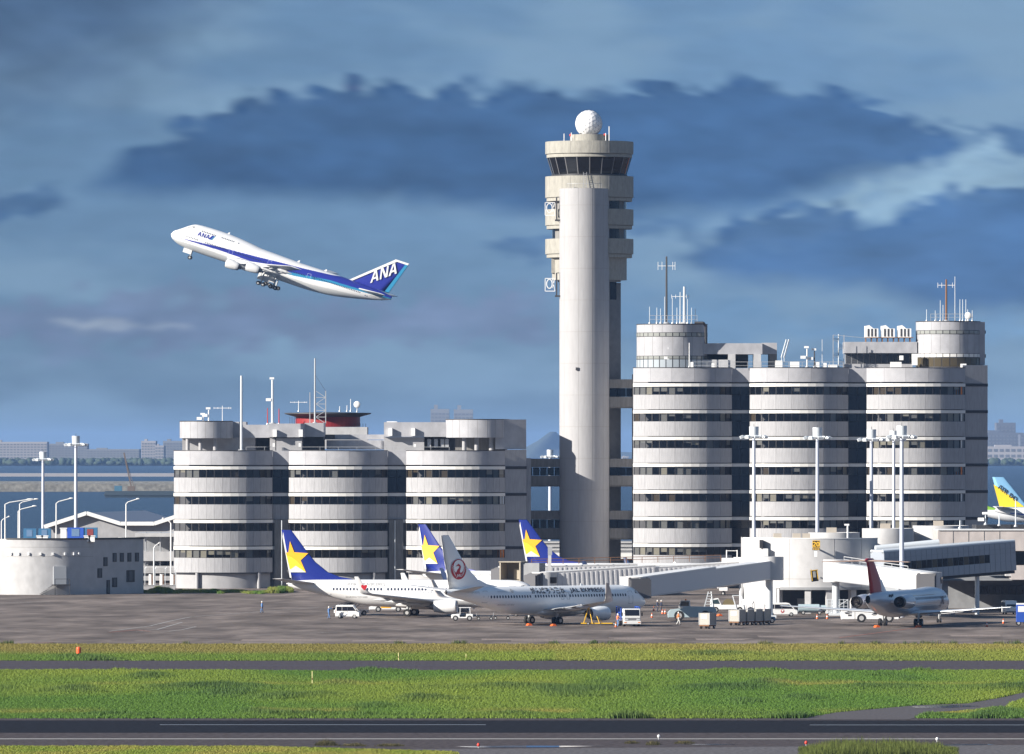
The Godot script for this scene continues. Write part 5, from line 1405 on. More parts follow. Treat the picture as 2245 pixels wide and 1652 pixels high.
	for x in [88, 99, 140, 192, 202]:
		var c := thing("vent_box", "small white vent box on the low round roof, %s" % {88: "leftmost", 99: "between the two small blue machines", 140: "the tall one", 192: "before the red panel", 202: "rightmost"}[x], "vent", P(x, 1180, 1382), 0.0, "vents on the low roof"); c.position.y = top - 0.5
		mb = MB.new(); mb.span(Vector3(-0.5, 0, -0.5), Vector3(0.5, 0.9 if x != 140 else 2.2, 0.5)); mb.span(Vector3(-0.6, 0.9 if x != 140 else 2.2, -0.6), Vector3(0.6, 1.05 if x != 140 else 2.35, 0.6)); part(c, "housing", mb, M("white"))
	# gabled hangar
	d = 1640.0
	o = thing("gabled_hangar", "pale hangar with white edged double gable roof behind the round building", "hangar", Vector3(W(190, d), 0, -d))
	var eave := Y(1150, d); var ridge := Y(1123, d)
	var xs := [W(98, d), W(191, d), W(265, d), W(339, d), W(400, d), W(470, d)]
	var hs := [Y(1153, d), ridge, Y(1146, d), Y(1146, d), Y(1126, d), Y(1146, d)]
	mb = MB.new()
	for k in 5:
		var p0 := Vector3(xs[k], 0, -d) - o.position; var p1 := Vector3(xs[k + 1], 0, -d) - o.position
		mb.quad(p0, p1, p1 + Vector3(0, hs[k + 1], 0), p0 + Vector3(0, hs[k], 0))
	part(o, "gable_wall", mb, M("concrete_plain"))
	mb = MB.new()
	for k in 5:
		var p0 := Vector3(xs[k], hs[k], -d + 1.0) - Vector3(o.position.x, 0, o.position.z); var p1 := Vector3(xs[k + 1], hs[k + 1], -d + 1.0) - Vector3(o.position.x, 0, o.position.z)
		mb.quad(p0, p1, p1 + Vector3(9, 0, -60), p0 + Vector3(9, 0, -60))
	part(o, "roof", mb, M("hangar_roof", 0.22, 0.25, 0.32, 0.5))
	for k in 5:
		mb = MB.new()
		mb.bar(Vector3(xs[k], hs[k] - 0.1, -d + 1.05) - Vector3(o.position.x, 0, o.position.z), Vector3(xs[k + 1], hs[k + 1] - 0.1, -d + 1.05) - Vector3(o.position.x, 0, o.position.z), 0.4, 0.75); part(o, "roof_edge", mb, M("white"))
	# decked building between hangar and offices
	o = thing("parking_deck", "white banded open deck building beside the low office block", "building", Vector3(W(345, 1500), 0, -1500))
	pbox(o, "core", 300, 400, 1170, 1290, 1512, 12, "grey_wall")
	for q in [[1168, 1176], [1208, 1229], [1240, 1256], [1262, 1272]]: pbox(o, "deck_band", 296, 402, q[0], q[1], 1500, 24, "white_wall")
	for x in [318, 350, 380]: pbox(o, "post", x, x + 3, 1166, 1290, 1501, 2, "steel")
	for k in 5:
		var x: float = [308, 331, 355, 379, 312][k]
		if k == 4: continue
		var c := thing("white_bollard", "white rounded post on the low wall by the offices, %s from left" % ["first", "second", "third", "fourth"][k], "post", P(x, 1283, 1455), 0.0, "white posts by the fence")
		mb = MB.new(); mb.cyl(Vector3.ZERO, Vector3(0, 2.0, 0), 0.38, 0.34, 10); part(c, "body", mb, M("white")); mb = MB.new(); mb.cyl(Vector3(0.28, 0.2, 0.2), Vector3(0.28, 1.9, 0.2), 0.14, 0.14, 6); part(c, "hatch", mb, M("rust"))
	# low wall and fence
	o = thing("low_wall", "low pale concrete wall left of the offices", "wall", Vector3(W(315, 1420), 0, -1420))
	pbox(o, "wall", 252, 384, 1283, 1300, 1420, 0.5, "concrete_plain")
	pbox(o, "wall_cap", 250, 384, 1281.5, 1283, 1419.9, 0.8, "concrete_plain")
	var fn := thing("wire_fence", "tall post and wire fence standing on the low wall", "fence", Vector3(W(315, 1421), Y(1282, 1421), -1421))
	for k in 7:
		mb = MB.new(); mb.bar(Vector3(-5 + k * 1.75, 0, 0), Vector3(-5 + k * 1.75, 2.8, 0), 0.1); mb.bar(Vector3(-5 + k * 1.75, 2.8, 0), Vector3(-4.7 + k * 1.75, 3.2, 0.2), 0.08); part(fn, "post", mb, M("pale_steel"))
	mb = MB.new()
	for k in 12: mb.bar(Vector3(-5, 0.2 + k * 0.24, 0), Vector3(5.5, 0.2 + k * 0.24, 0), 0.03)
	for k in 40: mb.bar(Vector3(-5 + k * 0.2625, 0.1, 0), Vector3(-5 + k * 0.2625, 2.8, 0), 0.022)
	part(fn, "wire_mesh", mb, M("dark_steel"))
	var ls := [[12, 1105, 73, 1470, "long armed lamp at the left picture edge, the taller"], [44, 1104, 84, 1560, "tall lamp second from the left edge with its arm behind"], [41, 1120, 80, 1450, "shorter lamp overlapping the tall one near the left edge"], [124, 1103, 160, 1480, "lamp with rising arm left of the hangar gable"], [277, 1104, 306, 1480, "lamp standing before the hangar roof valley"], [375, 1147, 356, 1470, "lamp reaching left beside the low office block"], [338, 1201, 351, 1430, "short lamp before the white banded deck building"], [4, 1142, 22, 1600, "lowest lamp right at the left picture edge"]]
	for q in ls: street_lamp(q[4], q[0], q[1], q[2], q[3])
	for q in [[1170, 1230, 1196, 1222, 1500.0, "pale striped shed seen below the lower bridge left of the tower"], [1360, 1392, 1196, 1222, 1500.0, "pale striped shed seen below the lower bridge right of the tower"]]:
		o = thing("far_shed", q[5], "shed", Vector3(W(q[0], q[4]), 0, -q[4]))
		pbox(o, "wall", q[0] - 30, q[1] + 5, 1186, 1290, q[4], 10, "grey_wall")
		for k in 4: pbox(o, "band", q[0] - 30, q[1] + 5.3, 1187 + k * 8, 1190 + k * 8, q[4] - 0.2, 0.4, "white_wall")
		pbox(o, "kerb", q[0] - 30, q[1] + 5.4, 1212, 1224, q[4] - 1.5, 1.0, "white")

# ---------------------------------------------------------------- aircraft
# body axes: +x forward from the nose tip at x = 0, y up, +z right wing. A station is [distance from nose, bottom, middle, top, half width]
func hull_at(st: Array, s: float) -> Array:
	var k := 0
	while k < st.size() - 2 and st[k + 1][0] < s: k += 1
	var a: Array = st[k]; var b: Array = st[k + 1]
	var p: Array = st[maxi(k - 1, 0)]; var q: Array = st[mini(k + 2, st.size() - 1)]
	var t := clampf((s - a[0]) / maxf(b[0] - a[0], 1e-6), 0, 1)
	var out := []
	for c in range(1, 5):
		var v := cubic_interpolate_in_time(a[c], b[c], p[c], q[c], t, b[0] - a[0], p[0] - a[0], q[0] - a[0]) if k > 0 and k < st.size() - 2 else lerpf(a[c], b[c], t)
		out.append(v)
	return out

func hull_z(st: Array, s: float, y: float) -> float:
	var h := hull_at(st, s)
	var e: float = (y - h[1]) / ((h[2] - h[1]) if y > h[1] else (h[1] - h[0]))
	return h[3] * sqrt(maxf(0.0, 1.0 - e * e))

func hull_mesh(st: Array, n := 32, m := 64) -> MB:
	var mb := MB.new()
	var rows := []; var uvs := []
	var L: float = st[-1][0]
	for i in m + 1:
		var t := float(i) / m
		var s := L * (t * t * 0.35 + t * 0.65) if t < 0.5 else L * (1.0 - ((1 - t) * (1 - t) * 0.35 + (1 - t) * 0.65))
		var h := hull_at(st, s)
		var row := PackedVector3Array(); var ur := PackedVector2Array()
		for j in n + 1:
			var a := TAU * j / n
			var e := -cos(a)
			row.append(Vector3(-s, h[1] + (h[2] - h[1]) * e if e > 0 else h[1] + (h[1] - h[0]) * e, h[3] * sin(a)))
			ur.append(Vector2(s / L, float(j) / n))
		rows.append(row); uvs.append(ur)
	mb.grid(rows, uvs)
	return mb

const FOIL := [[0.0, 0.0], [0.04, 0.55], [0.2, 1.0], [0.45, 0.95], [0.75, 0.5], [1.0, 0.04]]

func foil(le: Vector3, te: Vector3, th: float, up: Vector3) -> PackedVector3Array:
	var r := PackedVector3Array()
	for k in FOIL.size(): r.append(le.lerp(te, FOIL[k][0]) + up * th * 0.5 * FOIL[k][1])
	for k in range(FOIL.size() - 2, 0, -1): r.append(le.lerp(te, FOIL[k][0]) - up * th * 0.5 * FOIL[k][1] * 0.7)
	r.append(r[0])
	return r

# sections: [z, distance of leading edge, chord, y, thickness]; side +1 right, -1 left
func wing(secs: Array, side: float) -> MB:
	var mb := MB.new()
	var rows := []
	for q in secs: rows.append(foil(Vector3(-q[1], q[3], q[0] * side), Vector3(-q[1] - q[2], q[3] - 0.0 * q[2], q[0] * side), q[4], Vector3.UP))
	mb.grid(rows); mb.fan(rows[-1])
	return mb

func fin(secs: Array) -> MB:  # [y, distance of leading edge, chord, thickness]
	var mb := MB.new()
	var rows := []
	for q in secs: rows.append(foil(Vector3(-q[1], q[0], 0), Vector3(-q[1] - q[2], q[0], 0), q[3], Vector3(0, 0, 1)))
	mb.grid(rows); mb.fan(rows[-1])
	return mb

func pod(prof: Array, c: Vector3, seg := 24) -> MB:  # revolved about the body axis; prof [back from front, radius]
	var mb := MB.new()
	var rows := []
	for q in prof:
		var row := PackedVector3Array()
		for j in seg + 1: row.append(c + Vector3(-q[0], cos(TAU * j / seg) * q[1], sin(TAU * j / seg) * q[1]))
		rows.append(row)
	for k in rows.size() - 1: mb.grid([rows[k], rows[k + 1]])
	return mb

func engine(o: Node3D, c: Vector3, L: float, r: float, m: Material, pylon: Array) -> void:
	var mb := MB.new()
	var prof := [[0.25, r * 0.80], [0.0, r * 0.86], [0.08, r * 0.93], [0.5, r * 1.0], [L * 0.45, r * 1.02], [L * 0.8, r * 0.88], [L, r * 0.76], [L * 0.9, r * 0.72]]
	var rows := []
	for q in prof:
		var row := PackedVector3Array()
		for j in 25: row.append(c + Vector3(-q[0], cos(TAU * j / 24) * q[1], sin(TAU * j / 24) * q[1]))
		rows.append(row)
	mb.grid(rows)
	var nc := part(o, "engine_nacelle", mb, m)
	mb = pod([[0.0, r * 0.86], [0.08, r * 0.93], [0.16, r * 0.945]], c + Vector3(0.012, 0, 0)); part(nc, "inlet_lip", mb, M("polished", 0.55, 0.55, 0.56, 0.25, 0.8))
	mb = pod([[0.3, r * 0.82], [0.45, 0.22], [0.2, 0.02]], c); part(nc, "fan", mb, M("black"))
	mb = pod([[L * 0.85, r * 0.70], [L * 0.98, r * 0.56], [L * 1.18, r * 0.40], [L * 1.14, r * 0.3], [L * 1.1, 0.02]], c); part(nc, "exhaust", mb, M("burnt_metal", 0.16, 0.15, 0.15, 0.4, 0.6))
	mb = pod([[L * 1.0, r * 0.30], [L * 1.42, 0.03]], c); part(nc, "exhaust_cone", mb, M("burnt_metal"))
	if pylon:
		mb = MB.new()
		mb.prism(V2([c.x - L * 0.25, c.y + r * 0.8, c.x - L * 0.95, c.y + r * 0.6, pylon[0], pylon[1] - 0.15, pylon[0] + L * 0.5, pylon[1] + 0.05]), Vector3(0, 0, c.z - 0.16), Vector3(1, 0, 0), Vector3(0, 1, 0), Vector3(0, 0, 0.32))
		part(o, "engine_pylon", mb, m)

func bogie(o: Node3D, at: Vector3, r: float, w: float, gap: float, top: float, rows := 1) -> void:
	var mb := MB.new()
	mb.cyl(at, Vector3(at.x, top, at.z), 0.14 * r * 2, 0.2 * r * 2, 10); mb.bar(at + Vector3(0.1, 0.3, 0), Vector3(at.x + 1.0, top, at.z), 0.12)
	mb.cyl(at - Vector3(0, 0, gap / 2), at + Vector3(0, 0, gap / 2), 0.1, 0.1, 8)
	if rows > 1: mb.bar(at + Vector3(r * 1.3, 0, 0), at - Vector3(r * 1.3, 0, 0), 0.25)
	var g := part(o, "landing_gear", mb, M("gear_grey", 0.42, 0.43, 0.44, 0.5))
	for k in rows:
		for s in [-1.0, 1.0]:
			var c := at + Vector3((k - (rows - 1) / 2.0) * r * 2.35, 0, s * gap / 2)
			mb = MB.new(); mb.cyl(c - Vector3(0, 0, w / 2), c + Vector3(0, 0, w / 2), r * 0.94, r * 0.94, 20); mb.cyl(c - Vector3(0, 0, w * 0.32), c + Vector3(0, 0, w * 0.32), r, r, 20)
			mb.cyl(c - Vector3(0, 0, w / 2 + 0.015), c + Vector3(0, 0, w / 2 + 0.015), r * 0.52, r * 0.52, 14)
			part(g, "tyre", mb, M("tyre"))
			mb = MB.new(); mb.cyl(c - Vector3(0, 0, w / 2 + 0.03), c + Vector3(0, 0, w / 2 + 0.03), r * 0.45, r * 0.45, 14); part(g, "hub", mb, M("hub"))

func skin_windows(o: Node3D, st: Array, s0: float, s1: float, step: float, y: float, w: float, h: float, gaps: Array, m: Material, called := "cabin_windows") -> void:
	var mb := MB.new()
	for side in [-1.0, 1.0]:
		var s := s0
		while s < s1:
			var skip := false
			for g in gaps:
				if s > g[0] and s < g[1]: skip = true
			if not skip:
				var p := []
				for q in [[-0.5, -0.35], [-0.3, -0.5], [0.3, -0.5], [0.5, -0.35], [0.5, 0.35], [0.3, 0.5], [-0.3, 0.5], [-0.5, 0.35]]:
					var yy: float = y + q[1] * h; var ss: float = s + q[0] * w
					p.append(Vector3(-ss, yy, side * (hull_z(st, ss, yy) + 0.025)))
				for k in range(1, 7): mb.tri(p[0], p[k], p[k + 1])
			s += step
	part(o, called, mb, m).set_meta("kind", "stuff")

func skin_line(mb: MB, st: Array, pts: Array, side: float, w := 0.05) -> void:
	for k in range(0, pts.size() - 2, 2):
		var a := Vector3(-pts[k], pts[k + 1], side * (hull_z(st, pts[k], pts[k + 1]) + 0.02)); var b := Vector3(-pts[k + 2], pts[k + 3], side * (hull_z(st, pts[k + 2], pts[k + 3]) + 0.02))
		mb.bar(a, b, w, w)

func doors(o: Node3D, st: Array, list: Array, m: Material) -> void:  # [s, y bottom, w, h]
	for q in list:
		for side in [-1.0, 1.0]:
			var mb := MB.new()
			skin_line(mb, st, [q[0], q[1], q[0] + q[2], q[1], q[0] + q[2], q[1] + q[3] * 0.5, q[0] + q[2], q[1] + q[3], q[0], q[1] + q[3], q[0], q[1] + q[3] * 0.5, q[0], q[1]], side)
			part(o, "door", mb, m)

func skin_text(o: Node3D, called: String, st: Array, tri: PackedVector3Array, s: float, y: float, side: float, m: Material) -> void:
	# reading towards the nose on the right side, towards the tail on the left; s is where the text begins
	var mb := MB.new()
	lay(mb, tri, func(p: Vector3) -> Vector3:
		var ss := s - side * p.x
		return Vector3(-ss, y + p.y, side * (hull_z(st, ss, y + p.y) + 0.08)))
	part(o, called, mb, m)

func cockpit(o: Node3D, st: Array, list: Array) -> void:
	for side in [-1.0, 1.0]:
		for q in list:  # quads of [s, y]
			var p := []
			for k in 4: p.append(Vector3(-q[k][0], q[k][1], side * (hull_z(st, q[k][0], q[k][1]) + 0.03)))
			var mb := MB.new(); mb.quad(p[0], p[1], p[2], p[3]); part(o, "cockpit_window", mb, M("glass"))

const ST737 := [[0.0, 2.85, 2.9, 2.95, 0.03], [0.25, 2.45, 2.9, 3.3, 0.45], [0.7, 2.1, 2.92, 3.7, 0.78], [1.4, 1.78, 3.0, 4.12, 1.12], [2.2, 1.57, 3.1, 4.72, 1.4], [3.0, 1.46, 3.2, 5.08, 1.6], [4.2, 1.38, 3.3, 5.3, 1.78], [6.0, 1.35, 3.35, 5.36, 1.88], [15.0, 1.35, 3.35, 5.36, 1.88], [23.5, 1.35, 3.35, 5.36, 1.88], [26.0, 1.5, 3.42, 5.36, 1.87], [29.0, 2.1, 3.7, 5.36, 1.7], [32.0, 2.85, 4.05, 5.34, 1.38], [35.0, 3.6, 4.4, 5.28, 0.88], [37.0, 4.05, 4.62, 5.15, 0.5], [38.0, 4.35, 4.7, 5.0, 0.25]]

func twinjet(label: String, gear_mid: Vector3, turn: float, white: Material, fin_m: Material, tip_m: Material) -> Node3D:
	# a narrow-body twin with blended winglets; placed by the point between its main wheels
	var fwd := Vector3(cos(turn), 0, -sin(turn))
	var o := thing("parked_airliner", label, "airplane", gear_mid + fwd * 19.6, turn, "airliners parked on the apron")
	var st := ST737
	part(o, "fuselage", hull_mesh(st, 36, 72), white)
	var gw := M("wing_grey", 0.50, 0.51, 0.53, 0.45)
	for side in [1.0, -1.0]:
		var w := part(o, "wing", wing([[1.0, 12.6, 8.6, 2.05, 0.95], [1.9, 13.2, 7.7, 2.1, 0.9], [5.7, 16.0, 4.9, 2.42, 0.55], [11.0, 18.9, 3.2, 2.95, 0.36], [16.6, 22.0, 1.75, 3.5, 0.2]], side), gw)
		var mb := MB.new()
		var rows := []
		for q in [[16.6, 22.0, 1.75, 3.5, 0.0], [17.1, 22.5, 1.5, 3.75, 0.6], [17.45, 23.0, 1.25, 4.4, 1.2], [17.85, 24.0, 0.6, 6.05, 1.35]]:
			rows.append(foil(Vector3(-q[1], q[3], q[0] * side), Vector3(-q[1] - q[2], q[3], q[0] * side), 0.16, Vector3(0, cos(q[4]), -side * sin(q[4]))))
		mb.grid(rows); mb.fan(rows[-1])
		part(w, "winglet", mb, tip_m)
		for q in [[3.4, 17.2, 3.6, 1.95], [7.2, 19.0, 3.2, 2.35], [10.4, 20.6, 2.6, 2.7]]:
			mb = pod([[0, 0.04], [0.5, 0.22], [q[2] * 0.6, 0.24], [q[2], 0.03]], Vector3(-q[1], q[3] - 0.1, q[0] * side), 10); part(w, "flap_fairing", mb, gw)
		mb = MB.new(); mb.bar(Vector3(-20.85, 2.05, 2.4 * side), Vector3(-20.7, 2.4, 5.5 * side), 0.5, 0.05); mb.bar(Vector3(-20.8, 2.4, 6.0 * side), Vector3(-22.0, 2.95, 10.6 * side), 0.4, 0.05); part(w, "flap", mb, gw)
		part(o, "tailplane", wing([[0.5, 33.6, 4.0, 4.75, 0.34], [7.1, 37.4, 1.55, 5.55, 0.12]], side), gw)
		engine(o, Vector3(-11.9, 1.52, 4.83 * side), 3.4, 1.0, white, [-16.6, 2.35])
		bogie(o, Vector3(-19.6, 0.565, 2.86 * side), 0.565, 0.42, 0.86, 2.2)
	var ff := part(o, "tail_fin", fin([[5.0, 27.0, 10.6, 0.12], [5.46, 28.6, 8.9, 0.16], [5.75, 30.3, 7.3, 0.24], [6.44, 32.05, 5.75, 0.40], [7.9, 33.9, 4.2, 0.36], [9.2, 34.97, 3.45, 0.30], [12.6, 37.55, 1.45, 0.16]]), fin_m)
	bogie(o, Vector3(-4.0, 0.34, 0), 0.34, 0.2, 0.4, 1.8)
	var mb := MB.new()
	for s in [1.0, -1.0]: mb.quad(Vector3(-3.2, 1.45, 0.45 * s), Vector3(-4.6, 1.45, 0.45 * s), Vector3(-4.6, 0.8, 0.5 * s), Vector3(-3.2, 0.8, 0.5 * s))
	part(o, "nose_gear_door", mb, white)
	var hb := MB.new(); hb.ball(Vector3(-17.2, 1.75, 0), Vector3(5.4, 0.75, 2.05), 24, 10); part(o, "belly_fairing", hb, white)
	cockpit(o, st, [[[1.45, 4.08], [2.05, 4.56], [2.2, 4.2], [1.65, 3.82]], [[2.12, 4.58], [2.62, 4.62], [2.7, 4.15], [2.28, 4.18]], [[2.7, 4.6], [3.1, 4.5], [3.15, 4.2], [2.76, 4.15]]])
	skin_windows(o, st, 5.4, 31.0, 0.51, 3.98, 0.25, 0.37, [[16.4, 17.0], [23.0, 23.6]], M("cabin_glass", 0.025, 0.035, 0.07, 0.2))
	doors(o, st, [[3.9, 2.75, 0.85, 1.75], [31.4, 3.2, 0.75, 1.6], [16.3, 3.5, 0.5, 0.95], [17.4, 3.5, 0.5, 0.95]], M("door_line", 0.36, 0.38, 0.42, 0.5))
	mb = MB.new(); mb.cyl(Vector3(-38.0, 4.68, 0), Vector3(-38.25, 4.68, 0), 0.24, 0.16, 12); part(o, "exhaust_port", mb, M("burnt_metal"))
	mb = MB.new(); mb.prism(V2([-12, 5.33, -12.5, 5.33, -12.45, 5.65, -12.25, 5.65]), Vector3(0, 0, -0.03), Vector3(1, 0, 0), Vector3(0, 1, 0), Vector3(0, 0, 0.06)); mb.prism(V2([-10, 1.38, -10.5, 1.38, -10.45, 1.05, -10.25, 1.05]), Vector3(0, 0, -0.03), Vector3(1, 0, 0), Vector3(0, 1, 0), Vector3(0, 0, 0.06)); part(o, "blade_aerial", mb, white)
	return o

func fin_sheet(o: Node3D, called: String, poly: Array, m: Material, off: float) -> void:  # poly of distance from nose, height; on both faces of the fin
	var mb := MB.new()
	var q := PackedVector2Array()
	for k in range(0, poly.size(), 2): q.append(Vector2(-poly[k], poly[k + 1]))
	for s in [1.0, -1.0]: mb.prism(q, Vector3(0, 0, s * off), Vector3(1, 0, 0), Vector3(0, 1, 0), Vector3(0, 0, s * 0.012))
	part(o, called, mb, m)

func star_jet(label: String, at: Vector3, turn: float, hearts: bool) -> Node3D:
	var white := M("airliner_white", 0.68, 0.68, 0.69, 0.28)
	var o := twinjet(label, at, turn, white, M("star_blue", 0.011, 0.024, 0.20, 0.3), white if hearts else M("navy_tip", 0.03, 0.05, 0.12, 0.35))
	var org := M("star_orange", 0.85, 0.42, 0.02, 0.4); var yel := M("star_yellow", 0.90, 0.66, 0.03, 0.4); var gry := M("star_grey", 0.50, 0.51, 0.55, 0.4)
	fin_sheet(o, "star", [37.7, 10.96, 37.06, 9.33, 34.97, 9.2, 36.1, 8.15, 35.3, 6.38, 36.83, 7.36, 37.62, 6.42, 38.3, 9.26, 37.92, 9.35], org, 0.205)
	fin_sheet(o, "star_lower", [38.2, 8.85, 37.4, 8.55, 36.6, 7.95, 35.9, 7.2, 35.3, 6.38, 36.83, 7.36, 37.62, 6.8], yel, 0.220)
	fin_sheet(o, "star_foot", [37.74, 6.85, 36.83, 7.36, 35.3, 6.38, 37.62, 6.38], gry, 0.212)
	fin_sheet(o, "fin_edge", [38.75, 12.3, 38.85, 11.6, 37.75, 5.6, 37.5, 5.6], white, 0.03)
	var ink := M("dark_letter", 0.06, 0.06, 0.10, 0.5)
	skin_text(o, "airline_name", ST737, letters("SKYMARK AIRLINES", 0.46, 700, 1.05), 29.2, 4.5, 1.0, ink)
	skin_text(o, "type_name", ST737, letters("BOEING 737-800", 0.24, 700, 1.3, 0.3), 29.2, 2.75, 1.0, ink)
	skin_text(o, "registration", ST737, letters("JA73NG" if hearts else "JA737H", 0.40, 400, 1.2), 34.1, 4.52, 1.0, ink)
	var sp := PackedVector3Array()
	var pts := []
	for k in 10: pts.append(Vector3(sin(TAU * k / 10.0), cos(TAU * k / 10.0), 0) * (1.15 if k % 2 == 0 else 0.45) + Vector3(1.15, 0, 0))
	for k in 10: sp.append_array([Vector3(1.15, 0, 0), pts[k], pts[(k + 1) % 10]])
	skin_text(o, "nose_star", ST737, sp, 8.9, 4.1, 1.0, org)
	if hearts:
		var w := o.get_node("wing/winglet")
		var hp := V2([0, -0.46, 0.42, 0.02, 0.44, 0.23, 0.32, 0.38, 0.15, 0.38, 0, 0.23, -0.15, 0.38, -0.32, 0.38, -0.44, 0.23, -0.42, 0.02])
		var mb := MB.new(); mb.prism(hp, Vector3(-23.2, 4.5, 17.66), Vector3(1, 0, 0), Vector3(0, 0.97, 0.24), Vector3(0, 0, 0.02)); part(w, "heart", mb, M("heart_red", 0.50, 0.02, 0.03, 0.4))
	return o

func crane_jet() -> void:
	var white := M("crane_white", 0.86, 0.87, 0.88, 0.22)
	var o := twinjet("white airliner with red crane crest on its tail, seen from behind", Vector3(W(1191, 1147), 0, -1147), deg_to_rad(43), white, white, M("tip_grey", 0.42, 0.40, 0.40, 0.4))
	var ink := M("black_letter", 0.015, 0.015, 0.03, 0.4)
	var red := M("crest_red", 0.42, 0.012, 0.02, 0.35)
	skin_text(o, "airline_name", ST737, letters("JAL EXPRESS", 0.74, 700, 1.42, 0.12), 15.9, 4.32, 1.0, ink)
	skin_text(o, "registration", ST737, letters("JA302J", 0.36, 400, 1.2), 34.2, 4.46, 1.0, M("dark_letter"))
	skin_text(o, "alliance_name", ST737, letters("oneworld", 0.28, 400, 1.2), 29.6, 4.6, 1.0, M("dark_letter"))
	var dsc := PackedVector3Array()
	for k in 14: dsc.append_array([Vector3(0.3, 0.18, 0), Vector3(0.3 + 0.28 * cos(TAU * k / 14), 0.18 + 0.28 * sin(TAU * k / 14), 0), Vector3(0.3 + 0.28 * cos(TAU * (k + 1) / 14), 0.18 + 0.28 * sin(TAU * (k + 1) / 14), 0)])
	skin_text(o, "alliance_disc", ST737, dsc, 27.2, 4.6, 1.0, M("dark_letter"))
	skin_text(o, "type_name", ST737, letters("BOEING 737-800", 0.22, 700, 1.2, 0.3), 29.6, 2.75, 1.0, M("dark_letter"))
	# brush letters of the slogan, stroke by stroke
	var g := [
		[[.08, .68, .62, .72, .56, .2, .40, .05], [.36, .95, .26, .4, .05, .05], [.72, .75, .9, .42], [.76, .97, .84, .84], [.9, 1.0, .98, .88]],
		[[.5, .95, .1, .08, .34, .5, .48, .46, .58, .1, .78, .08, .95, .36]],
		[[.14, .95, .08, .5, .14, .05], [.38, .7, .85, .7], [.62, .92, .62, .1, .46, .04, .4, .18, .6, .26, .9, .08], [.78, .98, .85, .86], [.92, 1.0, .99, .88]],
		[[.2, .9, .75, .9, .2, .4, .6, .55, .86, .35, .7, .1, .4, .03]],
		[[.35, .97, .66, .88], [.2, .62, .6, .7, .82, .5, .7, .2, .4, .02]],
		[[.2, .95, .8, .95, .8, .03, .2, .03, .2, .95], [.2, .5, .8, .5]],
		[[.06, .72, .94, .72], [.5, .98, .5, .02], [.5, .7, .08, .2], [.5, .7, .92, .2], [.3, .2, .7, .2]]]
	var tri := PackedVector3Array()
	for k in g.size():
		for s in g[k]:
			for i in range(0, s.size() - 2, 2):
				var a := Vector3(s[i], s[i + 1], 0); var b := Vector3(s[i + 2], s[i + 3], 0)
				var n := (b - a).normalized().cross(Vector3(0, 0, 1)) * 0.07
				var e := (b - a).normalized() * 0.04
				for p in [a - n - e, b + n + e, a + n - e, a - n - e, b - n + e, b + n + e]: tri.append(Vector3((p.x * 0.92 + k * 1.02) * 0.92, p.y * 0.8, 0))
	skin_text(o, "slogan", ST737, tri, 23.3, 4.35, 1.0, ink)
	# crane crest on the fin: ring of wing feathers round a white field, neck and head, name below
	var c := Vector2(35.85, 7.85); var R := 1.42
	var disc := []; var egg := []
	for k in 40:
		var a := TAU * k / 40
		disc.append_array([c.x - R * sin(a), c.y + R * cos(a)])
		egg.append_array([c.x - R * 0.68 * sin(a), c.y + 0.36 + R * 0.66 * cos(a)])
	fin_sheet(o, "crest", disc, red, 0.215)
	fin_sheet(o, "crest_field", egg, white, 0.229)
	var neck := [[0.0, -0.9, 0.50], [-0.12, -0.55, 0.42], [-0.05, -0.2, 0.26], [0.16, 0.1, 0.17], [0.26, 0.35, 0.14], [0.12, 0.52, 0.13], [-0.08, 0.60, 0.16], [-0.2, 0.55, 0.10], [-0.55, 0.44, 0.02]]
	for k in neck.size() - 1:
		var a: Array = neck[k]; var b: Array = neck[k + 1]
		var dv := Vector2(b[0] - a[0], b[1] - a[1]).normalized(); var nn := Vector2(-dv.y, dv.x)
		var e := dv * 0.05
		fin_sheet(o, "crest_neck", [c.x - (a[0] + nn.x * a[2] - e.x), c.y + a[1] + nn.y * a[2] - e.y, c.x - (a[0] - nn.x * a[2] - e.x), c.y + a[1] - nn.y * a[2] - e.y, c.x - (b[0] - nn.x * b[2] + e.x), c.y + b[1] - nn.y * b[2] + e.y, c.x - (b[0] + nn.x * b[2] + e.x), c.y + b[1] + nn.y * b[2] + e.y], red, 0.243 + k * 0.0012)
	for k in 6:  # gaps between the feathers
		for s in [-1.0, 1.0]:
			var y := 0.55 - k * 0.22
			var xo: float = s * R * (0.98 - 0.05 * k) * sqrt(maxf(0.05, 1.0 - pow(y / R, 2)))
			fin_sheet(o, "feather_gap", [c.x - xo, c.y + y, c.x - xo * 0.62, c.y + y - 0.42, c.x - xo * 0.60, c.y + y - 0.36, c.x - xo, c.y + y + 0.05], white, 0.262)
	var mb := MB.new()
	for s in [1.0, -1.0]:
		var tr := letters("JAL", 0.46, 700, 1.35, 0.28); var w := width_of(tr)
		lay(mb, tr, func(p: Vector3) -> Vector3: return Vector3(-c.x + s * (p.x - w / 2), c.y - 1.12 + p.y, s * 0.275))
	part(o, "crest_letters", mb, white)

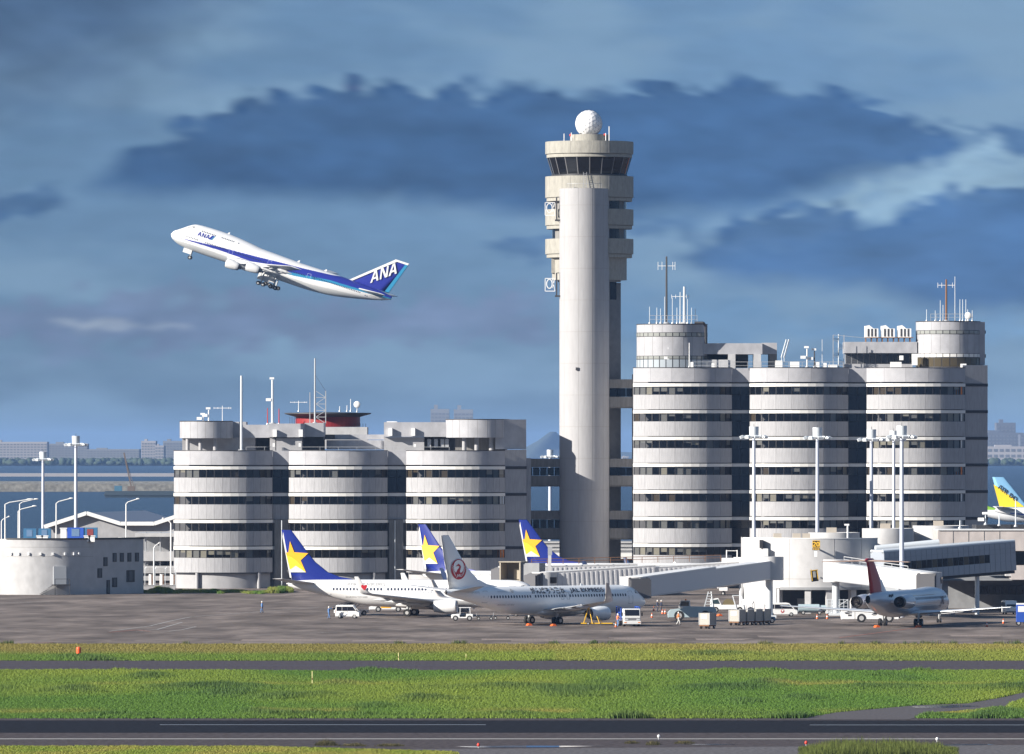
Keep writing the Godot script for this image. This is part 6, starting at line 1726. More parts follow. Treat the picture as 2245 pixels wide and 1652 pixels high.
func rear_jet() -> void:
	var st := [[0.0, 2.7, 2.75, 2.8, 0.03], [0.5, 2.1, 2.75, 3.4, 0.7], [1.5, 1.75, 2.85, 4.0, 1.15], [3.0, 1.5, 3.05, 4.75, 1.5], [5.0, 1.4, 3.2, 5.0, 1.67], [18.0, 1.4, 3.2, 5.0, 1.67], [31.0, 1.4, 3.2, 5.0, 1.67], [35.0, 1.75, 3.3, 5.0, 1.58], [38.5, 2.4, 3.6, 4.95, 1.2], [41.0, 3.0, 3.85, 4.8, 0.75], [42.6, 3.4, 3.95, 4.55, 0.34]]
	var sil := M("silver_skin", 0.55, 0.58, 0.64, 0.22, 0.35); var red := M("tail_red", 0.36, 0.02, 0.03, 0.35)
	var turn := deg_to_rad(73)
	var fwd := Vector3(cos(turn), 0, -sin(turn))
	var o := thing("parked_airliner", "silver twin jet with red T tail and rear engines seen from behind", "airplane", Vector3(W(1974, 1136), 0, -1136) + fwd * 24.5, turn, "airliners parked on the apron")
	part(o, "fuselage", hull_mesh(st, 36, 60), sil)
	for side in [1.0, -1.0]:
		part(o, "wing", wing([[0.9, 17.2, 7.2, 1.65, 0.85], [1.7, 17.8, 6.6, 1.7, 0.8], [5.2, 20.2, 4.3, 1.95, 0.5], [16.4, 26.4, 1.5, 2.75, 0.18]], side), M("wing_bright", 0.62, 0.64, 0.67, 0.3, 0.2))
		part(o, "tailplane", wing([[0.1, 40.3, 3.4, 9.25, 0.32], [6.1, 42.8, 1.5, 9.1, 0.14]], side), M("tan_skin", 0.42, 0.30, 0.24, 0.4))
		engine(o, Vector3(-31.4, 3.55, 3.05 * side), 4.9, 0.98, sil, [])
		var mb := pod([[5.2, 0.80], [6.0, 0.74], [5.7, 0.62], [5.3, 0.02]], Vector3(-31.4, 3.55, 3.05 * side)); part(o, "engine_exhaust", mb, M("black"))
		mb = MB.new(); mb.box(Vector3(-34.2, 3.6, 2.0 * side), Vector3(3.4, 0.35, 1.3)); part(o, "engine_pylon", mb, sil)
		bogie(o, Vector3(-24.5, 0.53, 2.54 * side), 0.53, 0.4, 0.75, 1.8)
		mb = MB.new(); mb.bar(Vector3(-23.9, 1.4, 2.2 * side), Vector3(-26.6, 2.1, 9.5 * side), 0.5, 0.06); part(o, "flap", mb, M("wing_grey"))
		for q in [[4.0, 22.2, 1.6], [7.5, 23.6, 1.8], [11.0, 25.2, 2.1]]:
			mb = pod([[0, 0.03], [0.5, 0.2], [1.8, 0.18], [2.8, 0.03]], Vector3(-q[1], q[2], q[0] * side), 8); part(o, "flap_fairing", mb, M("wing_grey"))
	part(o, "tail_fin", fin([[4.7, 32.6, 8.8, 0.55], [5.2, 33.8, 7.8, 0.5], [9.2, 39.6, 3.7, 0.42]]), red)
	part(o, "fin_root", fin([[4.6, 31.5, 8.2, 0.5], [5.1, 33.0, 6.4, 0.56], [6.6, 35.6, 2.6, 0.54]]), M("crane_white"))
	var mb2 := pod([[0, 0.03], [0.8, 0.30], [3.6, 0.32], [4.6, 0.05]], Vector3(-39.4, 9.28, 0), 12); part(o, "tail_bullet", mb2, red)
	bogie(o, Vector3(-2.6, 0.33, 0), 0.33, 0.2, 0.4, 1.7)
	skin_windows(o, st, 5.0, 29.0, 0.5, 3.75, 0.22, 0.34, [], M("cabin_glass"))
	cockpit(o, st, [[[1.6, 4.0], [2.2, 4.4], [2.3, 4.05], [1.75, 3.7]]])
	var tri := letters("JAL", 1.5, 700, 0.9)
	skin_text(o, "side_letters", st, tri, 9.0, 2.4, 1.0, M("faded_brown", 0.16, 0.10, 0.10, 0.5))
	for y in [3.1, 2.7, 4.2]:
		var mb := MB.new()
		skin_line(mb, st, [6, y, 12, y, 20, y, 30, y], 1.0, 0.05)
		part(o, "cheat_line", mb, M("pale_line", 0.62, 0.62, 0.55, 0.4))
	mb2 = MB.new()
	for q in [[33.6, 4.5], [34.5, 4.4], [35.2, 4.45]]: skin_line(mb2, st, [q[0], q[1], q[0] + 0.5, q[1] - 0.15], 1.0, 0.22)
	part(o, "tail_vent", mb2, M("black"))

func paint_jumbo(s: float, y: float) -> Color:
	var top := [[3.0, -0.86], [16.4, 0.38], [28.5, 1.15], [39.2, 1.9], [49.8, 2.85], [54.0, 3.6], [70.0, 5.0]]
	var low := [[3.0, -0.90], [16.4, -0.60], [28.5, -0.85], [34.0, -0.5], [39.2, -0.04], [49.8, 1.3], [57.5, 1.5], [70.0, 1.9]]
	var pale := [[28.0, -0.85], [34.0, -0.95], [39.2, -0.85], [49.8, 0.45], [57.5, 0.85], [70.0, 1.55]]
	var at := func(c: Array) -> float:
		for k in c.size() - 1:
			if s <= c[k + 1][0]: return lerpf(c[k][1], c[k + 1][1], clampf((s - c[k][0]) / (c[k + 1][0] - c[k][0]), 0, 1))
		return c[-1][1]
	if s > 3.0 and y < at.call(top) and y > at.call(low): return Color(0.022, 0.030, 0.26)
	if s > 28.0 and y <= at.call(low) and y > at.call(pale): return Color(0.03, 0.22, 0.40)
	if y < -1.7 + 0.03 * maxf(0.0, s - 45.0) * 3.0: return Color(0.50, 0.51, 0.52)
	return Color(0.72, 0.72, 0.73)

func jumbo() -> void:
	var st := [[0.0, -0.75, -0.7, -0.62, 0.05], [0.5, -1.6, -0.6, 0.35, 0.95], [1.5, -2.25, -0.4, 1.1, 1.65], [3.0, -2.85, -0.2, 2.2, 2.3], [4.5, -3.15, -0.1, 3.35, 2.7], [6.0, -3.35, 0, 4.2, 3.0], [8.0, -3.45, 0, 4.55, 3.2], [10.0, -3.5, 0, 4.65, 3.25], [20.0, -3.5, 0, 4.5, 3.25], [24.0, -3.5, 0, 4.1, 3.25], [28.0, -3.5, 0, 3.6, 3.25], [32.0, -3.5, 0, 3.35, 3.25], [46.0, -3.5, 0, 3.3, 3.25], [52.0, -2.9, 0.2, 3.3, 3.1], [58.0, -1.7, 0.7, 3.2, 2.55], [63.0, -0.5, 1.2, 3.0, 1.8], [66.5, 0.5, 1.6, 2.75, 1.05], [68.6, 1.3, 1.85, 2.4, 0.4]]
	var d := 2423.0
	var o := thing("climbing_jumbo_jet", "white and blue four engined jumbo jet climbing with its wheels down", "airplane", P(376, 511, d) + Vector3(0, 0, 0), 0.0)
	o.basis = Basis(Vector3.UP, deg_to_rad(171)) * Basis(Vector3(0, 0, 1), deg_to_rad(18.3))
	o.position += o.basis * Vector3(0, 0.45, 0)
	var im := Image.create(1024, 256, false, Image.FORMAT_RGB8)
	var L: float = st[-1][0]
	for i in 1024:
		var h := hull_at(st, L * (i + 0.5) / 1024.0)
		for j in 256:
			var e := -cos(TAU * (j + 0.5) / 256.0)
			im.set_pixel(i, j, paint_jumbo(L * (i + 0.5) / 1024.0, h[1] + (h[2] - h[1]) * e if e > 0 else h[1] + (h[1] - h[0]) * e).linear_to_srgb())
	var pm := StandardMaterial3D.new(); pm.resource_name = "jumbo_paint"; pm.albedo_texture = ImageTexture.create_from_image(im); pm.roughness = 0.28; pm.texture_repeat = false
	part(o, "fuselage", hull_mesh(st, 48, 96), pm)
	var white := M("jumbo_white", 0.70, 0.70, 0.70, 0.3); var gw := M("wing_grey"); var navy := M("jumbo_navy", 0.022, 0.030, 0.26, 0.3); var pale := M("jumbo_pale_blue", 0.03, 0.22, 0.40, 0.3)
	for side in [-1.0, 1.0]:
		var w := part(o, "wing", wing([[1.5, 17.6, 17.2, -2.0, 2.0], [3.2, 19.0, 15.6, -1.9, 1.8], [11.7, 26.3, 9.2, -0.9, 1.0], [21.0, 34.0, 6.3, 0.55, 0.6], [31.6, 42.6, 3.7, 2.6, 0.3]], side), gw)
		for q in [[9.0, 27.0, 7.5, -1.5], [14.0, 31.0, 6.5, -0.9], [18.5, 34.5, 5.5, -0.2], [24.0, 38.0, 4.5, 0.6]]:
			var fb := pod([[0, 0.06], [1.0, 0.4], [q[2] * 0.6, 0.42], [q[2], 0.05]], Vector3(-q[1], q[3] - 0.25, q[0] * side), 10); part(w, "flap_fairing", fb, gw)
		var mb := MB.new(); mb.bar(Vector3(-34.6, -2.3, 4.2 * side), Vector3(-35.6, -1.5, 10.8 * side), 2.6, 0.2); mb.bar(Vector3(-35.8, -1.3, 12.5 * side), Vector3(-39.8, -0.1, 20.0 * side), 1.8, 0.16); part(w, "flap", mb, gw)
		engine(o, Vector3(-20.6, -3.1, 11.7 * side), 4.0, 1.42, white, [-27.5, -1.1])
		engine(o, Vector3(-28.4, -1.75, 20.8 * side), 4.0, 1.42, white, [-35.2, 0.3])
		part(o, "tailplane", wing([[0.8, 57.6, 8.2, 1.5, 0.8], [11.1, 66.0, 2.6, 2.5, 0.25]], side), gw)
		bogie(o, Vector3(-31.2, -6.0, 5.4 * side), 0.62, 0.48, 1.1, -2.2, 2)
		bogie(o, Vector3(-34.4, -6.0, 1.9 * side), 0.62, 0.48, 1.1, -3.0, 2)
		mb = MB.new(); mb.quad(Vector3(-29.5, -3.0, 4.2 * side), Vector3(-33, -3.0, 4.2 * side), Vector3(-33, -5.0, 4.9 * side), Vector3(-29.5, -5.0, 4.9 * side)); part(o, "gear_door", mb, white)
		mb = MB.new(); mb.box(Vector3(-6.4, -3.9, 0.75 * side), Vector3(2.6, 1.3, 0.06)); part(o, "nose_gear_door", mb, white)
	bogie(o, Vector3(-7.6, -5.5, 0), 0.6, 0.42, 0.95, -3.0)
	part(o, "tail_fin", fin([[3.0, 53.6, 13.8, 0.5], [3.4, 55.4, 12.0, 0.8], [12.9, 66.3, 4.1, 0.35]]), navy)
	fin_sheet(o, "fin_leading_edge", [53.6, 3.05, 55.2, 3.3, 66.1, 12.85, 66.3, 13.1, 70.4, 13.1, 70.3, 12.55, 66.9, 12.55, 56.0, 3.2], white, 0.42)
	fin_sheet(o, "fin_trailing_band", [70.35, 12.55, 69.5, 12.55, 66.2, 3.2, 67.4, 3.2], pale, 0.42)
	for s in [-1.0, 1.0]:
		var mb := MB.new()
		var tr := letters("ANA", 3.3, 700, 1.0)
		var w := width_of(tr)
		# the letters climb across the fin
		lay(mb, tr, func(p: Vector3) -> Vector3:
			var f := p.x / w
			if s > 0: f = 1.0 - f
			return Vector3(-(61.3 + 6.6 * f - 0.2 * p.y), 4.1 + 5.2 * f + p.y, s * 0.455))
		part(o, "fin_letters", mb, white)
	skin_text(o, "airline_name", st, letters("ANA", 1.2, 700, 1.1), 8.2, 1.5, -1.0, navy)
	var fl := PackedVector3Array([Vector3(0, 0, 0), Vector3(0.75, 1.35, 0), Vector3(1.35, 1.35, 0), Vector3(0, 0, 0), Vector3(1.35, 1.35, 0), Vector3(0.7, 0, 0)])
	skin_text(o, "flag_mark", st, fl, 11.7, 1.5, -1.0, navy)
	var fl2 := PackedVector3Array([Vector3(0.78, 0, 0), Vector3(1.43, 1.35, 0), Vector3(1.75, 1.35, 0), Vector3(0.78, 0, 0), Vector3(1.75, 1.35, 0), Vector3(1.1, 0, 0)])
	skin_text(o, "flag_mark", st, fl2, 11.7, 1.5, -1.0, pale)
	var gl := M("cabin_glass")
	skin_windows(o, st, 9.2, 21.0, 0.52, 3.1, 0.28, 0.36, [[13.8, 15.2], [19.5, 20.3]], gl, "upper_deck_windows")
	skin_windows(o, st, 4.6, 62.0, 0.52, 0.25, 0.26, 0.36, [[9.0, 11.0], [18.2, 20.2], [30.2, 32.4], [42.6, 44.8], [46, 61]], gl)
	skin_windows(o, st, 45.0, 60.0, 0.52, 0.62, 0.26, 0.36, [], gl, "aft_cabin_windows")
	doors(o, st, [[9.4, -0.8, 1.1, 2.0], [18.8, -0.8, 1.1, 2.0], [30.8, -0.8, 1.1, 2.0], [43.2, -0.8, 1.1, 2.0], [61.0, 0.2, 0.9, 1.7], [14.2, 2.3, 0.9, 1.7]], M("pale_outline", 0.55, 0.60, 0.75, 0.5))
	cockpit(o, st, [[[4.55, 2.95], [5.15, 3.38], [5.35, 2.9], [4.75, 2.55]], [[5.25, 3.42], [5.9, 3.62], [6.0, 3.05], [5.42, 2.95]], [[6.0, 3.64], [6.6, 3.66], [6.6, 3.12], [6.1, 3.08]]])
	skin_text(o, "registration", st, letters("JA8960", 0.5, 400, 1.2), 62.3, 0.5, -1.0, M("dark_letter"))
	var ab := MB.new()
	for q in [[16.0, 4.6], [38.5, 3.3], [47.0, 3.28]]: ab.prism(V2([-q[0], q[1], -q[0] - 0.7, q[1], -q[0] - 0.75, q[1] + 0.6, -q[0] - 0.45, q[1] + 0.6]), Vector3(0, 0, -0.05), Vector3(1, 0, 0), Vector3(0, 1, 0), Vector3(0, 0, 0.1))
	part(o, "blade_aerial", ab, white)

func far_tail() -> void:
	# wide-body whose tail shows past the right end of the offices
	var st := []
	for q in ST737: st.append([q[0] * 1.42, q[1] * 1.34, q[2] * 1.34, q[3] * 1.34, q[4] * 1.34])
	var d := 2450.0
	var o := thing("parked_airliner", "far airliner with pale blue and yellow tail at the right edge", "airplane", Vector3(W(2177, d) + 54.5, 0, -d), 0.0, "airliners parked on the apron")
	var white := M("airliner_white")
	part(o, "fuselage", hull_mesh(st, 28, 40), white)
	part(o, "tail_fin", fin([[6.9, 41.0, 11.8, 0.5], [7.6, 44.5, 8.0, 0.6], [16.2, 51.4, 3.4, 0.3]]), M("tail_sky_blue", 0.22, 0.45, 0.68, 0.4))
	fin_sheet(o, "fin_yellow", [54.4, 14.0, 51.4, 12.0, 45.6, 7.6, 45.4, 7.3, 52.6, 7.3], M("star_yellow"), 0.36)
	for s in [1.0, -1.0]:
		part(o, "tailplane", wing([[0.6, 47.0, 6.0, 6.4, 0.5], [9.0, 52.0, 2.2, 7.4, 0.2]], s), M("wing_grey"))
	var mb := MB.new()
	var tr := letters("AIR DO", 1.5, 700, 1.0, 0.1)
	lay(mb, tr, func(p: Vector3) -> Vector3: return Vector3(-53.2 + p.x * 0.80 + p.y * 0.3, 12.9 - p.x * 0.62 + p.y * 0.9, 0.40))
	part(o, "fin_letters", mb, M("black_letter"))
	for s in [1.0, -1.0]:
		mb = MB.new()
		var ra := PackedVector3Array(); var rb := PackedVector3Array()
		for k in 20:
			var ss := 4.0 + k * 2.4
			ra.append(Vector3(-ss, 4.2 + (0.0 if ss < 34 else (ss - 34) * 0.09), s * (hull_z(st, ss, 4.2 + (0.0 if ss < 34 else (ss - 34) * 0.09)) + 0.04))); rb.append(Vector3(-ss, 3.3 + (0.0 if ss < 34 else (ss - 34) * 0.13), s * (hull_z(st, ss, 3.3 + (0.0 if ss < 34 else (ss - 34) * 0.13)) + 0.04)))
		mb.grid([ra, rb]); part(o, "blue_band", mb, M("blue"))
		bogie(o, Vector3(-28.0, 0.6, 4.5 * s), 0.6, 0.45, 1.1, 2.5, 2)
		part(o, "wing", wing([[1.5, 18, 11, 2.9, 1.4], [23, 33, 2.4, 5.0, 0.3]], s), M("wing_grey"))
	bogie(o, Vector3(-6.0, 0.5, 0), 0.5, 0.3, 0.6, 2.5)
	# green tail tip further off
	o = thing("parked_airliner", "far airliner of which mostly a green tail tip shows beside the offices", "airplane", Vector3(W(2160, 2600) + 33.0, 0, -2600), 0.0, "airliners parked on the apron")
	part(o, "fuselage", hull_mesh(ST737, 24, 30), white)
	part(o, "tail_fin", fin([[5.0, 27.0, 10.6, 0.12], [6.44, 32.05, 5.75, 0.40], [12.6, 37.55, 1.45, 0.16]]), M("tail_green", 0.25, 0.50, 0.05, 0.4))
	bogie(o, Vector3(-19.6, 0.565, 2.86), 0.565, 0.42, 0.86, 2.2); bogie(o, Vector3(-19.6, 0.565, -2.86), 0.565, 0.42, 0.86, 2.2)

func build_aircraft() -> void:
	crane_jet()
	star_jet("blue tailed star airliner with a red heart on its winglet, front left", Vector3(W(902, 1203), 0, -1203), deg_to_rad(-10), true)
	star_jet("blue tailed star airliner half hidden behind the crane crested jet", Vector3(W(1150, 1288), 0, -1288), deg_to_rad(-30), false)
	star_jet("blue tailed star airliner behind the ribbed jet bridges below the tower", Vector3(W(1385, 1378), 0, -1378), deg_to_rad(-12), false)
	rear_jet()
	jumbo()
	far_tail()

# ---------------------------------------------------------------- vehicles, people, small things
func wheels(o: Node3D, list: Array, r: float, w: float) -> void:
	for q in list:
		var mb := MB.new()
		mb.cyl(Vector3(q[0], r, q[1] - w / 2), Vector3(q[0], r, q[1] + w / 2), r, r, 18); var t := part(o, "wheel", mb, M("tyre"))
		mb = MB.new(); mb.cyl(Vector3(q[0], r, q[1] - w / 2 - 0.02), Vector3(q[0], r, q[1] + w / 2 + 0.02), r * 0.55, r * 0.55, 12); part(t, "rim", mb, M("hub"))

func slab(poly: Array, w: float) -> MB:  # side profile swept across the width, edges eased
	var mb := MB.new()
	var q := V2(poly)
	mb.prism(q, Vector3(0, 0, -w / 2 + 0.06), Vector3(1, 0, 0), Vector3(0, 1, 0), Vector3(0, 0, w - 0.12))
	var ins := Geometry2D.offset_polygon(q, -0.05)
	if ins.size() == 1 and ins[0].size() >= 3:
		mb.prism(ins[0], Vector3(0, 0, -w / 2), Vector3(1, 0, 0), Vector3(0, 1, 0), Vector3(0, 0, w))
	return mb

func van(label: String, at: Vector3, turn: float, L: float, h: float, w: float, crest := false, group := "white service vans") -> Node3D:
	var o := thing("service_van", label, "van", at, turn, group)
	var a := -L / 2; var b := L / 2
	var nose := b - L * 0.08
	part(o, "body", slab([a, 0.28, a - 0.0, h * 0.55, a + 0.1, h * 0.97, a + 0.3, h, b - L * 0.32, h, b - L * 0.26, h * 0.97, nose, h * 0.56, b, h * 0.48, b, 0.28], w), M("white_paint"))
	for s in [-1.0, 1.0]:
		for q in [[a + 0.2, a + L * 0.27], [a + L * 0.29, a + L * 0.50]]:
			var mb := MB.new(); mb.span(Vector3(q[0], h * 0.57, s * w / 2 - 0.02), Vector3(q[1], h * 0.88, s * w / 2 + 0.025)); part(o, "side_window", mb, M("glass"))
		var mb := MB.new()
		mb.prism(V2([a + L * 0.52, h * 0.57, a + L * 0.86, h * 0.57, a + L * 0.73, h * 0.88, a + L * 0.52, h * 0.88]), Vector3(0, 0, s * w / 2 - 0.02), Vector3(1, 0, 0), Vector3(0, 1, 0), Vector3(0, 0, 0.045)); part(o, "side_window", mb, M("glass"))
		mb = MB.new(); mb.span(Vector3(b - 0.05, h * 0.36, s * w * 0.34 - 0.16), Vector3(b + 0.03, h * 0.47, s * w * 0.34 + 0.16)); part(o, "headlight", mb, M("lamp_glass", 0.6, 0.62, 0.65, 0.15))
		mb = MB.new(); mb.span(Vector3(a - 0.03, h * 0.4, s * w * 0.42 - 0.08), Vector3(a + 0.03, h * 0.6, s * w * 0.42 + 0.08)); part(o, "tail_light", mb, M("red"))
		mb = MB.new(); mb.box(Vector3(nose - 0.1, h * 0.6, s * (w / 2 + 0.12)), Vector3(0.12, 0.22, 0.16)); part(o, "mirror", mb, M("black"))
		mb = MB.new(); mb.span(Vector3(a + L * 0.51, 0.35, s * w / 2), Vector3(a + L * 0.515, h * 0.9, s * (w / 2 + 0.012))); mb.span(Vector3(a + L * 0.3, h * 0.5, s * w / 2), Vector3(a + L * 0.5, h * 0.51, s * (w / 2 + 0.012))); part(o, "door_gap", mb, M("joint"))
	var mb2 := MB.new()
	var p0 := Vector3(b - L * 0.26 + 0.03, h * 0.92, 0); var p1 := Vector3(nose + 0.02, h * 0.58, 0); var zz := Vector3(0, 0, w * 0.44)
	mb2.quad(p1 - zz, p1 + zz, p0 + zz * 0.94, p0 - zz * 0.94); part(o, "windscreen", mb2, M("glass"))
	mb2 = MB.new(); mb2.span(Vector3(a - 0.02, h * 0.6, -w * 0.38), Vector3(a + 0.05, h * 0.88, w * 0.38)); part(o, "rear_window", mb2, M("glass"))
	mb2 = MB.new(); mb2.span(Vector3(b - 0.1, 0.25, -w * 0.48), Vector3(b + 0.06, 0.5, w * 0.48)); mb2.span(Vector3(a - 0.05, 0.25, -w * 0.48), Vector3(a + 0.1, 0.45, w * 0.48)); part(o, "bumper", mb2, M("trim_grey", 0.2, 0.2, 0.21, 0.6))
	wheels(o, [[a + L * 0.2, w / 2 - 0.1], [a + L * 0.2, -w / 2 + 0.1], [b - L * 0.2, w / 2 - 0.1], [b - L * 0.2, -w / 2 + 0.1]], 0.31, 0.2)
	if crest:
		mb2 = MB.new(); mb2.cyl(Vector3(0.15, h * 0.4, w / 2), Vector3(0.15, h * 0.4, w / 2 + 0.02), 0.26, 0.26, 18); part(o, "crest", mb2, M("crest_red"))
		mb2 = MB.new(); mb2.cyl(Vector3(0.15, h * 0.43, w / 2), Vector3(0.15, h * 0.43, w / 2 + 0.03), 0.15, 0.15, 14); part(o, "crest_field", mb2, M("white_paint"))
	return o

func tow_tractor(label: String, at: Vector3, turn: float, m: String) -> void:
	var o := thing("tow_tractor", label, "tow tractor", at, turn, "small tow tractors")
	part(o, "body", slab([-1.5, 0.35, -1.5, 0.95, -0.55, 1.0, -0.5, 0.55, 0.35, 0.55, 0.4, 1.0, 1.55, 0.9, 1.6, 0.35], 1.5), M(m))
	var mb := MB.new()
	for q in [[-1.1, 0.65], [-1.1, -0.65], [0.35, 0.65], [0.35, -0.65]]: mb.bar(Vector3(q[0], 0.9, q[1]), Vector3(q[0] * 0.95, 1.85, q[1]), 0.09)
	mb.box(Vector3(-0.35, 1.88, 0), Vector3(1.7, 0.08, 1.45)); part(o, "canopy", mb, M("white_paint"))
	mb = MB.new(); mb.box(Vector3(-0.45, 0.75, 0), Vector3(0.5, 0.25, 1.2)); mb.box(Vector3(-0.72, 1.15, 0), Vector3(0.14, 0.65, 1.2)); part(o, "seat", mb, M("black"))
	mb = MB.new(); mb.box(Vector3(0.36, 1.3, 0), Vector3(0.04, 0.6, 1.2)); part(o, "windscreen", mb, M("glass_teal"))
	for s in [-0.5, 0.5]:
		mb = MB.new(); mb.box(Vector3(1.6, 0.72, s), Vector3(0.06, 0.16, 0.24)); part(o, "headlight", mb, M("lamp_glass"))
	wheels(o, [[-1.0, 0.66], [-1.0, -0.66], [1.0, 0.66], [1.0, -0.66]], 0.38, 0.24)

func dolly(label: String, at: Vector3, turn: float) -> void:
	var o := thing("baggage_dolly", label, "baggage dolly", at, turn, "empty baggage dollies")
	var mb := MB.new(); mb.box(Vector3(0, 0.55, 0), Vector3(2.5, 0.12, 1.4)); part(o, "deck", mb, M("dark_steel"))
	mb = MB.new(); mb.bar(Vector3(-1.2, 0.6, 0.65), Vector3(-1.2, 1.0, 0.65), 0.07); mb.bar(Vector3(-1.2, 0.6, -0.65), Vector3(-1.2, 1.0, -0.65), 0.07); mb.bar(Vector3(-1.2, 1.0, 0.65), Vector3(-1.2, 1.0, -0.65), 0.07); mb.bar(Vector3(1.2, 0.6, 0.65), Vector3(1.2, 0.95, 0.65), 0.07); part(o, "end_rail", mb, M("steel"))
	mb = MB.new(); mb.bar(Vector3(1.25, 0.4, 0), Vector3(1.9, 0.4, 0), 0.08); part(o, "drawbar", mb, M("steel"))
	wheels(o, [[-0.9, 0.5], [-0.9, -0.5], [0.9, 0.5], [0.9, -0.5]], 0.24, 0.14)

func crate_cart(label: String, at: Vector3, turn: float) -> void:
	var o := thing("container_cart", label, "container cart", at, turn, "carts carrying metal containers")
	var bx := M("container_metal", 0.52, 0.50, 0.46, 0.5, 0.2, [tex["grit"], Vector3(0.5, 0.4, 0.5)])
	part(o, "container", slab([-1.0, 0.55, -1.0, 2.15, 1.0, 2.15, 1.0, 0.55], 1.55), bx)
	var mb := MB.new()
	for s in [-1.0, 1.0]:
		for x in [-0.98, 0.98]: mb.bar(Vector3(x, 0.55, s * 0.79), Vector3(x, 2.15, s * 0.79), 0.07)
		mb.bar(Vector3(-1, 2.14, s * 0.79), Vector3(1, 2.14, s * 0.79), 0.07); mb.bar(Vector3(-1, 0.58, s * 0.79), Vector3(1, 0.58, s * 0.79), 0.07)
	part(o, "edge_frame", mb, M("steel"))
	mb = MB.new(); mb.span(Vector3(-1.03, 1.4, -0.45), Vector3(-0.99, 1.95, 0.4)); part(o, "label_plate", mb, M("white_paint"))
	mb = MB.new(); mb.box(Vector3(0, 0.45, 0), Vector3(2.1, 0.16, 1.5)); mb.bar(Vector3(1.05, 0.4, 0), Vector3(1.6, 0.4, 0), 0.08); part(o, "chassis", mb, M("rust"))
	wheels(o, [[-0.75, 0.6], [-0.75, -0.6], [0.75, 0.6], [0.75, -0.6]], 0.26, 0.16)

func cone(label: String, x: float, y: float) -> void:
	var o := thing("traffic_cone", label, "traffic cone", G(x, y) + Vector3(0, 0.03, 0), 0.0, "orange traffic cones")
	var mb := MB.new(); mb.lathe(Vector3.ZERO, [Vector2(0.17, 0.04), Vector2(0.03, 0.72), Vector2(0.0, 0.72)], 12); part(o, "shell", mb, M("cone_orange", 0.75, 0.13, 0.02, 0.5))
	mb = MB.new(); mb.lathe(Vector3.ZERO, [Vector2(0.122, 0.30), Vector2(0.085, 0.48)], 12); part(o, "white_band", mb, M("white"))
	mb = MB.new(); mb.box(Vector3(0, 0.02, 0), Vector3(0.42, 0.05, 0.42)); part(o, "foot", mb, M("black"))

func chock(label: String, x: float, y: float) -> void:
	var o := thing("wheel_chock", label, "wheel chock", G(x, y) + Vector3(0, 0.03, 0), 0.3, "red wheel chocks")
	var mb := MB.new(); mb.prism(V2([-0.35, 0, 0.35, 0, 0.15, 0.28, -0.15, 0.28]), Vector3(0, 0, -0.5), Vector3(1, 0, 0), Vector3(0, 1, 0), Vector3(0, 0, 1.0)); part(o, "wedge", mb, M("cone_orange"))
	mb = MB.new(); mb.tube([Vector3(0, 0.28, 0), Vector3(0.1, 0.42, 0), Vector3(0.2, 0.28, 0)], 0.03); part(o, "handle", mb, M("rust"))

func big_tug(label: String, at: Vector3, turn: float, m: Material, L: float, cab_at: float) -> Node3D:
	var o := thing("pushback_tug", label, "pushback tug", at, turn, "aircraft tugs")
	part(o, "body", slab([-L / 2, 0.45, -L / 2, 1.6, -L / 2 + 0.4, 1.95, L * 0.12, 2.0, L * 0.2, 1.75, L / 2 - 0.4, 1.55, L / 2, 1.2, L / 2, 0.45], 2.7), m)
	var mb := MB.new(); mb.prism(V2([-0.85, 0, -0.8, 1.0, 0.5, 1.0, 0.8, 0]), Vector3(cab_at, 1.85, -0.85), Vector3(1, 0, 0), Vector3(0, 1, 0), Vector3(0, 0, 1.7)); var c := part(o, "cab", mb, M("pale_wall"))
	for s in [-1.0, 1.0]:
		mb = MB.new(); mb.prism(V2([-0.65, 0.25, -0.62, 0.88, 0.42, 0.88, 0.62, 0.25]), Vector3(cab_at, 1.85, s * 0.86 - 0.02), Vector3(1, 0, 0), Vector3(0, 1, 0), Vector3(0, 0, 0.04)); part(c, "side_window", mb, M("glass"))
	mb = MB.new(); mb.quad(Vector3(cab_at + 0.78, 2.1, -0.75), Vector3(cab_at + 0.78, 2.1, 0.75), Vector3(cab_at + 0.57, 2.78, 0.75), Vector3(cab_at + 0.57, 2.78, -0.75)); part(c, "windscreen", mb, M("glass"))
	mb = MB.new(); mb.cyl(Vector3(cab_at - 0.2, 2.85, 0), Vector3(cab_at - 0.2, 3.1, 0), 0.12, 0.1, 10); part(c, "beacon", mb, M("orange"))
	mb = MB.new()
	for s in [-1.0, 1.0]: mb.span(Vector3(L / 2 - 0.04, 0.7, s * 0.85 - 0.15), Vector3(L / 2 + 0.03, 0.95, s * 0.85 + 0.15))
	part(o, "headlight", mb, M("lamp_glass"))
	mb = MB.new()
	for k in 3: mb.span(Vector3(-L * 0.42, 0.75 + k * 0.2, -1.37), Vector3(-L * 0.34, 0.87 + k * 0.2, 1.37))
	part(o, "vent", mb, M("dark_steel"))
	wheels(o, [[-L * 0.27, 1.1], [-L * 0.27, -1.1], [L * 0.27, 1.1], [L * 0.27, -1.1]], 0.72, 0.56)
	return o

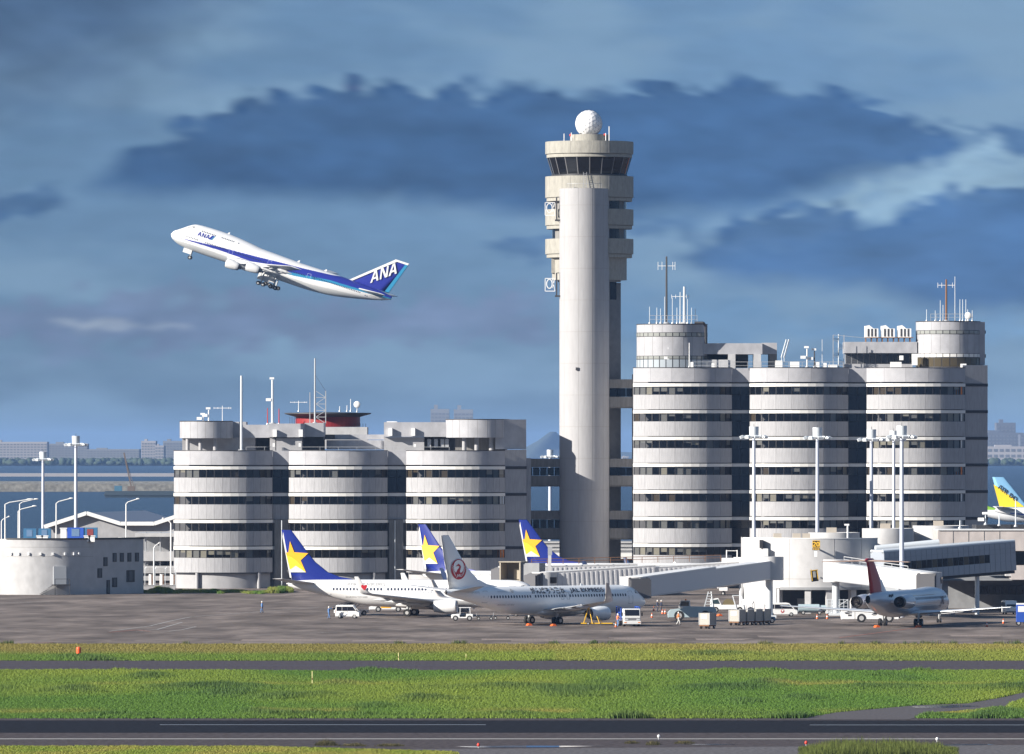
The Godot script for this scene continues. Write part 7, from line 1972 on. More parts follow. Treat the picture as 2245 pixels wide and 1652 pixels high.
# a standing figure as one continuous skin: tapered capsules joined by a smooth minimum and meshed as surface nets
func person(label: String, at: Vector3, turn: float, J: Dictionary, top: Color, legs: Color, hat: Color) -> void:
	var skin := Color(0.42, 0.27, 0.19); var shoe := Color(0.02, 0.02, 0.02)
	var B := [  # from, to, radii, colour
		[J.hip, J.chest, 0.145, 0.165, top], [J.chest, J.neck, 0.15, 0.07, top], [J.neck, J.head, 0.058, 0.085, skin], [J.head, J.head + Vector3(0.015, 0.10, 0), 0.092, 0.10, skin],
		[J.head + Vector3(0.0, 0.10, 0), J.head + Vector3(-0.01, 0.14, 0), 0.112, 0.105, hat],
		[J.sl, J.el, 0.062, 0.048, top], [J.el, J.wl, 0.047, 0.034, top], [J.wl, J.wl + (J.wl - J.el).normalized() * 0.08, 0.034, 0.04, skin],
		[J.sr, J.er, 0.062, 0.048, top], [J.er, J.wr, 0.047, 0.034, top], [J.wr, J.wr + (J.wr - J.er).normalized() * 0.08, 0.034, 0.04, skin],
		[J.chest + Vector3(0, 0.1, 0), J.sl, 0.09, 0.066, top], [J.chest + Vector3(0, 0.1, 0), J.sr, 0.09, 0.066, top],
		[J.hl, J.kl, 0.092, 0.062, legs], [J.kl, J.al, 0.06, 0.045, legs], [J.al, J.al + Vector3(0.16, -0.045, 0), 0.045, 0.038, shoe],
		[J.hr, J.kr, 0.092, 0.062, legs], [J.kr, J.ar, 0.06, 0.045, legs], [J.ar, J.ar + Vector3(0.16, -0.045, 0), 0.045, 0.038, shoe], [J.hl, J.hr, 0.10, 0.10, legs]]
	var lo := Vector3(1e9, 1e9, 1e9); var hi := -lo
	for b in B:
		for k in 2: lo = lo.min(b[k]); hi = hi.max(b[k])
	lo -= Vector3.ONE * 0.24; hi += Vector3.ONE * 0.24
	var cs := 0.032
	var n := Vector3i(((hi - lo) / cs).ceil()) + Vector3i.ONE
	var fld := PackedFloat32Array(); fld.resize(n.x * n.y * n.z); fld.fill(9.0)
	for b in B:
		var p: Vector3 = b[0]; var q: Vector3 = b[1]
		var r: float = maxf(b[2], b[3]) + 0.12
		var i0 := Vector3i(((p.min(q) - Vector3.ONE * r - lo) / cs).floor()).clamp(Vector3i.ZERO, n - Vector3i.ONE); var i1 := Vector3i(((p.max(q) + Vector3.ONE * r - lo) / cs).ceil()).clamp(Vector3i.ZERO, n - Vector3i.ONE)
		var pq := q - p; var l2 := maxf(pq.length_squared(), 1e-6)
		for z in range(i0.z, i1.z + 1):
			for y in range(i0.y, i1.y + 1):
				for x in range(i0.x, i1.x + 1):
					var w := lo + Vector3(x, y, z) * cs
					var t := clampf((w - p).dot(pq) / l2, 0, 1)
					var dd: float = (w - p - pq * t).length() - lerpf(b[2], b[3], t)
					var id := (z * n.y + y) * n.x + x
					var o2 := fld[id]
					var hh := maxf(0.045 - absf(dd - o2), 0.0) / 0.045
					fld[id] = minf(dd, o2) - hh * hh * 0.045 * 0.25
	var vid := {}; var vp := PackedVector3Array(); var vc := PackedColorArray()
	for z in n.z - 1:
		for y in n.y - 1:
			for x in n.x - 1:
				var base := (z * n.y + y) * n.x + x
				var sumv := Vector3.ZERO; var cnt := 0
				var f := []
				for c in 8: f.append(fld[base + (c & 1) + ((c >> 1) & 1) * n.x + (c >> 2) * n.x * n.y])
				for e in [[0, 1], [2, 3], [4, 5], [6, 7], [0, 2], [1, 3], [4, 6], [5, 7], [0, 4], [1, 5], [2, 6], [3, 7]]:
					if (f[e[0]] < 0) != (f[e[1]] < 0):
						var t: float = f[e[0]] / (f[e[0]] - f[e[1]])
						sumv += Vector3(e[0] & 1, (e[0] >> 1) & 1, e[0] >> 2).lerp(Vector3(e[1] & 1, (e[1] >> 1) & 1, e[1] >> 2), t); cnt += 1
				if cnt:
					var w := lo + (Vector3(x, y, z) + sumv / cnt) * cs
					vid[base] = vp.size(); vp.append(w)
					var best := 9.0; var col := top
					for b in B:
						var pq: Vector3 = b[1] - b[0]
						var t := clampf((w - b[0]).dot(pq) / maxf(pq.length_squared(), 1e-6), 0, 1)
						var dd: float = (w - b[0] - pq * t).length() - lerpf(b[2], b[3], t)
						if dd < best: best = dd; col = b[4]
					vc.append(col)
	var sf := SurfaceTool.new(); sf.begin(Mesh.PRIMITIVE_TRIANGLES); sf.set_smooth_group(0)
	for base in vid:
		var x: int = base % n.x; var y: int = (base / n.x) % n.y; var z: int = base / (n.x * n.y)
		if x == 0 or y == 0 or z == 0: continue
		for ax in [[1, n.x, n.x * n.y], [n.x, n.x * n.y, 1], [n.x * n.y, 1, n.x]]:
			if base + ax[0] >= fld.size(): continue
			var inside: bool = fld[base] < 0
			if inside != (fld[base + ax[0]] < 0):
				var q := [base, base - ax[1], base - ax[1] - ax[2], base - ax[2]]
				if not (vid.has(q[1]) and vid.has(q[2]) and vid.has(q[3])): continue
				if inside: q.reverse()
				for k in [0, 1, 2, 0, 2, 3]:
					sf.set_color(vc[vid[q[k]]]); sf.add_vertex(vp[vid[q[k]]])
	# fingers and thumb, nose
	var ex := MB.new()
	for s in [[J.el, J.wl], [J.er, J.wr]]:
		var dr: Vector3 = (s[1] - s[0]).normalized(); var sd := dr.cross(Vector3(0, 0, 1)).normalized(); var h: Vector3 = s[1] + dr * 0.10
		for k in 4: ex.cyl(h + sd * (k - 1.5) * 0.02, h + sd * (k - 1.5) * 0.022 + dr * [0.06, 0.075, 0.07, 0.055][k] + Vector3(0.012, -0.01, 0), 0.0095, 0.007, 6)
		ex.cyl(s[1] + dr * 0.05 + sd * 0.035, s[1] + dr * 0.10 + sd * 0.062, 0.011, 0.008, 6)
	ex.cyl(J.head + Vector3(0.09, 0.05, 0), J.head + Vector3(0.115, 0.025, 0), 0.012, 0.016, 6)
	sf.set_smooth_group(-1)
	for k in ex.v.size(): sf.set_color(skin); sf.add_vertex(ex.v[k])
	sf.generate_normals()
	var m := M("clothes_and_skin", 1, 1, 1, 0.8); m.vertex_color_use_as_albedo = true
	var o := put(self, "person", sf.commit(), m)
	o.position = at; o.rotation.y = turn
	tag(o, label, "person", "people on the apron")

func pose(step: float, arm_l: Vector3, arm_r: Vector3) -> Dictionary:
	var j := {"hip": Vector3(0, 0.98, 0), "chest": Vector3(0.01, 1.28, 0), "neck": Vector3(0.0, 1.47, 0), "head": Vector3(0.02, 1.555, 0), "sl": Vector3(0, 1.40, -0.19), "sr": Vector3(0, 1.40, 0.19), "hl": Vector3(0, 0.92, -0.09), "hr": Vector3(0, 0.92, 0.09)}
	j.kl = Vector3(0.06 + step * 0.5, 0.50, -0.10); j.al = Vector3(step, 0.085, -0.10)
	j.kr = Vector3(0.06 - step * 0.3, 0.50, 0.10); j.ar = Vector3(-step, 0.085 + absf(step) * 0.1, 0.10)
	j.el = j.sl + Vector3(arm_l.x * 0.5 - 0.03, arm_l.y * 0.5, arm_l.z * 0.5 - 0.04); j.wl = j.sl + arm_l
	j.er = j.sr + Vector3(arm_r.x * 0.5 - 0.03, arm_r.y * 0.5, arm_r.z * 0.5 + 0.04); j.wr = j.sr + arm_r
	return j

func build_props() -> void:
	var g := Vector3(0, 0.03, 0)
	var down := Vector3(0.06, -0.52, 0)
	van("small boxy white van below the heart winglet jet", G(763, 1355.5) + g, -0.12, 3.5, 1.95, 1.5)
	van("longer white van with red round crest by the gate house", G(1712, 1351) + g, 0.05, 4.75, 2.0, 1.7, true)
	van("white van seen head on at the foot of the terminal, far right", G(2213, 1346) + g, -PI / 2 + 0.1, 4.4, 2.0, 1.75)
	van("small white car parked under the gate house", G(1822, 1339) + g, PI - 0.1, 3.6, 1.5, 1.6)
	tow_tractor("white tow tractor pulling dollies behind the crane crested jet", G(1014, 1360.5) + g, PI, "white_paint")
	tow_tractor("blue tow tractor at the head of the container train", G(1673, 1366) + g, 0.5, "sky_blue")
	dolly("empty dolly next to the white tow tractor", G(1063, 1359) + g, PI)
	dolly("empty dolly at the rear of the white tow tractor's train", G(1100, 1358) + g, PI)
	crate_cart("metal container on a cart standing alone before the big tug", G(1551, 1378) + g, 1.07)
	for k in 4:
		var p := G(1616, 1370.5) + g + Vector3(1.24, 0, -2.25) * k
		crate_cart(["metal container cart nearest us in the container train", "second metal container cart of the container train", "third metal container cart of the container train", "metal container cart next to the blue tractor"][k], p, 1.07)
	var tg := big_tug("large blue grey aircraft tug with cream cab beyond the lone container", G(1517, 1360) + g, PI, M("tug_grey", 0.36, 0.45, 0.49, 0.45), 6.9, 1.1)
	var wt := thing("pushback_tug", "long white tug standing between the wheels of the T tailed jet", "pushback tug", G(1906, 1364) + g, 0.0, "aircraft tugs")
	part(wt, "body", slab([-4.0, 0.45, -4.1, 1.2, -3.9, 1.95, -2.0, 1.95, -1.7, 1.75, 0.2, 1.5, 4.0, 1.3, 4.1, 0.45], 2.6), M("white_paint"))
	var wb := MB.new(); wb.span(Vector3(-3.1, 0.9, 1.28), Vector3(-2.6, 1.15, 1.33)); wb.span(Vector3(-3.1, 1.3, 1.28), Vector3(-2.6, 1.55, 1.33)); part(wt, "vent", wb, M("dark_steel"))
	wb = MB.new(); wb.span(Vector3(-2.15, 0.5, 1.29), Vector3(-2.1, 1.9, 1.315)); part(wt, "panel_gap", wb, M("joint"))
	wheels(wt, [[-1.2, 1.1], [-1.2, -1.1], [2.7, 1.1], [2.7, -1.1]], 0.62, 0.5)
	# truck seen head on, blue lift posts behind its cab
	var o := thing("lift_truck", "white cab over truck with blue lift posts at the crane jet's nose", "truck", G(1384, 1373) + g, -PI / 2 + 0.12)
	part(o, "cab", slab([-0.85, 0.55, -0.85, 2.45, 0.55, 2.45, 0.8, 1.5, 0.85, 0.55], 2.3), M("white_paint"))
	var mb := MB.new(); mb.quad(Vector3(0.825, 1.5, -1.0), Vector3(0.825, 1.5, 1.0), Vector3(0.60, 2.32, 1.0), Vector3(0.60, 2.32, -1.0)); part(o, "windscreen", mb, M("glass"))
	mb = MB.new(); mb.span(Vector3(0.7, 0.35, -1.2), Vector3(0.98, 0.75, 1.2)); part(o, "bumper", mb, M("white_paint"))
	mb = MB.new(); mb.span(Vector3(0.84, 0.85, -1.05), Vector3(0.88, 1.2, 1.05)); part(o, "grille", mb, M("trim_grey"))
	for s in [-1.0, 1.0]:
		mb = MB.new(); mb.span(Vector3(0.86, 0.88, s * 0.8 - 0.25), Vector3(0.92, 1.08, s * 0.8 + 0.2)); part(o, "headlight", mb, M("lamp_glass"))
		mb = MB.new(); mb.box(Vector3(0.7, 1.7, s * 1.38), Vector3(0.12, 0.5, 0.2)); part(o, "mirror", mb, M("black"))
		mb = MB.new(); mb.span(Vector3(0.95, 0.5, s * 0.95 - 0.16), Vector3(1.0, 0.62, s * 0.95 + 0.16)); part(o, "indicator", mb, M("orange"))
	mb = MB.new()
	for q in [[-1.2, -1.3], [-1.2, 1.3], [-3.4, -1.3], [-3.4, 1.3], [-5.6, -1.3], [-5.6, 1.3]]: mb.bar(Vector3(q[0], 0.8, q[1]), Vector3(q[0], 2.7, q[1]), 0.16)
	for y in [1.2, 1.9, 2.65]:
		for s in [-1.3, 1.3]: mb.bar(Vector3(-1.2, y, s), Vector3(-5.6, y, s), 0.12)
	part(o, "lift_posts", mb, M("blue"))
	mb = MB.new(); mb.span(Vector3(-5.8, 0.75, -1.25), Vector3(-1.0, 0.95, 1.25)); part(o, "deck", mb, M("trim_grey"))
	mb = MB.new(); mb.span(Vector3(-5.4, 0.95, -1.0), Vector3(-1.6, 2.4, 0.9)); part(o, "load", mb, M("blue_tarp", 0.10, 0.20, 0.40, 0.6))
	wheels(o, [[0, 1.0], [0, -1.0], [-4.4, 1.0], [-4.4, -1.0]], 0.45, 0.3)
	# belt loader at the star jet's rear hold
	o = thing("belt_loader", "white belt loader raised to the heart winglet jet's rear hold", "belt loader", G(772, 1349) + g, 0.5)
	part(o, "chassis", slab([-2.6, 0.4, -2.6, 0.95, -0.3, 1.0, 2.4, 0.85, 2.5, 0.4], 1.6), M("white_paint"))
	mb = MB.new(); mb.bar(Vector3(-3.4, 0.95, 0), Vector3(3.3, 2.75, 0), 0.95, 0.28); part(o, "conveyor", mb, M("dark_steel"))
	mb = MB.new()
	for s in [-0.55, 0.55]: mb.bar(Vector3(-3.2, 1.25, s), Vector3(3.2, 3.0, s), 0.07); mb.bar(Vector3(0, 0.9, s), Vector3(1.6, 2.2, s), 0.1)
	part(o, "guard_rail", mb, M("steel"))
	mb = MB.new(); mb.ball(Vector3(0.5, 2.45, 0), Vector3(1.3, 0.42, 0.5), 14, 8); part(o, "canopy", mb, M("canvas", 0.45, 0.45, 0.44, 0.8))
	wheels(o, [[-1.7, 0.7], [-1.7, -0.7], [1.6, 0.7], [1.6, -0.7]], 0.38, 0.24)
	# low white loader behind the star jet
	o = thing("low_loader", "long low white loader standing beyond the heart winglet jet", "loader", G(853, 1341) + g, 0.0)
	part(o, "body", slab([-3.0, 0.35, -3.0, 0.75, -1.8, 1.05, 0.2, 0.95, 0.3, 1.1, 3.0, 1.0, 3.05, 0.35], 2.0), M("white_paint"))
	mb = MB.new(); mb.span(Vector3(-1.2, 0.6, 1.0), Vector3(0.3, 0.85, 1.03)); part(o, "yellow_mark", mb, M("star_orange"))
	mb = MB.new(); mb.span(Vector3(-2.9, 1.05, -0.8), Vector3(2.9, 1.15, 0.8)); part(o, "belt", mb, M("dark_steel"))
	wheels(o, [[-1.6, 0.9], [-1.6, -0.9], [1.4, 0.9], [1.4, -0.9]], 0.42, 0.28)
	# working truck with ladder behind the big tug
	o = thing("hydrant_truck", "white truck with hose reel and ladder frame behind the big tug", "truck", G(1595, 1343) + g, 0.0)
	part(o, "body", slab([-2.6, 0.5, -2.6, 2.0, -1.4, 2.2, -0.9, 1.2, 2.8, 1.2, 2.8, 0.5], 2.1), M("white_paint"))
	mb = MB.new(); mb.prism(V2([-2.45, 1.35, -2.4, 1.9, -1.5, 2.05, -1.2, 1.35]), Vector3(0, 0, 1.03), Vector3(1, 0, 0), Vector3(0, 1, 0), Vector3(0, 0, 0.05)); part(o, "side_window", mb, M("glass_teal"))
	mb = MB.new(); mb.cyl(Vector3(0.1, 1.25, -0.5), Vector3(0.1, 1.25, 0.9), 0.85, 0.85, 18); part(o, "hose_reel", mb, M("reel_brown", 0.15, 0.12, 0.06, 0.8))
	mb = MB.new()
	for q in [[-3.6, -2.9], [-2.2, -2.5], [1.3, 0.7], [2.4, 2.0]]: mb.bar(Vector3(q[0], 0.5, 1.1), Vector3(q[1], 3.2 if q[0] < 0 else 2.6, 1.0), 0.12)
	for k in 6: mb.bar(Vector3(-3.4 + k * 0.1, 0.9 + k * 0.4, 1.08), Vector3(-2.3 - k * 0.04, 0.9 + k * 0.4, 1.08), 0.07)
	mb.bar(Vector3(0.7, 2.6, 1.0), Vector3(2.0, 2.6, 1.0), 0.1)
	part(o, "ladder_frame", mb, M("pale_steel"))
	wheels(o, [[-1.8, 0.9], [-1.8, -0.9], [1.8, 0.9], [1.8, -0.9]], 0.45, 0.3)
	# generator trailer, white cabinet, stair frames by the gate house
	o = thing("tank_trailer", "grey tank on a low trailer right of the crest van", "trailer", G(1778, 1347) + g, 0.0)
	mb = MB.new(); mb.cyl(Vector3(-1.9, 0.95, 0), Vector3(1.2, 0.95, 0), 0.6, 0.6, 18); mb.cyl(Vector3(1.2, 0.95, 0), Vector3(2.2, 0.95, 0), 0.45, 0.45, 16); part(o, "tank", mb, M("tug_grey"))
	mb = MB.new(); mb.box(Vector3(0, 0.35, 0), Vector3(4.0, 0.15, 1.2)); part(o, "chassis", mb, M("dark_steel")); wheels(o, [[-1.2, 0.6], [-1.2, -0.6], [1.2, 0.6], [1.2, -0.6]], 0.3, 0.2)
	o = thing("white_cabinet", "white equipment cabinet in the undercroft beside the crest van", "cabinet", G(1764, 1342) + g, 0.0)
	mb = MB.new(); mb.span(Vector3(-1.1, 0.15, -1.2), Vector3(1.1, 1.95, 0)); mb.span(Vector3(-1.15, 1.95, -1.25), Vector3(1.15, 2.05, 0.05)); part(o, "casing", mb, M("white_paint")); mb = MB.new(); mb.span(Vector3(-0.02, 0.2, 0), Vector3(0.02, 1.9, 0.02)); part(o, "door_gap", mb, M("joint")); mb = MB.new(); mb.span(Vector3(-1.0, 0, -1.1), Vector3(1.0, 0.15, -0.1)); part(o, "plinth", mb, M("dark_steel"))
	o = thing("stair_frame", "grey lattice of wheeled stair frames left of the T tailed jet", "stair", G(1836, 1349) + g, 0.0)
	mb = MB.new()
	for k in 6: mb.bar(Vector3(-1.5 + k * 0.6, 0.3, 0), Vector3(-1.5 + k * 0.6, 2.4, 0), 0.08); mb.bar(Vector3(-1.5 + k * 0.6, 0.3, -1.2), Vector3(-1.5 + k * 0.6, 2.4, -1.2), 0.08)
	for k in 5: mb.bar(Vector3(-1.5, 0.4 + k * 0.48, 0), Vector3(1.5, 0.4 + k * 0.48, 0), 0.06); mb.bar(Vector3(-1.5, 0.4 + k * 0.48, -1.2), Vector3(1.5, 0.4 + k * 0.48, -1.2), 0.06)
	mb.bar(Vector3(-1.5, 0.4, 0), Vector3(1.5, 2.3, 0), 0.1)
	part(o, "lattice", mb, M("pale_steel")); wheels(o, [[-1.3, 0], [-1.3, -1.2], [1.3, 0], [1.3, -1.2]], 0.2, 0.1)
	o = thing("yellow_tow_bar", "yellow engine stand and tow bar below the crane jet's engine", "tow bar", G(1305, 1370) + g, 0.0)
	mb = MB.new(); mb.bar(Vector3(-2.0, 0.25, 0), Vector3(3.4, 0.25, 0), 0.14); mb.bar(Vector3(-1.6, 0.25, 0), Vector3(-0.9, 2.6, -0.2), 0.12); mb.bar(Vector3(-0.4, 0.25, 0.2), Vector3(-0.9, 2.6, -0.2), 0.08); mb.bar(Vector3(0.6, 0.2, 0.2), Vector3(0.2, 1.3, 0), 0.07); mb.bar(Vector3(1.1, 0.2, -0.2), Vector3(0.2, 1.3, 0), 0.07); part(o, "bar", mb, M("yellow")); wheels(o, [[-1.0, 0.2], [2.6, 0.2], [2.6, -0.2]], 0.22, 0.12)
	o = thing("blue_cart", "blue and white service cart at the right picture edge", "cart", G(2240, 1371) + g, 0.0)
	part(o, "body", slab([-0.8, 0.45, -0.8, 2.9, 0.9, 2.9, 0.9, 0.45], 1.3), M("blue")); mb = MB.new(); mb.span(Vector3(-0.6, 1.9, 0.64), Vector3(0.6, 2.7, 0.68)); part(o, "panel", mb, M("white")); mb = MB.new(); mb.span(Vector3(-0.75, 2.9, -0.6), Vector3(0.85, 3.1, 0.6)); part(o, "lid", mb, M("white")); wheels(o, [[-0.5, 0.5], [-0.5, -0.5], [0.6, 0.5], [0.6, -0.5]], 0.35, 0.2)
	for q in [["orange cone left of the pair by the T tailed jet", 1791, 1357], ["orange cone right of the pair by the T tailed jet", 1813, 1357], ["small cone on bare apron right of the T tailed jet", 2163, 1374], ["small cone nearest the blue cart", 2199, 1367], ["orange cone right of the blue lift truck", 1429, 1354], ["orange cone left of the pair near the crane jet's nose", 1452, 1346], ["orange cone right of the pair near the crane jet's nose", 1458, 1346], ["orange cone farthest back near the crane jet's nose", 1433, 1339], ["orange cone under the blue lift truck's left side", 1350, 1375]]: cone(q[0], q[1], q[2])
	for q in [["red chock at the crane jet's rear wheel", 1160, 1371], ["red chock at the crane jet's near wheel", 1213, 1372], ["red chock at the T tailed jet's left wheel", 1922, 1375], ["red chock at the T tailed jet's right wheel", 2013, 1375], ["red chock beside the hose reel truck", 1577, 1350]]: chock(q[0], q[1], q[2])
	var navy := Color(0.03, 0.04, 0.08); var bl := Color(0.10, 0.20, 0.42); var wh := Color(0.72, 0.72, 0.70); var org := Color(0.60, 0.20, 0.06)
	person("worker in blue overalls reaching up to the small white van", G(721, 1356) + g, 0.0, pose(0.14, Vector3(0.48, 0.18, 0.05), Vector3(0.50, 0.12, -0.05)), bl, bl, wh)
	person("worker in blue walking alone across the empty apron", G(575, 1343.5) + g, PI, pose(0.18, down, Vector3(-0.10, -0.5, 0)), bl, bl, wh)
	person("worker in white trousers and orange top striding before the big tug", G(1487, 1369) + g, 0.15, pose(0.26, Vector3(-0.22, -0.42, 0), Vector3(0.28, -0.3, 0)), org, wh, wh)
	person("worker in orange vest standing beside the blue lift truck", G(1354, 1373) + g, 0.6, pose(0.05, down, Vector3(0.3, -0.2, 0)), org, bl, wh)
	person("left of two workers in dark clothes and white helmets at the nose", G(1441, 1341) + g, 0.0, pose(0.06, down, down), navy, navy, wh)
	person("right of two workers in dark clothes and white helmets at the nose", G(1450, 1341) + g, PI, pose(0.05, down, Vector3(0.25, -0.25, 0)), navy, navy, wh)
	# small field markers
	o = thing("orange_marker", "rounded orange marker post standing in the dry grass at left", "marker", G(173, 1435))
	mb = MB.new(); mb.lathe(Vector3.ZERO, [Vector2(0.28, 0), Vector2(0.30, 0.2), Vector2(0.30, 0.75), Vector2(0.24, 0.92), Vector2(0.02, 0.98)], 16); part(o, "body", mb, M("marker_orange", 0.80, 0.10, 0.02, 0.5)); mb = MB.new(); mb.lathe(Vector3.ZERO, [Vector2(0.36, 0), Vector2(0.36, 0.06), Vector2(0.1, 0.06)], 16); part(o, "foot", mb, M("dark_steel"))
	for q in [["thin yellow stake in the green field, left of centre", 685, 1500, 1.4], ["thin yellow stake beyond the taxiway, the taller", 874, 1447, 0.9], ["tiny yellow stake beyond the taxiway, right of the taller", 1022, 1444, 0.6]]:
		o = thing("marker_stake", q[0], "stake", G(q[1], q[2]), 0.0, "yellow stakes"); mb = MB.new(); mb.cyl(Vector3.ZERO, Vector3(0, q[3], 0), 0.05, 0.05, 6); part(o, "rod", mb, M("pale_yellow", 0.7, 0.65, 0.3, 0.6)); mb = MB.new(); mb.cyl(Vector3(0, q[3] * 0.35, 0), Vector3(0, q[3] * 0.5, 0), 0.055, 0.055, 6); part(o, "dark_band", mb, M("rust"))
	for q in [["white edge light on the runway line right of centre", 1444, 1621, "white"], ["red edge light by the near slab left of centre", 1049, 1640, "bright_red"], ["red edge light just left of the near bush", 1767, 1635, "bright_red"], ["white edge light on the runway line far right", 2054, 1627, "white"]]:
		o = thing("edge_light", q[0], "edge light", G(q[1], q[2]) + Vector3(0, 0.04, 0), 0.0, "runway edge lights"); mb = MB.new(); mb.cyl(Vector3.ZERO, Vector3(0, 0.18, 0), 0.05, 0.05, 8); part(o, "stem", mb, M("steel")); mb = MB.new(); mb.ball(Vector3(0, 0.26, 0), Vector3(0.13, 0.15, 0.13), 12, 8); part(o, "lens", mb, M(q[3]))

# ---------------------------------------------------------------- grass and weeds
func tuft(blades: int, spread: float, seed_: int, h := 1.0) -> ArrayMesh:
	var r := RandomNumberGenerator.new(); r.seed = seed_
	var mb := MB.new()
	for k in blades:
		var a := r.randf() * TAU; var q := Vector3(cos(a), 0, sin(a)) * spread * sqrt(r.randf())
		var f := r.randf() * TAU; var w := Vector3(cos(f), 0, sin(f)) * 0.028
		var hh := h * r.randf_range(0.5, 1.0); var lean := Vector3(r.randf_range(-1, 1), 0, r.randf_range(-1, 1)) * 0.16 * hh
		var mid := q + Vector3(0, hh * 0.6, 0) + lean * 0.4; var tip := q + Vector3(0, hh, 0) + lean
		mb.quad(q - w, q + w, mid + w * 0.7, mid - w * 0.7); mb.tri(mid - w * 0.7, mid + w * 0.7, tip)
	return mb.mesh()

func meadow(called: String, label: String, me: ArrayMesh, places: Array) -> void:
	var mm := MultiMesh.new()
	mm.transform_format = MultiMesh.TRANSFORM_3D; mm.use_colors = true; mm.mesh = me; mm.instance_count = places.size()
	var buf := PackedFloat32Array(); buf.resize(places.size() * 16)
	for k in places.size():
		var p: Array = places[k]  # x, y, z, turn, wide, tall, colour
		var c: float = cos(p[3]) * p[4]; var s: float = sin(p[3]) * p[4]
		var b := k * 16
		buf[b] = c; buf[b + 2] = s; buf[b + 3] = p[0]
		buf[b + 5] = p[5]; buf[b + 7] = p[1]
		buf[b + 8] = -s; buf[b + 10] = c; buf[b + 11] = p[2]
		var col: Color = p[6]
		buf[b + 12] = col.r; buf[b + 13] = col.g; buf[b + 14] = col.b; buf[b + 15] = 1.0
	mm.buffer = buf
	var o := MultiMeshInstance3D.new(); o.name = title(called); o.multimesh = mm
	var m := M("blades", 1, 1, 1, 0.75); m.vertex_color_use_as_albedo = true; m.backlight_enabled = true; m.backlight = Color(0.45, 0.45, 0.3)
	o.material_override = m
	add_child(o)
	tag(o, label, "grass", "", "stuff")

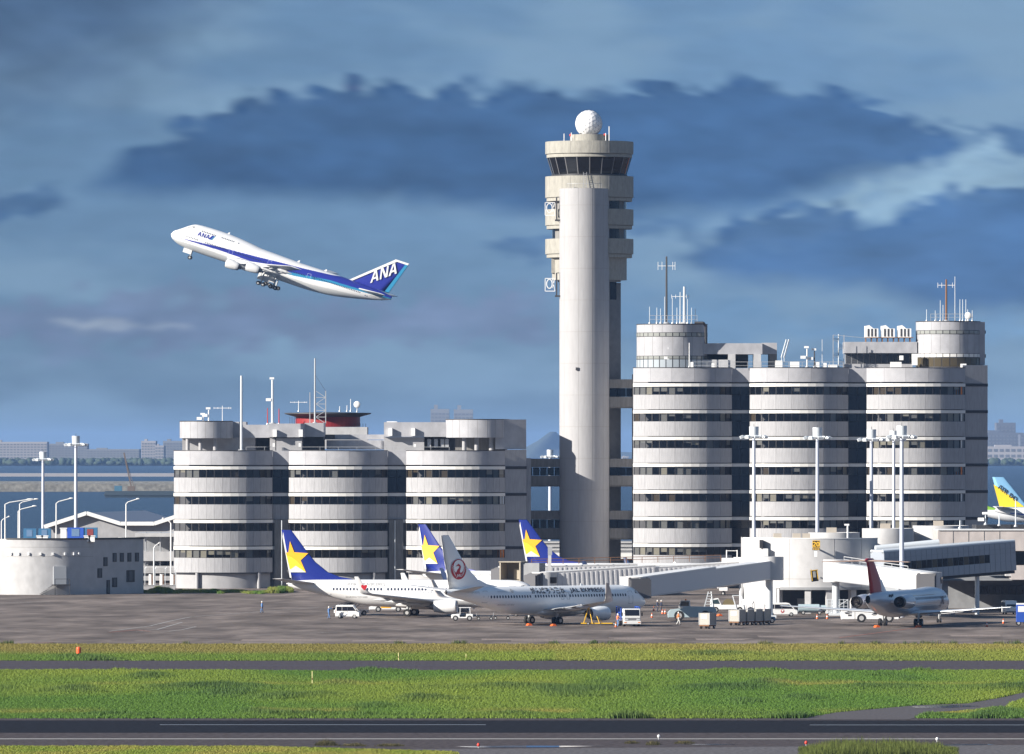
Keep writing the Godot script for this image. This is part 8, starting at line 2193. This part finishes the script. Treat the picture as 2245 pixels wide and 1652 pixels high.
func build_plants() -> void:
	var r := RandomNumberGenerator.new(); r.seed = 99
	var n1 := FastNoiseLite.new(); n1.frequency = 0.05; n1.seed = 3; n1.fractal_octaves = 3
	var n2 := FastNoiseLite.new(); n2.frequency = 0.16; n2.seed = 8; n2.fractal_octaves = 2
	var green := Color(0.084, 0.175, 0.017); var lime := Color(0.175, 0.235, 0.023); var dark := Color(0.030, 0.072, 0.012); var straw := Color(0.28, 0.26, 0.05); var tan_ := Color(0.255, 0.18, 0.055)
	var path := PackedVector2Array()
	for q in [[1740, 1578], [1830, 1561], [2010, 1545], [2120, 1541], [2190, 1529], [2300, 1504], [2300, 1518], [2220, 1541], [2210, 1552], [2060, 1561], [1990, 1578]]:
		var g := G(q[0], q[1]); path.append(Vector2(g.x, g.z))
	var me := tuft(16, 0.34, 5)
	var pl := []
	var lines := [[1508.0, 3.0], [1512.0, 5.0], [1566.0, 2.0]]
	for k in 90000:
		var d := r.randf_range(D(1574.5), D(1470.5)); var x := r.randf_range(-0.066, 0.066) * d
		if Geometry2D.is_point_in_polygon(Vector2(x, -d), path): continue
		var row := YH + H * F / d  # depth row on the sheet
		var a := n1.get_noise_2d(x * 0.35, d * 0.10); var b := n2.get_noise_2d(x * 0.4, d * 0.12 + 50.0)
		var col := green.lerp(lime, clampf(0.25 + a * 1.5, 0, 1))
		var tall := 0.24 + 0.12 * a
		var band := exp(-pow((row - 1510.0 - 5.0 * n1.get_noise_2d(x * 0.6, 4.0)) / 4.5, 2.0)) * clampf(0.55 + 1.6 * n1.get_noise_2d(x * 0.9, 77.0), 0, 1)
		band = maxf(band, clampf((b - 0.28) * 2.2, 0, 0.8))
		band = maxf(band, exp(-pow((row - 1569.0) / 3.0, 2.0)) * 0.7 * clampf(0.6 + 1.5 * n1.get_noise_2d(x, 11.0), 0, 1))
		col = col.lerp(dark, band * 0.85); tall += band * 0.55
		var pale := exp(-pow((row - 1500.0) / 4.0, 2.0)) * clampf(0.1 + 1.6 * n1.get_noise_2d(x * 0.8, 140.0), 0, 1) + exp(-pow((row - 1560.0) / 5.0, 2.0)) * clampf(1.8 * n1.get_noise_2d(x * 0.8, 240.0), 0, 1)
		col = col.lerp(straw, clampf(pale, 0, 0.85)); tall *= 1.0 - 0.5 * clampf(pale, 0, 1)
		col = col * r.randf_range(0.9, 1.1)
		pl.append([x, 0.0, -d, r.randf() * TAU, r.randf_range(0.8, 1.5), tall * r.randf_range(0.7, 1.3), col])
	meadow("field_grass", "wide bright green grass field between runway and taxiway", me, pl)
	pl = []
	for k in 34000:
		var d := r.randf_range(D(1447.5), D(1412.5)); var x := r.randf_range(-0.066, 0.066) * d
		var row := YH + H * F / d
		var a := n1.get_noise_2d(x * 0.25 + 300.0, d * 0.06)
		var t := smoothstep(1437.0, 1424.0, row + 9.0 * a + (4.0 if x > 8.0 else 0.0))
		var col := lime.lerp(green, clampf(0.3 - a * 1.4, 0, 1)).lerp(tan_, t * 0.7)
		if x > 5.0: col = col.lerp(straw, 0.35)
		var tall := 0.22
		var dk := clampf((n2.get_noise_2d(x * 0.22, d * 0.10) - 0.30) * 3.0, 0, 1) * (1.0 - t)
		col = col.lerp(dark, dk * 0.7); tall += dk * 0.3
		col = col * r.randf_range(0.8, 1.2)
		pl.append([x, 0.0, -d, r.randf() * TAU, r.randf_range(0.8, 1.5), tall * r.randf_range(0.6, 1.4), col])
	for k in 900:  # ragged weeds at the apron edge
		var x := r.randf_range(-70, 70)
		if n1.get_noise_2d(x * 2.0, 900.0) < 0.12: continue
		var d := D(1412.5) + r.randf_range(-1.5, 2.0)
		pl.append([x, 0.0, -d, r.randf() * TAU, r.randf_range(0.7, 1.3), r.randf_range(0.3, 0.75), dark.lerp(tan_, r.randf() * 0.4)])
	meadow("strip_grass", "dry yellow and green grass strip beyond the taxiway", me, pl)
	pl = []
	for k in 6000:  # foot of the offices and of the low building
		var x := r.randf_range(195, 640); var y := 1297.0 + 6.0 * absf(n1.get_noise_2d(x * 0.2, 5.0))
		var d := D(y) + r.randf_range(-6, 10)
		if x < 300 and x > 262: continue
		var hgt := 0.35 + 0.9 * maxf(0.0, n1.get_noise_2d(x * 0.35, 60.0)) + (0.5 if x > 590 else 0.0)
		pl.append([W(x, d), 0.03, -d, r.randf() * TAU, 1.1, hgt * r.randf_range(0.6, 1.3), green.lerp(straw, clampf(0.45 + n1.get_noise_2d(x * 0.4, 20.0), 0, 0.9)) * r.randf_range(0.7, 1.2)])
	meadow("wall_weeds", "rough yellow green weeds along the foot of the offices", me, pl)
	pl = []
	for k in 9000:  # near verge, lower left
		var x := r.randf_range(-30, 1000); var y := r.randf_range(1637.5, 1662.0)
		if x > 560 and y < 1637.5 + (x - 560) * 0.028: continue
		var d := D(y)
		pl.append([W(x, d), 0.04, -d, r.randf() * TAU, 1.1, r.randf_range(0.1, 0.22), lime.lerp(straw, clampf(0.5 + n1.get_noise_2d(x * 0.1, y), 0, 1)) * r.randf_range(0.8, 1.2)])
	meadow("verge_grass", "short dry grass on the near runway verge, bottom left", me, pl)
	# tall bush-like reeds at the lower right, and small clumps on the verge
	var bushes := [["big clump of tall green weeds at the bottom right edge", 1925, 1649.0, 172.0, 9.0, 4200, 0.95], ["dark low weed clump on the verge right of centre", 715, 1633.0, 22.0, 1.4, 160, 0.42], ["small weed clump between puddles at bottom", 770, 1634.5, 30.0, 1.2, 120, 0.25], ["thin weed clump left of the small puddle", 855, 1635.0, 30.0, 1.2, 120, 0.25], ["brown weed clump at the white edge light", 1432, 1632.0, 12.0, 1.2, 90, 0.35], ["brown weed clump left of the white edge light", 1385, 1629.0, 14.0, 1.2, 90, 0.25], ["brown weed clump right of the small puddle", 1500, 1629.0, 20.0, 1.2, 100, 0.28]]
	for b in bushes:
		pl = []
		for k in b[5]:
			var u := r.randf_range(-1, 1); var x: float = b[1] + u * b[3]; var y: float = b[2] + r.randf_range(-1, 1) * b[4]
			var d := D(y)
			var edge := 1.0 - pow(absf(u), 3.0) * 0.75
			pl.append([W(x, d), 0.03, -d, r.randf() * TAU, 1.0, b[6] * edge * r.randf_range(0.5, 1.3) * (1.0 + 0.5 * n1.get_noise_2d(x * 0.3, 3.0)), dark.lerp(lime, r.randf() * 0.55) if b[5] > 200 else dark.lerp(tan_, r.randf() * 0.35)])
		var base := Vector3(W(b[1], D(b[2])), 0, -D(b[2]))
		var o := thing("weed_clump", b[0], "weeds", base, 0.0, "weed clumps on the verge")
		var mb := MB.new()
		for p in pl:
			for k in 3:
				var f := r.randf() * TAU; var w := Vector3(cos(f), 0, sin(f)) * 0.035
				var q := Vector3(p[0], p[1], p[2]) - base + Vector3(r.randf_range(-0.2, 0.2), 0, r.randf_range(-0.2, 0.2))
				var tip := q + Vector3(r.randf_range(-0.15, 0.15), p[5] * r.randf_range(0.6, 1.0), r.randf_range(-0.15, 0.15))
				mb.tri(q - w, q + w, tip); mb.tri(q + w, q - w, tip)
		var lm := M("weed_leaf" if b[5] > 200 else "weed_brown", 0.15 if b[5] > 200 else 0.09, 0.19 if b[5] > 200 else 0.08, 0.035, 0.8)
		lm.backlight_enabled = true; lm.backlight = Color(0.4, 0.4, 0.3)
		part(o, "foliage", mb, lm)
		var sb := MB.new()
		for k in 12: sb.bar(Vector3(r.randf_range(-1, 1) * b[3] * 0.03, 0, r.randf_range(-0.3, 0.3)), Vector3(r.randf_range(-1, 1) * b[3] * 0.03, b[6] * 0.8, 0), 0.025)
		part(o, "stalks", sb, M("stalk", 0.14, 0.12, 0.05, 0.8))
